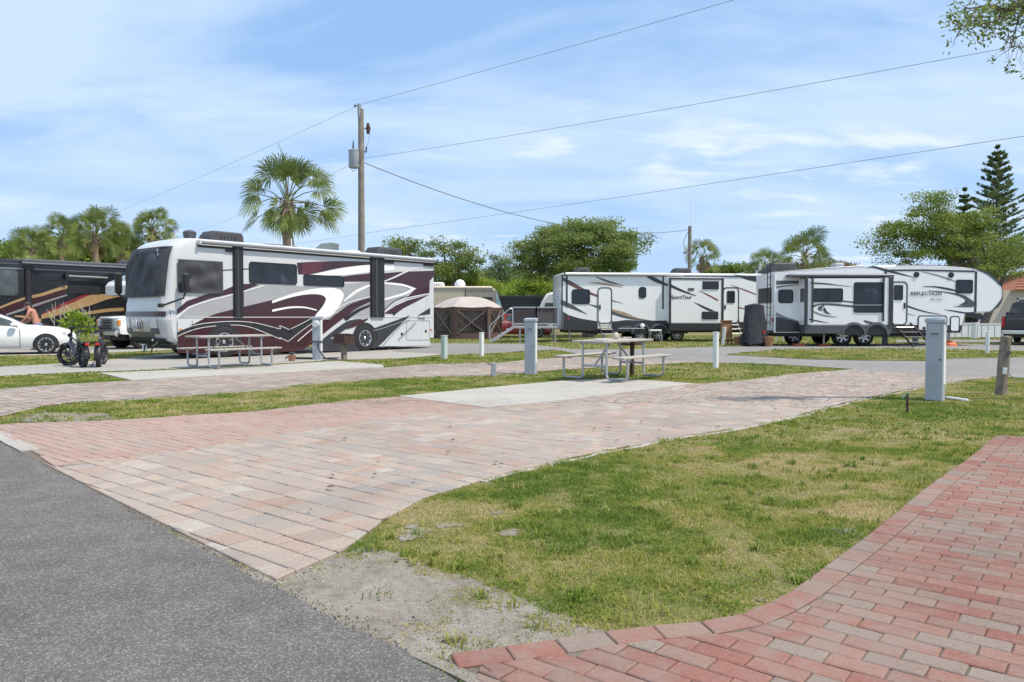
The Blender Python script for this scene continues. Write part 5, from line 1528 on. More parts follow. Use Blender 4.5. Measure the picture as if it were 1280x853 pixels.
sX = at(57.5, 430, 25.2).x
sedan('white sedan parked at the left edge beside the shirtless man', (sX - .42, 25.93, 0), R(30), CARW)
pk = Vector((-9.8, 21.8, 0)) + P * 2.0 - Q * 8.96
pickup('white pickup with chrome grille, facing out behind the two bicycles', pk, math.atan2(-P.y, -P.x), CARW)
pickup('black pickup with its tailgate towards the leaning timber post, at the right edge', Vector((at(1251, 400, 33).x, 33.0, 0)) + Q * 1.0 + P * 6.1, MH_RZ, CARK)
sedan('red car seen through the mesh railing of the patio deck', (at(652, 400, 46).x + .75, 46, 0), 0.25, CARR)

# ---------------------------------------------------------------- white trailer nose between the pickup and the dark motorhome
cO = Vector((-9.8, 21.8, 0)) + P * 3.7 - Q * 10.6
ct = thing('camper_trailer', 'white camper trailer nose with slanted grey window, half hidden behind the motorhome', 'camper trailer', cO, MH_RZ)
b = MB()
pr = [(0, 2.16), (0, 2.55), (.12, 2.72), (1.0, 3.16), (1.6, 3.32), (8, 3.36), (8, .7), (2.1, .7), (1.9, 2.1)]
shell(b, pr, 0, 2.4, WHITE, .05)
decal(b, [(.45, 2.42), (.75, 2.18), (1.1, 2.18), (1.1, 2.46)], GREYP, 2)
me = text_mesh('RIDGE', .2, .002, bold=.008); b.addmesh(me, Matrix.Translation((.42, -.012, 2.42)) @ Matrix.Diagonal((.6, 1, 1, 1)) @ FACING, CHAR)
decal(b, [(2.2, .75), (7.9, .75), (7.9, 1.1), (2.2, 1.1)], CHAR, 1)
cb_ = b.build('body', ct, 30)
g = MB(); nrm = Vector((-.44, 0, .88)).normalized() * .012
g.add([Vector((.2, .2, 2.76)) + nrm, Vector((.2, 2.2, 2.76)) + nrm, Vector((.96, 2.2, 3.14)) + nrm, Vector((.96, .2, 3.14)) + nrm], [(0, 1, 2, 3)], GLT); g.build('windscreen', cb_)
g = MB(); g.add([(.24, -.01, 2.70), (.95, -.01, 2.70), (1.0, -.01, 3.10)], [(0, 1, 2)], GLT); g.build('side_window', cb_)
for xw in (5.0, 5.9): wheel(ct, xw, .14, .38, .22, 6, ALU)
for y_ in (.3, 2.1):
    g = MB(); g.tube([(2.3, y_, .75), (2.3, y_, 0)], .05, GALV, 8); g.build('landing_jack', ct)

# ---------------------------------------------------------------- dark motorhome on the left
dO = Vector((-21.4, 30.55, 0))
dm = thing('motorhome', 'black and wine red motorhome with gold swooshes, behind the white sedan', 'motorhome', dO, MH_RZ)
D_ = Side(frame_of(dm)); DZ_ = D_.z(0, 310, 7.756); D1 = lambda *p: [DZ_.uv(*q) for q in p]
b = MB(); DL = 12.2
shell(b, [(.1, .5), (-.15, 1.0), (-.1, 2.2), (.1, 3.3), (.5, 3.64), (DL, 3.66), (DL, .5)], 0, 2.55, CARK, .10)
decal(b, D1((-150, 560), (0, 560), (300, 500), (640, 390), (640, 470), (300, 600), (60, 640), (-150, 680)), MAROON, 1)
swoosh(b, D1((-120, 620), (0, 570), (120, 520), (250, 475), (400, 440), (520, 400), (650, 362)), D1((-120, 640), (0, 590), (120, 542), (250, 500), (400, 470), (520, 432), (655, 392)), GOLD, 3)
swoosh(b, D1((60, 640), (250, 575), (450, 510), (650, 450)), D1((60, 660), (250, 600), (450, 530), (650, 465)), MIDG, 3)
decal(b, D1((400, 640), (560, 560), (820, 450), (900, 450), (700, 540), (420, 660)), CARR, 2)
swoosh(b, D1((400, 650), (560, 590), (720, 525), (880, 455), (1000, 450), (1180, 455)), D1((400, 690), (560, 655), (720, 605), (900, 550), (1040, 500), (1180, 470)), GOLD, 3)
swoosh(b, D1((740, 645), (900, 610), (1060, 588), (1200, 580)), D1((740, 670), (900, 640), (1060, 620), (1200, 612)), GOLD, 3)
swoosh(b, D1((140, 655), (260, 660), (400, 690)), D1((140, 668), (260, 685), (400, 715)), GOLD, 3)
b.box(.3, DL, -.03, .02, 3.22, 3.27, MIDG); b.box(.3, DL, -.03, .02, 3.42, 3.47, GREYP)
b.build('body', dm, 30)
g = MB(); x0, z1 = DZ_.uv(195, 95); x1 = DL; g.box(x0, x1, -.22, .02, 3.44, 3.66, GREYP, .05); g.box(x0, x1, -.232, -.2, 3.47, 3.52, MIDG); g.build('awning', dm)
(x0, z1), (x1, z0) = DZ_.uv(-60, 190), DZ_.uv(188, 470); window(dm, x0, x1, z0, z1, 0, .2, gm=GLB if False else GL2)
(x0, z1), (x1, z0) = DZ_.uv(305, 215), DZ_.uv(640, 318); window(dm, x0, x1, z0, z1, 0, .05)
(x0, z1), (x1, z0) = DZ_.uv(660, 318), DZ_.uv(965, 450)
g = MB(); g.box(x0, x1, -.03, .01, z0, z1, BLACK); bay = g.build('slide_out', dm)
g = MB(); ar = DZ_.uv(640, 275); g.tube([(ar[0], -.18, ar[1]), (DZ_.uv(1020, 0)[0], -.18, ar[1] - .02)], .05, MIDG, 8); g.box(ar[0] - .1, ar[0] + .02, -.25, 0, ar[1] - .1, ar[1] + .08, BLACK); g.build('slide_awning', bay)
(x0, z1), (x1, z0) = DZ_.uv(240, 190), DZ_.uv(305, 640); g = MB(); g.box(x0, x1, -.10, .01, z0, z1, BLACK, .02); g.box(x0 - .05, x1 + .1, -.12, 0, z1 - .08, z1 + .06, BLACK, .02); g.build('slide_seal', dm)
for x_ in (2.2, 8.6, 9.8): wheel(dm, x_, .05, .5, .28, 8, CHROME, .6)
ac_unit(dm, 6, 7.2, .6, 1.4, 3.66, 3.92)

# ---------------------------------------------------------------- beige motorhome behind the tent
bO = Vector((at(545, 400, 48).x - 5.2, 48, 0)); BL = at(621, 400, 48).x - bO.x
bm_ = thing('motorhome', 'beige motorhome with pale blue windscreen, behind the brown screen tent', 'motorhome', bO, 0)
b = MB(); zt = 1.25 + 38 * 48 / 950
shell(b, [(0, .55), (0, zt - .1), (.1, zt), (BL - .35, zt), (BL - .1, zt - .2), (BL + .42, 1.62), (BL + .5, 1.2), (BL + .45, .55)], 0, 2.5, BEIGE, .08)
decal(b, [(BL - 1.9, 1.2), (BL + .3, 1.2), (BL + .05, zt - .25), (BL - 1.9, zt - .25)], mat('taupe paint', (.36, .33, .27), .4), 1)
b.box(.1, BL - .2, -.05, 0, zt - .16, zt - .08, mat('taupe paint', (.36, .33, .27)))
b.box(BL - 2.0, BL - 1.94, -.03, 0, .6, zt - .1, CHAR)
bb_ = b.build('body', bm_, 30)
for x0_, x1_ in ((BL - 1.6, BL - 1.1), (BL - .95, BL - .25)): window(bm_, x0_, x1_, 1.75, 2.5, 0, .1, fm=mat('bronze trim', (.2, .17, .12), .4))
g = MB(); g.add([(BL - .03, -.012, zt - .32), (BL + .18, -.012, zt - .55 - .35), (BL + .38, -.012, 1.72), (BL - .03, -.012, 1.9)], [(0, 1, 2, 3)], mat('pale blue window film', (.45, .68, .72), .15)); g.build('side_window', bb_)
g = MB(); e_ = .03; g.add([(BL - .06 + e_, .15, zt - .28), (BL + .41 + e_, .15, 1.66), (BL + .41 + e_, 2.35, 1.66), (BL - .06 + e_, 2.35, zt - .28)], [(0, 1, 2, 3)], GLB); g.build('windscreen', bb_)
for x_ in (1.6, BL - 1.2): wheel(bm_, x_, .1, .48, .27, 8, CHROME, .6)
ac_unit(bm_, BL - 4.6, BL - 3.4, .7, 1.5, zt, zt + .28, m=WHITEPL); 
g = MB(); g.lathe([(.34, zt), (.36, zt + .2), (.22, zt + .42), (.02, zt + .48)], WHITEPL, 16, (BL - 2.4, 1.2, 0)); g.build('satellite_dome', bm_, 40)

# ---------------------------------------------------------------- dark trailer and white van behind the deck
kO = Vector((at(618, 400, 56).x, 56, 0)); KL = at(700, 400, 56).x - kO.x
kt = thing('trailer', 'dark low trailer with grey bands, far behind the patio deck', 'trailer', kO, 0)
b = MB(); zt = 1.25 + 25 * 56 / 950
shell(b, [(0, .5), (0, zt), (KL, zt), (KL, .5)], 0, 2.5, CHAR, .05)
for z_, m_ in ((zt - .12, MIDG), (zt - .62, GREYP), (1.15, GREYP)): b.box(.05, KL - .05, -.03, 0, z_, z_ + .07, m_)
b.build('body', kt); window(kt, .9, 1.9, 1.45, 2.1, 0, .08); window(kt, 3.1, 4.2, 1.45, 2.1, 0, .08)
g = MB(); g.box(.3, KL + .0, -1.3, .02, zt - .02, zt + .05, GREYP); g.build('awning', kt)
for x_ in (1.9, 2.8): wheel(kt, x_, .1, .36, .22, 6, ALU)
vO = Vector((at(674, 400, 50).x, 50, 0)); 
vn = thing('van', 'white van nose beside the trailer tail, behind the deck railing', 'van', vO, 0)
b = MB(); zt = 1.25 + 31 * 50 / 950
b2 = [(-.3, .5), (-.35, 1.1), (-.1, 1.55), (.15, 2.2), (.5, zt - .12), (.9, zt), (4.4, zt), (4.4, .5)]
shell(b, b2, 0, 2.0, CARW, .12); vb = b.build('body', vn, 35)
g = MB(); g.add([(.22, -.012, 1.55), (.9, -.012, 1.55), (.9, -.012, 2.15), (.42, -.012, 2.15)], [(0, 1, 2, 3)], GL2); g.build('side_window', vb)
g = MB(); g.add([(-.12, .25, 1.62), (-.12, 1.75, 1.62), (.13, 1.75, 2.2), (.13, .25, 2.2)], [(0, 1, 2, 3)], GL2); g.build('windscreen', vb)
g = MB(); g.bar((-.25, -.1, 1.75), (-1.6, -.3, 1.55), .05, .05, ALU); g.box(-.1, .12, -.28, -.05, 1.55, 1.9, BLACK, .04); g.build('mirror', vn)
for x_ in (.5, 3.6): wheel(vn, x_, .1, .36, .22, 6, ALU)

# ---------------------------------------------------------------- screen tent
gz = thing('screen_tent', 'brown six sided screen tent with beige roof and crossed poles', 'tent', (at(585, 400, 44).x, 44, 0), R(10))
RT, ZE, ZP = 1.95, 1.80, 2.38
hexp = [(RT * math.cos(R(60 * k)), RT * math.sin(R(60 * k))) for k in range(6)]
b = MB(); nseg = 6
vs, fs = [], []
for k in range(6):
    a, c = Vector(hexp[k]), Vector(hexp[(k + 1) % 6]); o = len(vs)
    for i in range(nseg + 1):
        t = i / nseg
        for j in range(nseg + 1):
            p_ = a.lerp(c, j / nseg) * (1 - t); sag = -.05 * math.sin(math.pi * j / nseg) * (1 - t)
            vs.append((p_.x * (1.03), p_.y * 1.03, ZE + (ZP - ZE) * (1 - (1 - t) ** 1.6) + sag + .10 * math.sin(math.pi * t)))
    fs += [(o + i * (nseg + 1) + j, o + i * (nseg + 1) + j + 1, o + (i + 1) * (nseg + 1) + j + 1, o + (i + 1) * (nseg + 1) + j) for i in range(nseg) for j in range(nseg)]
b.add(vs, fs, TENTT); b.build('roof', gz, 40)
TMESH, nt_, b_ = nodes('tent insect mesh'); tr_ = nt_.nodes.new('ShaderNodeBsdfTransparent'); mx_ = nt_.nodes.new('ShaderNodeMixShader'); mx_.inputs[0].default_value = .72
cr_ = ramp(nt_, [(.3, (.03, .026, .028)), (.7, (.06, .048, .048))]); nt_.links.new(noise(nt_, coords(nt_), 3, 3), cr_.inputs[0]); nt_.links.new(cr_.outputs[0], b_.inputs['Base Color'])
ou = [n for n in nt_.nodes if n.type == 'OUTPUT_MATERIAL'][0]
nt_.links.new(tr_.outputs[0], mx_.inputs[1]); nt_.links.new(b_.outputs[0], mx_.inputs[2]); nt_.links.new(mx_.outputs[0], ou.inputs['Surface'])
TAUPE = mat('taupe pole', (.30, .24, .21), .5)
for k in range(6):
    a, c = Vector(hexp[k]), Vector(hexp[(k + 1) % 6]); U = lambda p, z: (p.x, p.y, z)
    b = MB(); b.add([U(a, .32), U(c, .32), U(c, ZE - .2), U(a, ZE - .2)], [(0, 1, 2, 3)], TMESH)
    mm = (a + c) / 2
    b.add([U(a, .02), U(c, .02), U(c, .34), U(a, .34)], [(0, 1, 2, 3)], TENTB); b.add([U(a * 1.01, ZE - .24), U(c * 1.01, ZE - .24), U(c * 1.03, ZE), U(mm * 1.03, ZE - .05), U(a * 1.03, ZE)], [(0, 1, 2, 3, 4)], TENTB)
    w_ = b.build('wall_panel', gz)
    b = MB(); d_ = (c - a).normalized()
    b.bar(U(a * 1.005 - d_ * -.0, 0), U(a * 1.005, ZE), .24, .05, TENTB, up=(a.x, a.y, 0)); b.build('corner_strip', gz)
    b = MB(); b.bar(U(a.lerp(c, .1) * 1.02, ZE - .22), U(a.lerp(c, .9) * 1.02, .3), .05, .03, TAUPE); b.bar(U(a.lerp(c, .9) * 1.02, ZE - .22), U(a.lerp(c, .1) * 1.02, .3), .05, .03, TAUPE); b.build('cross_poles', gz)

# ---------------------------------------------------------------- house on the right
ho = thing('house', 'cream house with red brown roof and white framed window, at the right edge', 'house', (at(1212, 400, 47).x, 47, 0), 0)
b = MB(); hw, hh = 14, 1.25 + 33 * 47 / 950
for sgm in (0,):
    b.box(0, 1.25 + 1.7, 0, .2, 0, hh, CREAM) 
b.box(2.95, hw, 0, .2, 0, .95, CREAM); b.box(2.95, hw, 0, .2, 2.35, hh, CREAM); b.box(4.1, hw, 0, .2, .95, 2.35, CREAM)
b.box(0, .2, .2, 8, 0, hh, CREAM); b.box(hw - .2, hw, .2, 8, 0, hh, CREAM)
b.build('wall', ho)
wn = MB()
for (x0_, x1_, z0_, z1_) in ((2.9, 3.0, .9, 2.4), (4.05, 4.15, .9, 2.4), (2.9, 4.15, .88, 1.0), (2.9, 4.15, 2.3, 2.42), (3.5, 3.56, .95, 2.35)): wn.box(x0_, x1_, -.04, .06, z0_, z1_, WHITEPL)
wn_ = wn.build('window', ho); g = MB(); g.box(3.0, 4.05, .08, .1, 1.0, 2.3, GL2); g.build('pane', wn_)
b = MB(); e = .45; RH = hh + .9; x0_, x1_ = 2.5, hw + e
b.add([(x0_, -e, hh - .02), (x1_, -e, hh - .02), (x1_, 8 + e, hh - .02), (x0_, 8 + e, hh - .02), (x0_ + 3.4, 4, RH + .5), (x1_ - 3.4, 4, RH + .5)], [(0, 1, 5, 4), (1, 2, 5), (2, 3, 4, 5), (3, 0, 4), (0, 3, 2, 1)], ROOFT)
for k in range(7):
    t = k / 7; b.bar((x0_ + 3.4 * t, -e + (4 + e) * t, hh + .03 + (RH + .52 - hh) * t), (x1_ - 3.4 * t, -e + (4 + e) * t, hh + .03 + (RH + .52 - hh) * t), .08, .05, ROOFT)
b.build('roof', ho)
b = MB(); b.box(-.2, 1.0, -.25, 8.2, hh - .02, hh + .12, WHITEPL, .02); b.build('fascia', ho)
g = MB(); g.box(.6, .85, -.2, 0, 2.2, 2.4, BLACK, .03); g.build('wall_lamp', ho)
fn = thing('fence', 'low white board fence in front of the cream house', 'fence', (at(1186, 400, 44).x, 44, 0), 0)
b = MB(); b.box(0, 3.4, 0, .05, .06, .80, WHITEPL)
for k in range(9): b.box(.38 * k, .38 * k + .02, -.012, 0, .06, .8, MIDG)
b.box(0, 3.4, -.02, .07, .80, .86, WHITEPL); b.build('board_panel', fn)
for k in range(3): b = MB(); b.box(1.7 * k - .06, 1.7 * k + .06, -.05, .09, 0, .92, WHITEPL, .01); b.build('post', fn)

# ---------------------------------------------------------------- e-bikes
def ebike(label, rear, front, steer):
    rear, front = Vector(rear), Vector(front); d = front - rear
    o = thing('electric_bicycle', label, 'bicycle', rear, math.atan2(d.y, d.x), 'fat tyred electric bicycles on the pad')
    L_ = 1.12; r = .275; TW = .11
    wheel(o, 0, 0, r, TW, 9, GREYP, .72, -1, disc=False); fwh = wheel(o, L_, 0, r, TW, 9, GREYP, .72, -1, rz=steer, disc=False)
    hd = Vector((L_ - .20, 0, .78)); hd2 = Vector((L_ - .13, 0, .56)); bb = Vector((.46, 0, .29)); st = Vector((.30, 0, .68))
    b = MB(); b.tube([hd, hd2], .035, CHAR, 8); b.tube([hd2 - Vector((.02, 0, -.04)), bb], [.065, .065], CHAR, 10); b.tube([bb, st], .022, CHAR, 8); b.tube([Vector((.33, 0, .60)), hd + Vector((.0, 0, -.04))], .02, CHAR, 8)
    for sg in (-1, 1): b.tube([bb + Vector((0, sg * .04, 0)), (0.02, sg * .085, r)], .014, CHAR, 6); b.tube([(0.02, sg * .085, r), (.32, sg * .03, .58)], .012, CHAR, 6)
    b.build('frame', o, 40)
    b = MB(); b.tube([(0, 0, .02), (-.05, 0, .80)], .001, CHAR, 3) if False else None
    for sg in (-1, 1): b.tube([(L_, sg * .085, r), (L_ - .10, sg * .085, .56), hd2], .02, CHAR, 8)
    b.build('fork', o, 40)
    b = MB(); b.tube([hd, hd + Vector((-.05, 0, .16))], .028, BLACK, 8); b.lathe([(.05, -.05), (.055, .03), (.03, .05)], BLACK, 12, (hd.x + .10, 0, hd.z + .0), 'X'); c_ = hd + Vector((-.05, 0, .16)); s_, c2 = math.sin(steer), math.cos(steer)
    ax = Vector((-s_, c2, 0)); bk = Vector((-c2, -s_, 0))
    b.tube([c_ + ax * -.33 + bk * .16 + Vector((0, 0, .06)), c_ + ax * -.18 + Vector((0, 0, .04)), c_, c_ + ax * .18 + Vector((0, 0, .04)), c_ + ax * .33 + bk * .16 + Vector((0, 0, .06))], .013, BLACK, 8)
    for sg in (-1, 1): b.tube([c_ + ax * sg * .24 + bk * .09 + Vector((0, 0, .05)), c_ + ax * sg * .35 + bk * .18 + Vector((0, 0, .06))], .018, RUBBER, 8)
    b.box(c_.x - .05, c_.x + .06, -.06, .06, c_.z + .0, c_.z + .07, BLACK, .015); b.build('handlebar', o, 40)
    b = MB(); b.tube([st, st + Vector((-.05, 0, .18))], .014, ALU, 8); c_ = st + Vector((-.05, 0, .2))
    loft(b, [[(c_.x + x, -w, c_.z - .02), (c_.x + x, -w * .8, c_.z + .04), (c_.x + x, w * .8, c_.z + .04), (c_.x + x, w, c_.z - .02)] for x, w in ((-.14, .06), (-.12, .10), (-.02, .09), (.08, .04), (.15, .02))], BLACK); b.build('saddle', o, 40)
    for xw, a0, a1 in ((0, 20, 190), (L_, 40, 170)):
        b = MB(); n = 14; vs = []
        for k in range(n + 1):
            a = R(a0 + (a1 - a0) * k / n)
            for y_, dr in ((-.075, -.015), (-.05, .015), (.05, .015), (.075, -.015)):
                x_, yy = (r + .03 + dr) * math.cos(a), y_
                if xw: x_, yy = x_ * math.cos(steer) - yy * math.sin(steer), x_ * math.sin(steer) + yy * math.cos(steer)
                vs.append((xw + x_, yy, r + (r + .03 + dr) * math.sin(a)))
        b.add(vs, [(4 * k + j, 4 * k + j + 1, 4 * k + j + 5, 4 * k + j + 4) for k in range(n) for j in range(3)], BLACK); b.build('mudguard', o, 60)
    b = MB(); b.box(-.30, .24, -.07, .07, .62, .635, BLACK)
    for sg in (-1, 1): b.tube([(-.30, sg * .07, .63), (.26, sg * .07, .63)], .008, BLACK, 6); b.tube([(0, sg * .08, r), (-.1, sg * .07, .63)], .008, BLACK, 6)
    b.build('rack', o)
    b = MB(); b.box(-.34, -.30, -.05, .05, .55, .61, REDL, .012); b.build('tail_light', o)
    b = MB(); b.lathe([(.09, -.055), (.09, -.045)], BLACK, 20, (bb.x, 0, bb.z), 'Y')
    for sg in (-1, 1): b.tube([(bb.x, sg * .06, bb.z), (bb.x + sg * .12, sg * .08, bb.z - sg * .11)], .012, BLACK, 6); b.box(bb.x + sg * .12 - .05, bb.x + sg * .12 + .05, sg * .08, sg * .17, bb.z - sg * .11 - .015, bb.z - sg * .11 + .015, BLACK)
    b.build('crank', o)
    b = MB(); b.tube([(.36, .04, .26), (.30, .20, .01)], .011, BLACK, 6); b.build('kickstand', o)
    return o
ebike('black fat tyred electric bicycle nearest the white sedan, its front wheel turned', gnd(104, 460), gnd(84, 457), 1.0)
ebike('black fat tyred electric bicycle nearer the white pickup', gnd(123.5, 459.5), gnd(128.5, 455.5), -.35)

# ---------------------------------------------------------------- person
pe_o = thing('person', 'man bare to the waist in blue check shorts, stooping beside the white sedan', 'person', (at(47, 400, 28.2).x, 28.2, 0), R(8))
def skin_body(name, joints, edges, m, parent, levels=2):
    me = bpy.data.meshes.new(name); me.from_pydata([j[0] for j in joints], edges, [])
    o = bpy.data.objects.new(name, me); C.objects.link(o)
    bpy.context.view_layer.objects.active = o
    md = o.modifiers.new('skin', 'SKIN'); md.use_smooth_shade = True
    sv = me.skin_vertices[0] if me.skin_vertices else None
    if sv is None:
        o.select_set(True)
    for k, j in enumerate(joints):
        r = j[1]; me.skin_vertices[0].data[k].radius = (r, r) if isinstance(r, (int, float)) else r
        me.skin_vertices[0].data[k].use_root = (k == 0)
    ss = o.modifiers.new('sub', 'SUBSURF'); ss.levels = levels; ss.render_levels = levels
    dg = bpy.context.evaluated_depsgraph_get(); dg.update()
    me2 = bpy.data.meshes.new_from_object(o.evaluated_get(dg)); o.modifiers.clear(); o.data = me2
    me2.materials.clear(); me2.materials.append(m); me2.polygons.foreach_set('use_smooth', [True] * len(me2.polygons))
    if parent: o.parent = parent
    return o
J = [((0, 0, .95), .15), ((-.05, 0, 1.10), (.14, .12)), ((-.14, 0, 1.32), (.17, .13)), ((-.21, 0, 1.46), (.13, .11)), ((-.27, 0, 1.53), .058), ((-.33, 0, 1.60), (.085, .095)), ((-.37, 0, 1.70), (.09, .095)), ((-.36, 0, 1.755), .06),
     ((-.20, -.19, 1.45), .065), ((-.27, -.24, 1.20), .048), ((-.48, -.20, 1.04), .036), ((-.56, -.18, 1.01), .03),
     ((-.20, .19, 1.45), .065), ((-.27, .24, 1.20), .048), ((-.48, .20, 1.04), .036), ((-.56, .18, 1.01), .03),
     ((.01, -.10, .86), .095), ((-.03, -.11, .48), .06), ((.02, -.11, .09), .042), ((-.14, -.12, .04), .036),
     ((.01, .10, .86), .095), ((-.01, .11, .48), .06), ((.04, .11, .09), .042), ((-.12, .12, .04), .036), ((-.445, 0, 1.665), .022)]
E = [(0, 1), (1, 2), (2, 3), (3, 4), (4, 5), (5, 6), (6, 7), (3, 8), (8, 9), (9, 10), (10, 11), (3, 12), (12, 13), (13, 14), (14, 15), (0, 16), (16, 17), (17, 18), (18, 19), (0, 20), (20, 21), (21, 22), (22, 23), (6, 24)]
for hand, base in (((-.56, -.18, 1.01), 11), ((-.56, .18, 1.01), 15)):
    for k, (dy, ln) in enumerate(((-.03, .075), (-.01, .09), (.01, .088), (.03, .07), (.045, .05))):
        i = len(J); J.append(((hand[0] - .05, hand[1] + dy, hand[2] - .01), .009)); J.append(((hand[0] - .05 - ln * .7, hand[1] + dy * 1.2, hand[2] - .04), .008)); E += [(base, i), (i, i + 1)]
skin_body('body', J, E, SKIN, pe_o)
SH = [((0, 0, .97), (.175, .165)), ((.0, 0, 1.05), (.165, .15)), ((.01, -.10, .84), .125), ((-.01, -.115, .58), .115), ((.01, .10, .84), .125), ((.0, .115, .58), .115)]
skin_body('shorts', SH, [(0, 1), (0, 2), (2, 3), (0, 4), (4, 5)], SHORTS, pe_o)
b = MB()
for k in range(5): pass
b.lathe([(.02, 1.80), (.07, 1.785), (.098, 1.735), (.10, 1.69), (.09, 1.655)], HAIR, 16, (-.345, 0, 0)); b.build('hair', pe_o, 60)
for sg in (-1, 1):
    b = MB(); b.box(-.20, .09, sg * .12 - .055, sg * .12 + .055, 0, .075, GREYP, .03); b.build('shoe', pe_o)
# ================================================================ SITE FURNITURE
QRZ = math.atan2(Q.y, Q.x)
def picnic(label, loc):
    o = thing('picnic_table', label, 'picnic table', loc, MH_RZ, 'picnic tables with galvanised pipe frames')
    rnd = random.Random(3); Lh = .95
    b = MB()
    for k in range(5):
        y = -.36 + .145 * k; b.box(-Lh + rnd.uniform(-.01, .01), Lh + rnd.uniform(-.01, .01), y, y + .137, .715, .755, PLANK, .006)
    for x in (-.7, 0, .7): b.box(x - .03, x + .03, -.34, .34, .69, .714, GALV)
    b.build('tabletop', o)
    for sg in (-1, 1):
        b = MB()
        for k in range(2):
            y = sg * .66 - .13 + .133 * k; b.box(-Lh, Lh, y, y + .127, .42, .455, PLANK, .006)
        for x in (-.7, .7): b.box(x - .03, x + .03, sg * .66 - .12, sg * .66 + .12, .40, .419, GALV)
        b.build('bench', o)
    for x in (-.7, .7):
        for sg in (-1, 1):
            b = MB(); yb, yt = sg * .72, sg * .27; r = .07
            pts = [(x, yb, .41), (x, yb, r + .025), (x, yb - sg * .02, .045), (x, yb - sg * r, .025), (x, yt + sg * r, .025), (x, yt + sg * .02, .045), (x, yt, r + .025), (x, yt, .69)]
            b.tube(pts, .024, GALV, 10); b.build('leg', o, 40)
        b = MB(); b.tube([(x, -.27, .27), (x, .27, .27)], .020, GALV, 8); b.build('crossbar', o)
        b = MB(); b.tube([(x, 0, .27), (x - math.copysign(.56, x), 0, .69)], .018, GALV, 8); b.build('brace', o)
    return o
tA = picnic('grey plank picnic table in front of the maroon motorhome', Vector((-6.93, 18.65, 0)) )
tA.location.z = .04
tB = dup(tA, Vector((2.02, 15.05, .042)), MH_RZ, 'grey plank picnic table on the concrete slab, with a cream jug on top')
b = MB(); b.lathe([(.045, 0), (.06, .03), (.062, .08), (.045, .12), (.035, .13), (.04, .145)], CERAM, 18); b.tube([(.055, 0, .10), (.10, 0, .09), (.09, 0, .04), (.058, 0, .035)], .009, CERAM, 6)
j = b.build('jug', None, 50, loc=Vector((2.02, 15.05, .8)) + P * .1 + Q * -.02); tag(j, 'small cream jug standing on the right hand picnic table', 'jug')
b = MB(); b.lathe([(.13, 0), (.15, .012), (.14, .014), (.1, .004)], WHITEPL, 24); b.lathe([(.12, .008), (.14, .024), (.13, .026)], WHITEPL, 24)
j = b.build('plate', None, 50, loc=Vector((2.02, 15.05, .7975)) - P * .55 + Q * .05); tag(j, 'white plates lying on the left end of the picnic table top', 'plate')

def pedestal(label, base, h=1.22, w=.235, d=.20, rz=None, meter=False, m=PEDG):
    o = thing('utility_pedestal', label, 'utility pedestal', base, QRZ if rz is None else rz, 'hook-up pedestals of the pitches')
    b = MB(); b.box(-w / 2, w / 2, -d / 2, d / 2, 0, h - .06, m, .012)
    b.build('body', o)
    b = MB(); b.prism([(-w / 2 - .015, y, z) for y, z in ((-d / 2 - .02, h - .07), (d / 2 + .015, h - .07), (d / 2 + .015, h), (-d / 2 - .02, h - .025))], [(w / 2 + .015, y, z) for y, z in ((-d / 2 - .02, h - .07), (d / 2 + .015, h - .07), (d / 2 + .015, h), (-d / 2 - .02, h - .025))], m); b.build('lid', o)
    b = MB(); b.box(-w / 2 + .03, w / 2 - .03, -d / 2 - .008, -d / 2 + .001, h * .78, h * .92, m, .004); b.box(-.05, .05, -d / 2 - .014, -d / 2 - .007, h * .80, h * .815, GREYP)
    b.build('cover_flap', o)
    b = MB(); b.box(w / 2, w / 2 + .006, -d / 2 + .02, d / 2 - .02, .25, h - .12, WHITEPL, .002); b.build('side_panel', o)
    b = MB(); b.lathe([(.012, -.016), (.014, -.004)], GREYP, 10, (w / 2 - .04, -d / 2, h * .5), 'Y'); b.build('lock', o)
    if meter:
        b = MB(); b.lathe([(.085, -.09), (.09, -.03), (.11, -.01)], LENS, 20, (0, -d / 2, h * .82), 'Y'); b.build('meter', o)
        b = MB(); b.box(-w / 2 - .02, w / 2 + .02, -d / 2 - .015, d / 2, h * .40, h * .44, GREYP); b.build('collar', o)
        b = MB(); b.tube(smooth_poly([(.05, -d / 2 - .02, h * .38), (.10, -d / 2 - .06, .3), (.30, -d / 2 - .05, .05), (.6, -.1, .02)], 6), .02, BLACK, 6); b.build('cable', o)
    return o
pedestal('tall grey utility pedestal on the lawn beside the wooden post', gnd(1168.5, 501), 1.235)
pedestal('grey utility pedestal on the grass left of the right hand picnic table', gnd(663.5, 468.5), 1.22, rz=R(-14))
pedestal('grey utility pedestal with round meter and black cable, against the maroon motorhome', gnd(397, 450), 1.26, .24, .2, rz=R(-5), meter=True)
pedestal('grey utility pedestal behind the wheels of the fifth wheel trailer', gnd(1106, 430.5), 1.1)
pedestal('grey utility pedestal beyond the entry steps of the fifth wheel trailer', gnd(1144, 430.2), 1.1)
pedestal('small blue grey utility pedestal at the foot of the leaning tree', gnd(1217, 424), 1.0, m=WHITEPL)

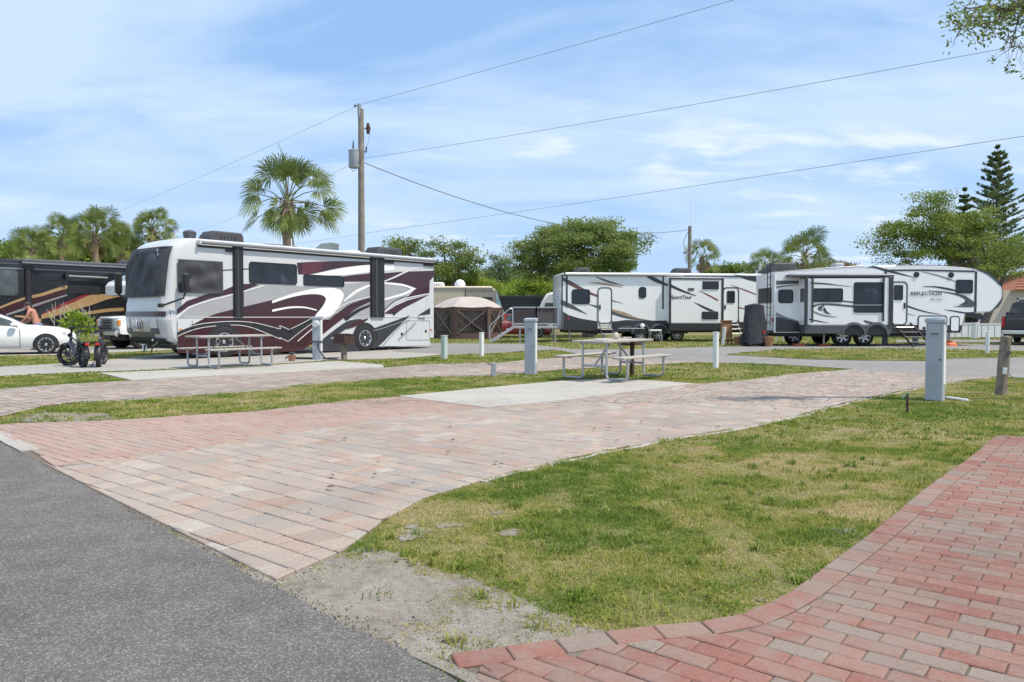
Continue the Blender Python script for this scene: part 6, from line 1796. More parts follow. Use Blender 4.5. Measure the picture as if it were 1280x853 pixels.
def bollard(label, base, h, w, m=WHITEPL, lean=(0, 0), group='white marker posts'):
    o = thing('marker_post', label, 'marker post', base, QRZ, group); o.rotation_euler = (lean[0], lean[1], QRZ)
    b = MB(); b.box(-w / 2, w / 2, -w / 2, w / 2, 0, h, m, .012); b.build('post', o)
    b = MB(); b.box(-w / 2 - .008, w / 2 + .008, -w / 2 - .008, w / 2 + .008, h, h + .02, m, .006); b.build('cap', o)
    return o
PALEG = mat('pale green grey paint', (.47, .56, .52), .5, var=.1)
bollard('pale green square marker post just right of the motorhome tail', gnd(555.5, 449), .68, .15, PALEG)
bollard('white square marker post in front of the brown tent', gnd(602, 445.5), .73, .12)
bollard('white marker post on the grass right of the picnic table', gnd(894.5, 460.5), .86, .11)
bollard('white marker post near the black pickup', gnd(1234, 443), .74, .11)
bollard('leaning white post beside the wooden planter', gnd(903.5, 431.8), .78, .12, lean=(0, .1))

# timber post with its tag and wire
o = thing('timber_post', 'old grey timber post leaning on the lawn with a white tag', 'post', gnd(1250.5, 494), R(-15)); o.rotation_euler = (0, R(4), R(-15))
b = MB(); secs = []
for k, (z, r) in enumerate(((0, .085), (.25, .08), (.55, .082), (.8, .075), (.93, .078), (.95, .06))): secs.append([(r * (1 + .10 * math.sin(3 * i + k)) * math.cos(i * math.pi / 6), r * (1 + .10 * math.cos(2 * i + k * 2)) * math.sin(i * math.pi / 6), z) for i in range(12)])
loft(b, secs, OLDWOOD); b.build('timber', o)
b = MB(); b.box(-.03, .03, -.095, -.08, .34, .44, WHITEPL, .004); b.build('tag', o)
b = MB(); b.lathe([(.035, -.11), (.04, -.09), (.03, -.075)], GREYP, 10, (.02, 0, .68), 'Y'); b.build('knot_bracket', o)
b = MB(); b.tube(smooth_poly([(.07, -.03, .36), (.3, .3, .25), (.8, .9, .20), (1.6, 2.0, .22)], 6), .006, WIRE, 5); b.build('wire', o)

# water spigot, drain pipe, stub
o = thing('water_tap', 'small brown standpipe with a green tap on the lawn', 'water tap', gnd(1134, 517), .3)
b = MB(); b.tube([(0, 0, 0), (0, 0, .24)], .016, RUSTY, 8); b.build('pipe', o)
b = MB(); b.tube([(0, 0, .22), (-.05, 0, .235), (-.085, 0, .20)], .014, mat('verdigris brass', (.12, .2, .15), .5), 8); b.lathe([(.03, .255), (.032, .265)], mat('verdigris brass', (.12, .2, .15)), 10); b.tube([(0, 0, .22), (0, 0, .26)], .008, RUSTY, 6); b.build('tap', o)
o = tag(MB().tube([gnd(1183, 499.5) + Vector((0, 0, .03)), gnd(1210, 502.5) + Vector((0, 0, .02))], .022, WHITEPL, 10).build('drain_pipe', None, 40), 'short white drain pipe lying beside the tall grey pedestal', 'pipe')
o = thing('stub_post', 'short grey stub post with a hook, left of the utility pedestal', 'post', gnd(617, 471), .2)
b = MB(); b.box(-.045, .045, -.045, .045, 0, .29, GREYTR, .008); b.build('post', o); b = MB(); b.tube([(-.04, 0, .25), (-.10, 0, .26), (-.13, 0, .30)], .012, CHAR, 6); b.build('hook', o)

# park grills
def grill(label, base, zt, hbox, w, post_m, post_w, box_m, rz):
    o = thing('park_grill', label, 'grill', base, rz, 'park grills on posts')
    b = MB(); b.box(-post_w / 2, post_w / 2, -post_w / 2, post_w / 2, 0, zt - hbox, post_m, .01); b.build('post', o)
    b = MB(); t = .02; z0 = zt - hbox; d = w * .7
    b.box(-w / 2, w / 2, -d / 2, d / 2, z0, z0 + t, box_m)
    for y in (-d / 2, d / 2 - t): b.box(-w / 2, w / 2, y, y + t, z0 + t, zt, box_m)
    b.box(-w / 2, -w / 2 + t, -d / 2 + t, d / 2 - t, z0 + t, zt, box_m); b.box(w / 2 - t, w / 2, -d / 2 + t, d / 2 - t, z0 + t, zt - .05, box_m); b.build('firebox', o)
    b = MB()
    for k in range(9): b.tube([(-w / 2 + .02, -d / 2 + d * (k + .5) / 9, zt - .02), (w / 2, -d / 2 + d * (k + .5) / 9, zt - .02)], .007, CHAR, 5)
    b.tube([(w / 2, -.05, zt - .02), (w / 2 + .12, -.05, zt), (w / 2 + .12, .05, zt), (w / 2, .05, zt - .02)], .008, ALU, 5); b.build('grate', o)
    return o
grill('low rusty park grill on a brown post behind the right hand picnic table', gnd(790, 470), .80, .15, .46, RUSTY, .075, RUSTY, MH_RZ)
grill('brown park grill on a timber post in front of the motorhome rear wheel', gnd(430, 450.2), .76, .28, .5, OLDWOOD, .13, RUSTY, QRZ)

# hose and bucket by the motorhome
b = MB(); hb = gnd(382, 449.5); b.tube(smooth_poly([(hb.x + x, hb.y + y, z) for x, y, z in ((-.6, 0, .03), (-.4, .12, .15), (0, .1, .22), (.35, .0, .12), (.45, .1, .04), (.1, .25, .03), (-.3, .2, .04), (-.5, .1, .03), (-.2, -.1, .03), (.3, -.15, .03), (.9, .3, .03))], 5), .022, BLACK, 6)
tag(b.build('hose', None, 50), 'black hose lying in loops beside the metered pedestal', 'hose')
b = MB(); p_ = gnd(365, 452); b.lathe([(.08, 0), (.11, .16), (.115, .17), (.10, .165), (.075, .02)], TERRA, 16, p_); b.tube([(p_.x - .11, p_.y, .16), (p_.x - .06, p_.y, .24), (p_.x + .06, p_.y, .24), (p_.x + .11, p_.y, .16)], .005, GALV, 5)
tag(b.build('bucket', None, 50), 'small terracotta coloured bucket standing by the black hose', 'bucket')

# camp clutter in front of the travel trailer
ft = thing('folding_table', 'folding camp table under the travel trailer, behind the picnic table', 'folding table', at(789, 400, 35.6) * Vector((1, 1, 0)) if False else Vector((at(789, 400, 35.6).x, 35.6, 0)), 0)
b = MB(); b.box(-.6, .6, -.3, .3, .68, .71, GREYTR, .01); b.build('table_top', ft)
for sx_ in (-.5, .5):
    b = MB(); b.tube([(sx_, -.25, 0), (sx_ * .8, .25, .68)], .013, CHAR, 6); b.tube([(sx_, .25, 0), (sx_ * .8, -.25, .68)], .013, CHAR, 6); b.build('leg', ft)
def clutter(nm, label, cat, loc, fn, smooth=None):
    b = MB(); fn(b); o = b.build(nm, None, smooth, loc=loc); return tag(o, label, cat)
X36 = lambda px: at(px, 400, 35.2).x
clutter('storage_box', 'pale grey storage box standing under the folding camp table', 'box', (X36(784), 35.2, 0), lambda b: (b.box(-.19, .19, -.14, .14, 0, .26, ALU, .02), b.box(-.20, .20, -.15, .15, .26, .30, WHITEPL, .01)))
clutter('water_bottle', 'clear bottle standing left of the pale storage box', 'bottle', (X36(775), 35.2, 0), lambda b: b.lathe([(.07, 0), (.07, .25), (.03, .32), (.03, .38)], CERAM, 12), 40)
clutter('lantern', 'white round lantern on the right end of the camp table', 'lantern', (at(803, 400, 35.6).x, 35.6, .71), lambda b: b.lathe([(.05, 0), (.05, .03), (.10, .06), (.11, .14), (.07, .2), (.02, .22)], WHITEPL, 14), 40)
clutter('camp_stove', 'small dark camp stove on the folding table', 'stove', (at(783, 400, 35.6).x, 35.6, .71), lambda b: (b.box(-.2, .2, -.12, .12, 0, .08, GREYP, .01), b.lathe([(.07, .08), (.08, .10)], BLACK, 14, (-.09, 0, 0)), b.lathe([(.07, .08), (.08, .10)], BLACK, 14, (.09, 0, 0))))
st_ = thing('camp_stool', 'white topped camp stool by the trailer wheels', 'stool', (at(819, 400, 36.2).x, 36.2, 0), .1)
b = MB(); b.box(-.28, .28, -.16, .16, .56, .63, WHITEPL, .02); b.build('seat', st_)
for a in (-1, 1):
    for c in (-1, 1): b = MB(); b.tube([(a * .30, c * .2, 0), (a * .24, c * .12, .56)], .016, ALU, 6); b.build('leg', st_)
pl = thing('planter', 'tall brown wooden planter at the foot of the trailer door steps', 'planter', (at(908, 400, 34).x, 34, 0), .2)
b = MB(); loft(b, [[(-w, -w, z), (w, -w, z), (w, w, z), (-w, w, z)] for z, w in ((.32, .20), (1.05, .17))], WICKER); b.build('box', pl)
for a in (-1, 1):
    for c in (-1, 1): b = MB(); b.box(a * .17 - .03, a * .17 + .03, c * .17 - .03, c * .17 + .03, 0, .34, WICKER); b.build('leg', pl)
b = MB(); b.box(-.22, .22, -.22, .22, 1.05, 1.09, WICKER, .01); b.build('lid', pl)
def pot(label, px, Y, r, h, m): 
    b = MB(); b.lathe([(r * .7, 0), (r, h * .8), (r * 1.1, h * .82), (r * 1.1, h), (r * .95, h), (r * .9, h * .85)], m, 18)
    return tag(b.build('flower_pot', None, 45, loc=(at(px, 400, Y).x, Y, 0)), label, 'flower pot', 'flower pots by the steps')
pot('terracotta flower pot right of the wooden planter', 922.5, 33.6, .18, .36, TERRA)
pot('brown flower pot under the ladder of the fifth wheel trailer', 961, 31.4, .20, .42, WICKER)
for k, (px, Y, lb) in enumerate(((971, 37.5, 'white plastic garden chair seen under the tail of the fifth wheel trailer'), (986, 38.5, 'white plastic garden chair further back under the fifth wheel trailer'))):
    if k == 0:
        ch = thing('garden_chair', lb, 'chair', (at(px, 400, Y).x, Y, 0), R(20), 'white garden chairs')
        b = MB(); b.box(-.22, .22, -.22, .22, .40, .44, WHITEPL, .015); b.build('seat', ch)
        b = MB()
        for i in range(4): b.box(-.20 + .11 * i, -.13 + .11 * i, .20, .23, .44, .82, WHITEPL, .01)
        b.box(-.22, .22, .20, .23, .80, .88, WHITEPL, .012); b.build('backrest', ch)
        for a in (-1, 1):
            for c in (-1, 1): b = MB(); b.bar((a * .22, c * .22, 0), (a * .19, c * .19, .40), .04, .04, WHITEPL); b.build('leg', ch)
            b = MB(); b.bar((a * .23, -.2, .62), (a * .23, .21, .62), .045, .03, WHITEPL); b.bar((a * .23, -.2, .42), (a * .23, -.2, .62), .035, .035, WHITEPL); b.build('armrest', ch)
    else: dup(ch, (at(px, 400, Y).x, Y, 0), R(-25), lb)

# covered bicycle on the tail of the fifth wheel
cv = thing('covered_bicycle', 'bicycle under a dark weather cover at the tail of the fifth wheel trailer', 'covered bicycle', (at(943, 400, 31.6).x, 31.6, 0), R(5))
b = MB(); rnd = random.Random(8); secs = []; nr = 36
for k in range(15):
    t = k / 14; z = .14 + 1.61 * t; hw = .49 - .10 * t - .03 * math.sin(t * 9); hd = .33 - .08 * t
    ring = []
    for i in range(nr):
        a = 2 * math.pi * i / nr; rp = 1 + (.07 * math.sin(3 * a + 5 * t) + .05 * math.sin(7 * a - 6 * t) + .03 * math.sin(11 * a + 3 * t)) * (1 - .5 * t)
        ring.append((hw * rp * math.copysign(abs(math.cos(a)) ** .6, math.cos(a)), hd * rp * math.copysign(abs(math.sin(a)) ** .7, math.sin(a)), z + .04 * math.sin(4 * a) * (1 - t) - .06 * t * t * abs(math.cos(a))))
    secs.append(ring)
c0 = secs[-1]; secs.append([(x * .8, y * .6, z + .04) for x, y, z in c0]); secs.append([(x * .3, y * .2, z + .05) for x, y, z in c0])
loft(b, secs, COVER); b.build('cover', cv, 60)
b = MB(); b.lathe([(.055, -.05), (.06, -.01), (.03, 0)], REDL, 14, (.30, -.28, .62), 'Y'); b.build('reflector', cv)
for xw in (-.34, .34):
    w_ = wheel(cv, xw, 0, .30, .06, 12, GREYP, .88)
b = MB(); b.box(-.5, .6, -.1, .1, .06, .12, BLACK); b.tube([(.0, 0, .1), (.25, .1, .55), (.8, .2, .58)], .03, BLACK, 6); b.build('carrier', cv)

# ================================================================ POLES AND WIRES
YP = 35.0
pp = at(452, 400, YP); pp.z = 0
po = thing('utility_pole', 'tall wooden utility pole with grey transformer, behind the maroon motorhome', 'utility pole', pp, 0)
zt = at(453, 134, YP).z
b = MB(); b.tube([(0, 0, 0), (.02, 0, zt * .5), (.03, 0, zt - .1)], [.17, .15, .125], POLEW, 14); b.build('pole', po, 40)
b = MB(); b.tube([(-.02, -.05, zt - .5), (-.03, -.05, zt + .12)], [.09, .10], GREYTR, 10); b.tube([(-.03, -.05, zt + .12), (-.03, -.05, zt + .16)], [.10, .05], GREYTR, 10); b.build('pole_top_pin', po, 40)
zx = lambda py: at(452, py, YP).z
b = MB(); b.lathe([(.22, zx(211)), (.24, zx(210)), (.24, zx(190)), (.26, zx(189.5)), (.20, zx(188)), (.03, zx(187))], GREYTR, 20, (-.27, -.16, 0)); tr_o = b.build('transformer', po, 40)
b = MB(); b.tube([(-.3, -.16, zx(188)), (-.3, -.16, zx(177))], [.05, .02], CHAR, 8); b.build('bushing', tr_o)
b = MB(); b.tube([(.1, 0, zx(161)), (.32, -.05, zx(161))], .02, CHAR, 6); b.tube([(.36, -.05, zx(168)), (.37, -.06, zx(161)), (.36, -.05, zx(154.5))], [.06, .11, .05], RUSTY, 10); b.build('insulator', po, 40)
b = MB(); b.tube([(.1, 0, zx(190)), (.26, -.03, zx(190))], .02, CHAR, 6); b.tube([(.26, -.03, zx(191)), (.27, -.03, zx(184))], .035, CHAR, 8); b.build('cutout', po)
b = MB(); b.tube(smooth_poly([(.36, -.05, zx(154)), (.42, -.05, zx(172)), (.28, -.03, zx(184))], 5), .008, WIRE, 5); b.tube(smooth_poly([(.26, -.03, zx(190)), (-.05, -.3, zx(205)), (-.3, -.2, zx(216)), (-.42, -.2, zx(205))], 5), .01, WIRE, 5); b.build('jumper_wire', po)
b = MB(); b.box(-.28, -.20, -.04, .04, zx(134), zx(131), CHAR, .02); b.tube([(-.2, 0, zx(132)), (0, 0, zx(132))], .015, CHAR, 6); b.build('bracket', po)
Y2 = 62.0
p2_ = at(861.5, 400, Y2); p2_.z = 0
po2 = thing('utility_pole', 'short utility pole with whip antenna, behind the travel trailer', 'utility pole', p2_, 0)
zt2 = at(861, 283, Y2).z
b = MB(); b.tube([(0, 0, 0), (0, 0, zt2)], [.18, .14], POLEW, 12); b.build('pole', po2, 40)
b = MB(); b.tube([(.05, 0, zt2 - .2), (.06, 0, at(861, 250, Y2).z)], .018, WHITEPL, 5); b.build('antenna', po2)
b = MB(); b.box(-.5, .1, -.1, .1, at(861, 318, Y2).z, at(861, 314, Y2).z, GREYTR, .02); b.tube(smooth_poly([(-.05, -.1, zt2 - .3), (-.5, -.1, zt2 - 1.2), (-.35, -.1, at(861, 312, Y2).z), (0, -.1, at(861, 312, Y2).z)], 5), .025, WIRE, 5); b.build('service_drop', po2)
def wire(label, A, B, sag, r, n=40):
    A, B = Vector(A), Vector(B); b = MB()
    b.tube([A.lerp(B, k / n) - Vector((0, 0, 4 * sag * (k / n) * (1 - k / n))) for k in range(n + 1)], r, WIRE, 5)
    return tag(b.build('power_line', None, 60), label, 'power line', 'overhead wires')
top = at(451, 132, YP); top.z += .05
c_ = at(900, 0, 22.5); d_ = top + (c_ - top) * 1.9
wire('thin top wire rising from the pole top to the upper right', top, d_, .12, .008)
l_ = at(100, 281, 78); wire('thin top wire descending from the pole top to the left', top, top + (l_ - top) * 1.2, .3, .007)
m1 = at(456, 198, YP); e_ = at(1250, 52, 19.5); wire('second wire rising from the pole to the overhanging branch', m1, m1 + (e_ - m1) * 1.5, .22, .008)
l2 = at(250, 285, 75); wire('second wire descending behind the palm to the left', m1, m1 + (l2 - m1) * 1.3, .3, .007)
m3 = at(454, 292, YP); e3 = at(1279, 165, 15.5); wire('low telephone wire crossing the sky to the right', m3, m3 + (e3 - m3) * 1.5, .10, .006)
l3 = at(300, 308, 70); wire('low telephone wire leaving the pole to the left', m3, l3, .2, .006)
m4 = at(456, 204, YP); e4 = Vector((p2_.x, p2_.y, at(861, 287, Y2).z)); wire('thick service cable sagging from the pole towards the short pole', m4, e4, 1.35, .022, 60)
# ================================================================ PLANTS
def leaf_mat(name, stops, trans=.35, rough=.55):
    m, nt, b = nodes(name); L = nt.links
    g = nt.nodes.new('ShaderNodeNewGeometry'); at_ = nt.nodes.new('ShaderNodeAttribute'); at_.attribute_name = 'clump'
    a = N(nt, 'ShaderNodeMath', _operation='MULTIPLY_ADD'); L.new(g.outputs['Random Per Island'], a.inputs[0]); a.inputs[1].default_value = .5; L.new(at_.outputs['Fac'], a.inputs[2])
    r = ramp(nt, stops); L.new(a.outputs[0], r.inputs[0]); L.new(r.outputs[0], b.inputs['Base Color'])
    b.inputs['Roughness'].default_value = rough; b.inputs['Specular IOR Level'].default_value = .3
    t = nt.nodes.new('ShaderNodeBsdfTranslucent'); L.new(r.outputs[0], t.inputs['Color'])
    x = nt.nodes.new('ShaderNodeMixShader'); x.inputs[0].default_value = trans
    o = [n for n in nt.nodes if n.type == 'OUTPUT_MATERIAL'][0]
    L.new(b.outputs[0], x.inputs[1]); L.new(t.outputs[0], x.inputs[2]); L.new(x.outputs[0], o.inputs['Surface'])
    return m
OAKL = leaf_mat('oak leaves', [(0, (.10, .15, .035)), (.35, (.17, .235, .055)), (.7, (.25, .32, .085)), (1, (.36, .39, .14))], .45)
BRIGHT = leaf_mat('bright shrub leaves', [(0, (.15, .24, .025)), (.5, (.27, .38, .045)), (1, (.44, .50, .09))])
RIGHTL = leaf_mat('light broad leaves', [(0, (.11, .16, .03)), (.4, (.19, .26, .05)), (.75, (.28, .35, .08)), (1, (.40, .41, .13))], .45)
PALML = leaf_mat('palm fronds', [(0, (.085, .125, .03)), (.5, (.17, .225, .05)), (1, (.35, .37, .12))], .35, .45)
PINEL = leaf_mat('pine needles', [(0, (.085, .13, .05)), (.5, (.14, .20, .075)), (1, (.23, .28, .12))], .4)
DEADL = leaf_mat('dead fronds', [(0, (.2, .15, .08)), (1, (.34, .26, .14))], .2)

def leaves(name, cen, size, m, parent, seed=0, aspect=.5, flat=.0, clump=None, droop=0.0):
    """one small folded blade per centre, spread through the crown"""
    g = np.random.default_rng(seed); n = len(cen); cen = np.asarray(cen, np.float32)
    d = g.normal(size=(n, 3)); d[:, 2] = d[:, 2] * (1 - flat) - droop; d /= np.linalg.norm(d, axis=1)[:, None] + 1e-9
    r = g.normal(size=(n, 3)); r[:, 2] *= (1 - flat); w = np.cross(d, r); w /= np.linalg.norm(w, axis=1)[:, None] + 1e-9
    s = (size * (.65 + .7 * g.random(n)))[:, None]
    V = np.empty((n, 4, 3), np.float32)
    V[:, 0] = cen - d * s * .5; V[:, 2] = cen + d * s * .5
    V[:, 1] = cen + w * s * aspect * .5; V[:, 3] = cen - w * s * aspect * .5
    me = bpy.data.meshes.new(name); me.vertices.add(n * 4); me.vertices.foreach_set('co', V.ravel())
    me.loops.add(n * 4); me.loops.foreach_set('vertex_index', np.arange(n * 4, dtype=np.int32))
    me.polygons.add(n); me.polygons.foreach_set('loop_start', (np.arange(n) * 4).astype(np.int32)); me.update(calc_edges=True)
    a = me.attributes.new('clump', 'FLOAT', 'POINT'); cl = np.zeros(n) if clump is None else clump
    a.data.foreach_set('value', np.repeat(cl.astype(np.float32), 4))
    me.materials.append(m); o = bpy.data.objects.new(name, me); C.objects.link(o); o.parent = parent
    return o

def broadleaf(name, label, cat, base, H_, crown, nclump, per, leaf, m, seed, clr=.7, trunk_r=.25, group=None, lean=(0, 0), shell_=.55, bark=None, forks=5, aspect=.55, trunk_to=None, flat_z=.5):
    """crown: list of (cx, cy, cz, rx, ry, rz) lobes relative to the base"""
    o = thing(name, label, cat, base, 0, group); g = np.random.default_rng(seed); rnd = random.Random(seed); bark = bark or BARK
    vol = np.array([c[3] * c[4] * c[5] for c in crown]) ** .67; vol = vol / vol.sum()
    cl = []
    for k in range(nclump):
        c = crown[g.choice(len(crown), p=vol)]; d = g.normal(size=3); d /= np.linalg.norm(d)
        if d[2] < -.35 and g.random() < .6: d[2] = -d[2]
        rr = (shell_ + (1.05 - shell_) * g.random() ** .6) if g.random() < .85 else g.random() * shell_
        cl.append((c[0] + d[0] * c[3] * rr, c[1] + d[1] * c[4] * rr, c[2] + d[2] * c[5] * rr))
    cl = np.array(cl); pts, cv = [], []
    for c in cl:
        nn = int(per * (.5 + g.random())); e = np.clip(g.normal(size=(nn, 3)), -1.7, 1.7) * np.array([clr, clr, clr * flat_z]) * (.45 + .5 * g.random())
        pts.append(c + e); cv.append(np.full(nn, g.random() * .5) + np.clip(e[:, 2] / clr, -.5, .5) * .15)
    pts = np.concatenate(pts); cv = np.concatenate(cv)
    ok = pts[:, 2] > .15
    leaves('crown', pts[ok], leaf, m, o, seed, aspect, .2, cv[ok])
    b = MB(); top = Vector((lean[0], lean[1], H_ * .45)) if trunk_to is None else Vector(trunk_to)
    mid = top * .5 + Vector((rnd.uniform(-.2, .2), rnd.uniform(-.2, .2), 0))
    b.tube(smooth_poly([(0, 0, -.05), mid, top], 5), [trunk_r * (1.25 - .06 * k) for k in range(11)], bark, 10)
    mains = [cl[i] for i in g.choice(len(cl), min(forks, len(cl)), replace=False)]
    ends = []
    for q in mains:
        q = Vector(q); h1 = top.lerp(q, .5) + Vector((0, 0, (q - top).length * .12)); pth = smooth_poly([top - Vector((0, 0, .25)), h1, q], 4)
        b.tube(pth, [max(.02, trunk_r * .55 * (1 - .1 * k)) for k in range(len(pth))], bark, 7, cap=False); ends += [Vector(p) for p in pth[2:]]
    for q in cl[::2]:
        q = Vector(q); e = min(ends, key=lambda p: (p - q).length); mm = e.lerp(q, .5) + Vector((0, 0, .1))
        b.tube([e, mm, q], [trunk_r * .14, trunk_r * .10, trunk_r * .04], bark, 5, cap=False)
    b.build('trunk', o, 60)
    return o

def fan_palm(label, base, h, fronds, seed, scale=1.0, group=None, m=PALML, tr=.2, cat='palm tree', dead=4):
    """fronds: list of (azimuth deg, elevation deg, petiole length)"""
    o = thing('palm_tree', label, cat, base, 0, group); rnd = random.Random(seed); g = np.random.default_rng(seed)
    V, Fs, cv = [], [], []; pet = MB()
    top = Vector((0, 0, h))
    def frond(az, el, pl, V, Fs, cv, rad, shade):
        a, e = R(az), R(el); d = Vector((math.cos(a) * math.cos(e), math.sin(a) * math.cos(e), math.sin(e)))
        p0 = top + Vector((0, 0, rnd.uniform(-.25, .15))); p1 = p0 + d * pl * .55; d2 = (d + Vector((0, 0, -.30))).normalized(); p2_ = p1 + d2 * pl * .45
        pet.tube([p0, p1, p2_], [.035 * scale, .022 * scale, .015 * scale], PALMB if rnd.random() < .2 else PETM, 5)
        fwd = (d2 + Vector((0, 0, -.25))).normalized(); side = fwd.cross(Vector((0, 0, 1)));
        if side.length < .05: side = Vector((1, 0, 0))
        side.normalize(); nrm = side.cross(fwd).normalized(); ro = rnd.choice((-1, 1)) * R(rnd.uniform(25, 85)); side, nrm = side * math.cos(ro) + nrm * math.sin(ro), nrm * math.cos(ro) - side * math.sin(ro)
        ns = 38
        for k in range(ns):
            t = (k + .5) / ns * 2 - 1; an = t * R(128) + rnd.uniform(-.04, .04)
            sd = (fwd * math.cos(an) + side * math.sin(an) + nrm * (.10 + .22 * abs(t))).normalized()
            ln = rad * (1.0 - .32 * abs(t) ** 1.6) * rnd.uniform(.88, 1.08); wv = sd.cross(nrm).normalized() * (.015 * scale + .009 * rad)
            q0 = p2_ + sd * .06; q1 = p2_ + sd * ln * .55; q2 = q1 + (sd + Vector((0, 0, -.30 - .30 * rnd.random()))).normalized() * ln * .32; q3 = q2 + (sd * .8 + Vector((0, 0, -.9))).normalized() * ln * .2
            o_ = len(V); V += [q0, q1 + wv, q1 - wv, q2 + wv * .65, q2 - wv * .65, q3]
            Fs += [(o_, o_ + 1, o_ + 2), (o_ + 1, o_ + 3, o_ + 4, o_ + 2), (o_ + 3, o_ + 5, o_ + 4)]; cv += [shade + rnd.uniform(-.05, .05)] * 6
    for (az, el, pl) in fronds: frond(az, el, pl * scale, V, Fs, cv, rnd.uniform(.78, .95) * scale, rnd.random() * .5)
    def mk(nm, V, Fs, cv, m):
        me = bpy.data.meshes.new(nm); me.from_pydata([tuple(v) for v in V], [], Fs); a_ = me.attributes.new('clump', 'FLOAT', 'POINT'); a_.data.foreach_set('value', cv); me.materials.append(m)
        ob = bpy.data.objects.new(nm, me); C.objects.link(ob); ob.parent = o; return ob
    mk('fronds', V, Fs, cv, m); pet.build('stalks', o)
    if dead:
        V, Fs, cv = [], [], []; keep = pet; pet = MB()
        for k in range(dead): frond(rnd.uniform(0, 360), -58 - rnd.random() * 20, .7 * scale, V, Fs, cv, .6 * scale, rnd.random() * .5)
        mk('dead_fronds', V, Fs, cv, DEADL)
    b = MB(); n = 26; b.tube([(.05 * math.sin(k * .5), .03 * math.cos(k * .7), h * k / n) for k in range(n + 1)], [tr * (1.12 - .18 * k / n) * (1 + .05 * (k % 2)) for k in range(n + 1)], PALMB, 12)
    for k in range(26):        # old leaf bases below the crown
        a = k * 2.4; z = h - .1 - .9 * rnd.random(); b.bar((tr * .7 * math.cos(a), tr * .7 * math.sin(a), z), (tr * 1.5 * math.cos(a), tr * 1.5 * math.sin(a), z + .3), .09, .03, PALMB)
    b.build('trunk', o, 30)
    return o
PETM = mat('palm stalk', (.16, .19, .06), .6, var=.2)
def around(n, seed, lo=-35, hi=80, pl=(.9, 1.3)):
    r = random.Random(seed); return [(k * 137.5 + r.uniform(-15, 15), lo + (hi - lo) * ((k + .5) / n) ** .9, r.uniform(*pl)) for k in range(n)]

# the palm behind the motorhome: a dense head, a few leaves standing away on long stalks
YM = 33.0; pc = at(362, 252, YM)
fr = around(12, 5, 52, 88, (1.2, 1.6)) + around(9, 9, -60, -15, (.7, 1.0)) + [(180, 38, 1.5), (172, -14, 1.55), (188, -4, 1.35), (5, 38, 1.5), (0, 0, 1.9), (8, -14, 1.6), (-15, -8, 1.8), (178, 30, 1.45), (2, 30, 1.45), (-60, -30, 1.2), (-110, -35, 1.2), (-80, 20, 1.2)]
fan_palm('tall cabbage palm rising behind the maroon motorhome roof', (at(361, 400, YM).x, YM, 0), pc.z, fr, 3, 1.0, tr=.235)
# palms beyond the dark motorhome
gp = 'palms beyond the dark motorhome'
YL = 52.0
for k, (px, py, Y, sc, lb) in enumerate(((42, 312, 50, .85, 'low spreading palm at the far left beyond the dark motorhome'), (78, 300, 54, .95, 'palm second from left above the dark motorhome roof'), (120, 296, 50, 1.0, 'large bright palm in the middle of the row above the dark motorhome'), (150, 306, 56, .85, 'small palm nestled right of the large bright palm'), (190, 287, 58, .9, 'palm standing above the cab of the maroon motorhome'))):
    c = at(px, py, Y); fan_palm(lb, (c.x, Y, 0), max(2.5, c.z), around(36, 20 + k, -50, 86, (.9, 1.5)), 30 + k, sc, gp, tr=.24, dead=6)
for k, (px, py, Y, sc, lb) in enumerate(((878, 322, 66, 1.0, 'thin palm behind the travel trailer beside the short pole'), (1006, 321, 60, 1.25, 'round headed palm above the tail of the fifth wheel trailer'), (956, 333, 70, 1.0, 'low palm just left of the fifth wheel air conditioner'))):
    c = at(px, py, Y); fan_palm(lb, (c.x, Y, 0), c.z, around(22 if k else 14, 60 + k, -40, 82), 70 + k, sc, 'palms behind the trailers', tr=.2)

# trees behind the trailers; a crown lobe is given by pixel centre and pixel radii, at its own distance
def lobes(Y, bx, *L):
    out = []
    for (px, py, rx, rz, *dd) in L:
        c = at(px, py, Y); k = Y / F; out.append((c.x - bx, dd[0] if dd else 0.0, c.z, rx * k, max(rx, rz) * k * .8, rz * k))
    return out
def tree_at(name, label, px, Y, L, nc, per, leaf, m, seed, **kw):
    bx = at(px, 400, Y).x; H_ = max(c[2] for c in lobes(Y, bx, *L)); grp = kw.pop('group', 'trees behind the trailers')
    return broadleaf(name, label, 'tree', (bx, Y, 0), H_, lobes(Y, bx, *L), nc, per, leaf, m, seed, group=grp, **kw)
tree_at('oak_tree', 'wide round oak tree behind the left end of the travel trailer', 735, 46, [(735, 318, 70, 38), (690, 322, 45, 34), (780, 318, 34, 34), (715, 298, 40, 24), (760, 296, 34, 18), (655, 325, 22, 22), (735, 340, 60, 20)], 270, 210, .125, OAKL, 101, clr=.46, trunk_r=.32, forks=8)
tree_at('oak_tree', 'dark loose oak tree just right of the motorhome tail', 560, 62, [(530, 320, 34, 24), (570, 326, 36, 26), (505, 318, 18, 24), (590, 340, 18, 22), (548, 345, 45, 18)], 100, 180, .165, OAKL, 102, clr=.58, trunk_r=.3, forks=6)
tree_at('pine_tree', 'thin open pine tree between the two oaks', 622, 66, [(622, 330, 16, 12), (618, 346, 20, 10), (630, 338, 12, 14)], 26, 110, .22, PINEL, 103, clr=.55, trunk_r=.16, forks=6, aspect=.3, trunk_to=(.1, 0, 5.2))
tree_at('bush', 'yellow green bush behind the dark trailer', 668, 60, [(668, 362, 26, 15), (690, 368, 18, 12), (645, 370, 16, 9)], 75, 190, .15, BRIGHT, 104, clr=.6, trunk_r=.1)
tree_at('bush', 'bright green bush above the beige motorhome windscreen', 612, 63, [(612, 366, 28, 14), (580, 356, 24, 12), (635, 376, 20, 8)], 75, 190, .15, BRIGHT, 105, clr=.6, trunk_r=.1)
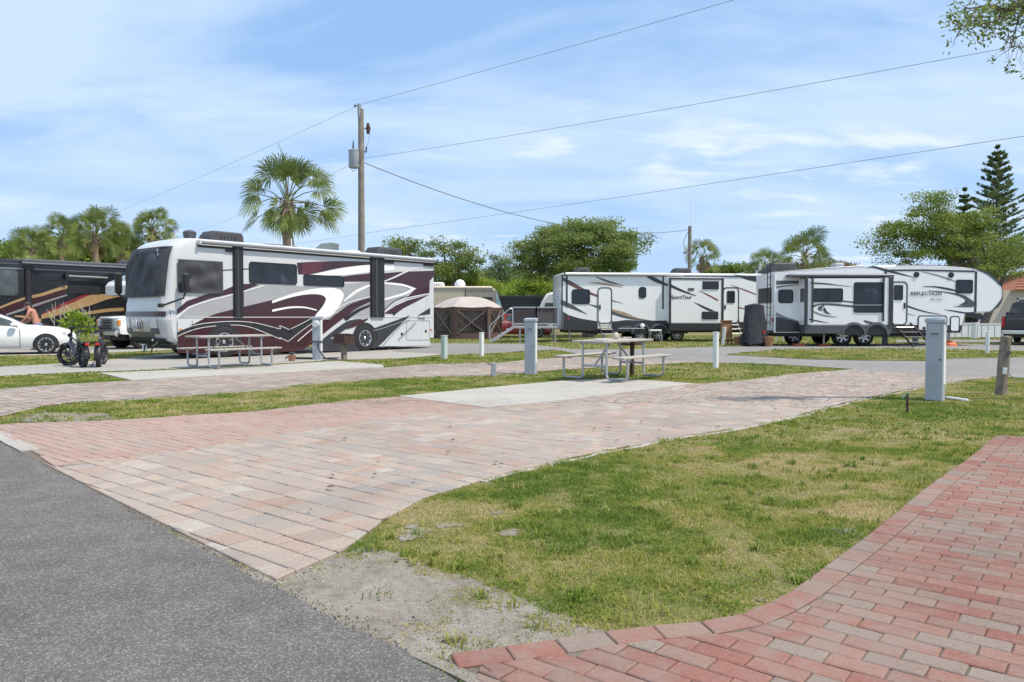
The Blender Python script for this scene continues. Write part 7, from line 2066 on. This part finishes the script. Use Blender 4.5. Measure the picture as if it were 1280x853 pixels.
tree_at('bush', 'olive green bush filling in behind the oak trunks', 650, 72, [(650, 352, 30, 16), (600, 352, 40, 16), (700, 352, 30, 18)], 80, 150, .2, OAKL, 106, clr=.8, trunk_r=.12)
tree_at('leaning_tree', 'broad leaning tree spreading behind the fifth wheel nose', 1226, 45, [(1150, 296, 50, 34), (1108, 304, 26, 18), (1162, 256, 26, 14), (1190, 298, 42, 32), (1264, 318, 34, 28), (1235, 340, 34, 18), (1128, 320, 36, 14), (1180, 322, 40, 14), (1185, 268, 20, 14), (1222, 276, 24, 16), (1200, 300, 26, 16)], 200, 165, .125, RIGHTL, 107, clr=.50, flat_z=.36, trunk_r=.24, forks=10, trunk_to=(at(1243, 380, 45).x - at(1226, 400, 45).x, 0, at(1243, 378, 45).z))
tree_at('broadleaf_tree', 'upright tree right behind the leaning tree', 1216, 50, [(1222, 308, 28, 22), (1270, 325, 26, 24)], 34, 150, .14, OAKL, 108, clr=.5, trunk_r=.24, forks=6)
tree_at('shrub', 'low reddish shrub showing above the fifth wheel roof', 1040, 70, [(1040, 331, 20, 7), (1062, 334, 10, 5), (985, 334, 14, 6)], 26, 80, .2, DEADL, 109, clr=.5, trunk_r=.1)
tree_at('hedge_tree', 'dark low tree showing just above the travel trailer roof', 915, 80, [(915, 338, 22, 7), (895, 340, 16, 6)], 30, 90, .3, OAKL, 110, clr=.7, trunk_r=.12)
# greenery between the palms on the left
for k, (px, py, rx, rz, lb) in enumerate(((60, 325, 40, 24, 'green thicket under the leftmost palms'), (100, 318, 40, 26, 'yellow green thicket under the middle palms'), (145, 318, 34, 24, 'brownish green thicket beside the motorhome cab'), (20, 318, 18, 12, 'dark low thicket at the left picture edge'))):
    tree_at('thicket', lb, px, 60 + k, [(px, py, rx, rz), (px, py + 30, rx, 30)], 85, 100, .26, (RIGHTL, BRIGHT, RIGHTL, OAKL)[k], 120 + k, clr=.75, trunk_r=.12, group='thickets under the palms')

# Norfolk pines: whorls of drooping feathered branches
def norfolk(label, base, h, rad, seed, whorls=17, z0=.25):
    o = thing('norfolk_pine', label, 'tree', base, 0, 'norfolk pines'); g = np.random.default_rng(seed); rnd = random.Random(seed)
    b = MB(); b.tube([(0, 0, 0), (.03, 0, h * .5), (0, 0, h)], [.20, .12, .02], BARK, 8); pts, cv = [], []
    for k in range(whorls):
        t = k / (whorls - 1); z = h * (z0 + (1 - z0) * t ** .85) + rnd.uniform(-.12, .12); L_ = rad * (1 - t) ** .8 + .12; nb = 6
        for i in range(nb):
            a = 2 * math.pi * i / nb + k * .55 + rnd.uniform(-.12, .12); d = Vector((math.cos(a), math.sin(a), 0)); ll = L_ * rnd.uniform(.68, 1.12); pth = []
            for j in range(7):
                s_ = j / 6; pth.append(Vector((0, 0, z)) + d * ll * s_ + Vector((0, 0, ll * (.52 * s_ - .22 * s_ * s_ + .16 * s_ ** 3))))
            b.tube(pth, [.035 * (1 - .8 * j / 6) for j in range(7)], BARK, 5, cap=False)
            sd = d.cross(Vector((0, 0, 1)))
            for j in range(int(34 * ll / rad) + 8):
                s_ = .15 + .85 * rnd.random(); q = pth[min(5, int(s_ * 6))].lerp(pth[min(6, int(s_ * 6) + 1)], (s_ * 6) % 1)
                for sg in (-1, 1):
                    fl = ll * .26 * (1.05 - s_ * .7)
                    for u in (.25, .6, 1.0):
                        pts.append(q + sd * sg * fl * u + d * fl * u * .45 + Vector((0, 0, .16 * u + rnd.uniform(-.03, .05)))); cv.append(rnd.random() * .4)
    leaves('crown', np.array(pts), .24, PINEL, o, seed, .34, .45, np.array(cv)); b.build('trunk', o, 60)
    return o
for (px, ty, Y, rad_px, lb, sd) in ((1247, 186, 56, 46, 'tall norfolk pine standing above the trees at the right edge', 5), (1206, 240, 60, 24, 'smaller norfolk pine left of the tall one', 6)):
    c = at(px, ty, Y); norfolk(lb, (c.x, Y, 0), c.z, rad_px * Y / F * 1.12, sd, whorls=18 if sd == 5 else 16)

# far off woods that close the horizon: one mass
g = np.random.default_rng(77); n = 60000
X = g.uniform(-140, 160, n); Yd = 105 + 14 * g.random(n) + 6 * noise2(X, X * 0, .05, 3)
top = 3.0 + 3.2 * noise2(X, X * 0, .09, 4) + 1.8 * noise2(X, X * 0, .4, 5); top = np.where((X > 14) & (X < 62), top * .62, top)
Z = top * np.sqrt(g.random(n))
tag(leaves('far_woods', np.stack([X, Yd, Z], 1), .75, OAKL, None, 9, .7, .2, .4 * noise2(X, Z, .5, 6)), 'low belt of distant woods along the horizon', kind='stuff')

# bright shrub with bare pale stems between the sedan and the pickup
sh = thing('shrub', 'bright green shrub with bare pale stems, between the white sedan and the pickup', 'shrub', (at(93, 400, 27.6).x, 27.6, 0), 0)
pts = []; g = np.random.default_rng(5)
for (cx, cz, r) in ((-.25, .85, .32), (.1, .95, .38), (.45, .85, .3), (.0, .6, .4), (.3, 1.2, .15), (-.1, 1.3, .14)): pts.append(g.normal(size=(160, 3)) * r * .55 + (cx, 0, cz))
leaves('foliage', np.concatenate(pts), .13, BRIGHT, sh, 5, .5, .1, g.random(960) * .5)
b = MB(); STEMW = mat('pale bare stem', (.5, .46, .40), .7); rnd = random.Random(12)
for k in range(7):
    x0 = -.75 + .22 * k; b.tube(smooth_poly([(x0 * .6, 0, 0), (x0 + rnd.uniform(-.1, .1), .05, .7), (x0 + rnd.uniform(-.25, .25), 0, 1.45 + rnd.random() * .5)], 4), [.022 - .002 * i for i in range(9)], STEMW, 5)
    for j in range(3): z = 1.0 + .2 * j; b.tube([(x0, .02, z), (x0 + rnd.uniform(-.25, .25), 0, z + .3)], [.012, .005], STEMW, 4)
b.build('stem', sh)

# overhanging limb of a large oak standing just outside the picture
ob = Vector((10.2, 10.6, 0))
oo = thing('oak_tree', 'oak limb with small leaves overhanging the upper right corner', 'tree', ob, 0)
b = MB(); T0 = Vector((0, 0, 0)); fork = Vector((-.3, .2, 3.2)); Yb = 10.3
limb = [fork] + [at(px, py, Yb) - ob for px, py in ((1330, -60), (1290, -10), (1262, 12), (1235, 8), (1205, 12))]
limb2 = [at(1290, -10, Yb) - ob, at(1272, 28, Yb + .1) - ob, at(1264, 60, Yb + .1) - ob]
limb3 = [at(1262, 12, Yb) - ob, at(1240, 28, Yb - .1) - ob, at(1216, 30, Yb - .15) - ob, at(1198, 40, Yb - .15) - ob]
b.tube([T0, fork * .5 + Vector((.1, 0, 0)), fork], [.42, .34, .30], BARK, 12)
for l_, r0 in ((limb, .12), (limb2, .02), (limb3, .018)):
    pth = smooth_poly(l_, 5); b.tube(pth, [max(.006, r0 * (1 - k / len(pth)) ** 1.3) for k in range(len(pth))], BARK, 6)
pts = []; g = np.random.default_rng(8); tw = []
for l_, w_ in ((limb[2:], 1), (limb2, 1), (limb3, 1), ([at(1300, 0, Yb) - ob, at(1290, 50, Yb) - ob], 1)):
    pth = smooth_poly(l_, 8)
    for p in pth:
        for k in range(2):
            e = p + Vector(g.normal(size=3)) * .12; b.tube([p, e], [.005, .002], BARK, 4, cap=False)
            for j in range(8): pts.append(e + Vector(np.clip(g.normal(size=3), -1.4, 1.4)) * .05)
for k in range(5):
    p = at(1255 + 5 * k, 62 + 3 * k, Yb) - ob; e = p + Vector((g.normal() * .1, 0, -.16 - .1 * g.random())); b.tube([p + Vector((.06, 0, .22)), p, e], [.004, .003, .002], BARK, 4, cap=False)
    pts += [e + Vector(g.normal(size=3)) * .04 for j in range(8)]
leaves('crown', np.array([tuple(p) for p in pts]), .068, OAKL, oo, 8, .42, .1, g.random(len(pts)) * .45)
b.build('trunk', oo, 50)
# ---------------------------------------------------------------- sky, sun, view
SUN_EL = 60.0
sx, sy = 0.93, -0.37                       # ground direction towards the sun
w = bpy.data.worlds.new('World'); scene.world = w; w.use_nodes = True
nt = w.node_tree; L = nt.links
bg = nt.nodes['Background']
sky = nt.nodes.new('ShaderNodeTexSky'); sky.sky_type = 'NISHITA'; sky.sun_disc = False
sky.sun_elevation = R(SUN_EL); sky.sun_rotation = math.atan2(sx, sy)
sky.air_density = 1.0; sky.dust_density = 1.2; sky.ozone_density = 1.6
tc = nt.nodes.new('ShaderNodeTexCoord')
sep = nt.nodes.new('ShaderNodeSeparateXYZ'); L.new(tc.outputs['Generated'], sep.inputs[0])
# thin cloud sheet: project the view direction on a plane overhead
zz = N(nt, 'ShaderNodeMath', _operation='ADD'); zz.inputs[1].default_value = 0.22; L.new(sep.outputs[2], zz.inputs[0])
dx = N(nt, 'ShaderNodeMath', _operation='DIVIDE'); L.new(sep.outputs[0], dx.inputs[0]); L.new(zz.outputs[0], dx.inputs[1])
dy = N(nt, 'ShaderNodeMath', _operation='DIVIDE'); L.new(sep.outputs[1], dy.inputs[0]); L.new(zz.outputs[0], dy.inputs[1])
cmb = nt.nodes.new('ShaderNodeCombineXYZ'); L.new(dx.outputs[0], cmb.inputs[0]); L.new(dy.outputs[0], cmb.inputs[1])
mp = nt.nodes.new('ShaderNodeMapping'); L.new(cmb.outputs[0], mp.inputs[0])
mp.inputs['Rotation'].default_value = (0, 0, R(24)); mp.inputs['Scale'].default_value = (0.8, 1.7, 1); mp.inputs['Location'].default_value = (3.1, 0.4, 0)
n1 = noise(nt, mp.outputs[0], 1.25, 8, 0.56, 0.5)
n2 = noise(nt, mp.outputs[0], 3.2, 6, 0.55, 0.3)
r1 = ramp(nt, [(0.36, 0.26), (0.47, 0.64), (0.60, 1.0)]); L.new(n1, r1.inputs[0])
r2 = ramp(nt, [(0.52, 0.0), (0.66, 1.0)]); L.new(n2, r2.inputs[0])
n3 = noise(nt, mp.outputs[0], 0.55, 3, 0.5); r3 = ramp(nt, [(0.42, 0.0), (0.58, 1.0)]); L.new(n3, r3.inputs[0])
pf = N(nt, 'ShaderNodeMath', _operation='MULTIPLY'); L.new(r2.outputs[0], pf.inputs[0]); L.new(r3.outputs[0], pf.inputs[1])
pf2 = N(nt, 'ShaderNodeMath', _operation='MULTIPLY'); L.new(pf.outputs[0], pf2.inputs[0]); pf2.inputs[1].default_value = 0.8
blue = mixc(nt, 0.65, sky.outputs[0], (1.30, 3.0, 6.0))
el = nt.nodes.new('ShaderNodeMapRange'); L.new(sep.outputs[2], el.inputs['Value']); el.inputs['From Min'].default_value = 0.0; el.inputs['From Max'].default_value = 0.30; el.inputs['To Min'].default_value = 0.92; el.inputs['To Max'].default_value = 0.0
hz = mixc(nt, el.outputs[0], blue, (2.9, 4.25, 6.2))
c1 = mixc(nt, r1.outputs[0], hz, (3.75, 4.85, 6.35))
cl = mixc(nt, pf2.outputs[0], c1, (5.4, 6.0, 6.8))
L.new(cl, bg.inputs['Color'])
bg.inputs['Strength'].default_value = 0.12

sd = bpy.data.lights.new('sun', 'SUN'); so = bpy.data.objects.new('sun', sd); C.objects.link(so)
sd.energy = 3.3; sd.angle = R(1.5); sd.color = (1.0, 0.90, 0.77)
d = Vector((sx, sy, 0)).normalized() * math.cos(R(SUN_EL)) + Vector((0, 0, math.sin(R(SUN_EL))))
so.rotation_euler = d.to_track_quat('Z', 'Y').to_euler()
so.location = d * 60

vs = scene.view_settings
vs.view_transform = 'Standard'; vs.look = 'None'; vs.gamma = 1; vs.use_curve_mapping = False
vs.exposure = 0.48
scene.cycles.max_bounces = 6; scene.cycles.diffuse_bounces = 3; scene.cycles.glossy_bounces = 3
scene.cycles.transparent_max_bounces = 12
scene.cycles.use_denoising = True
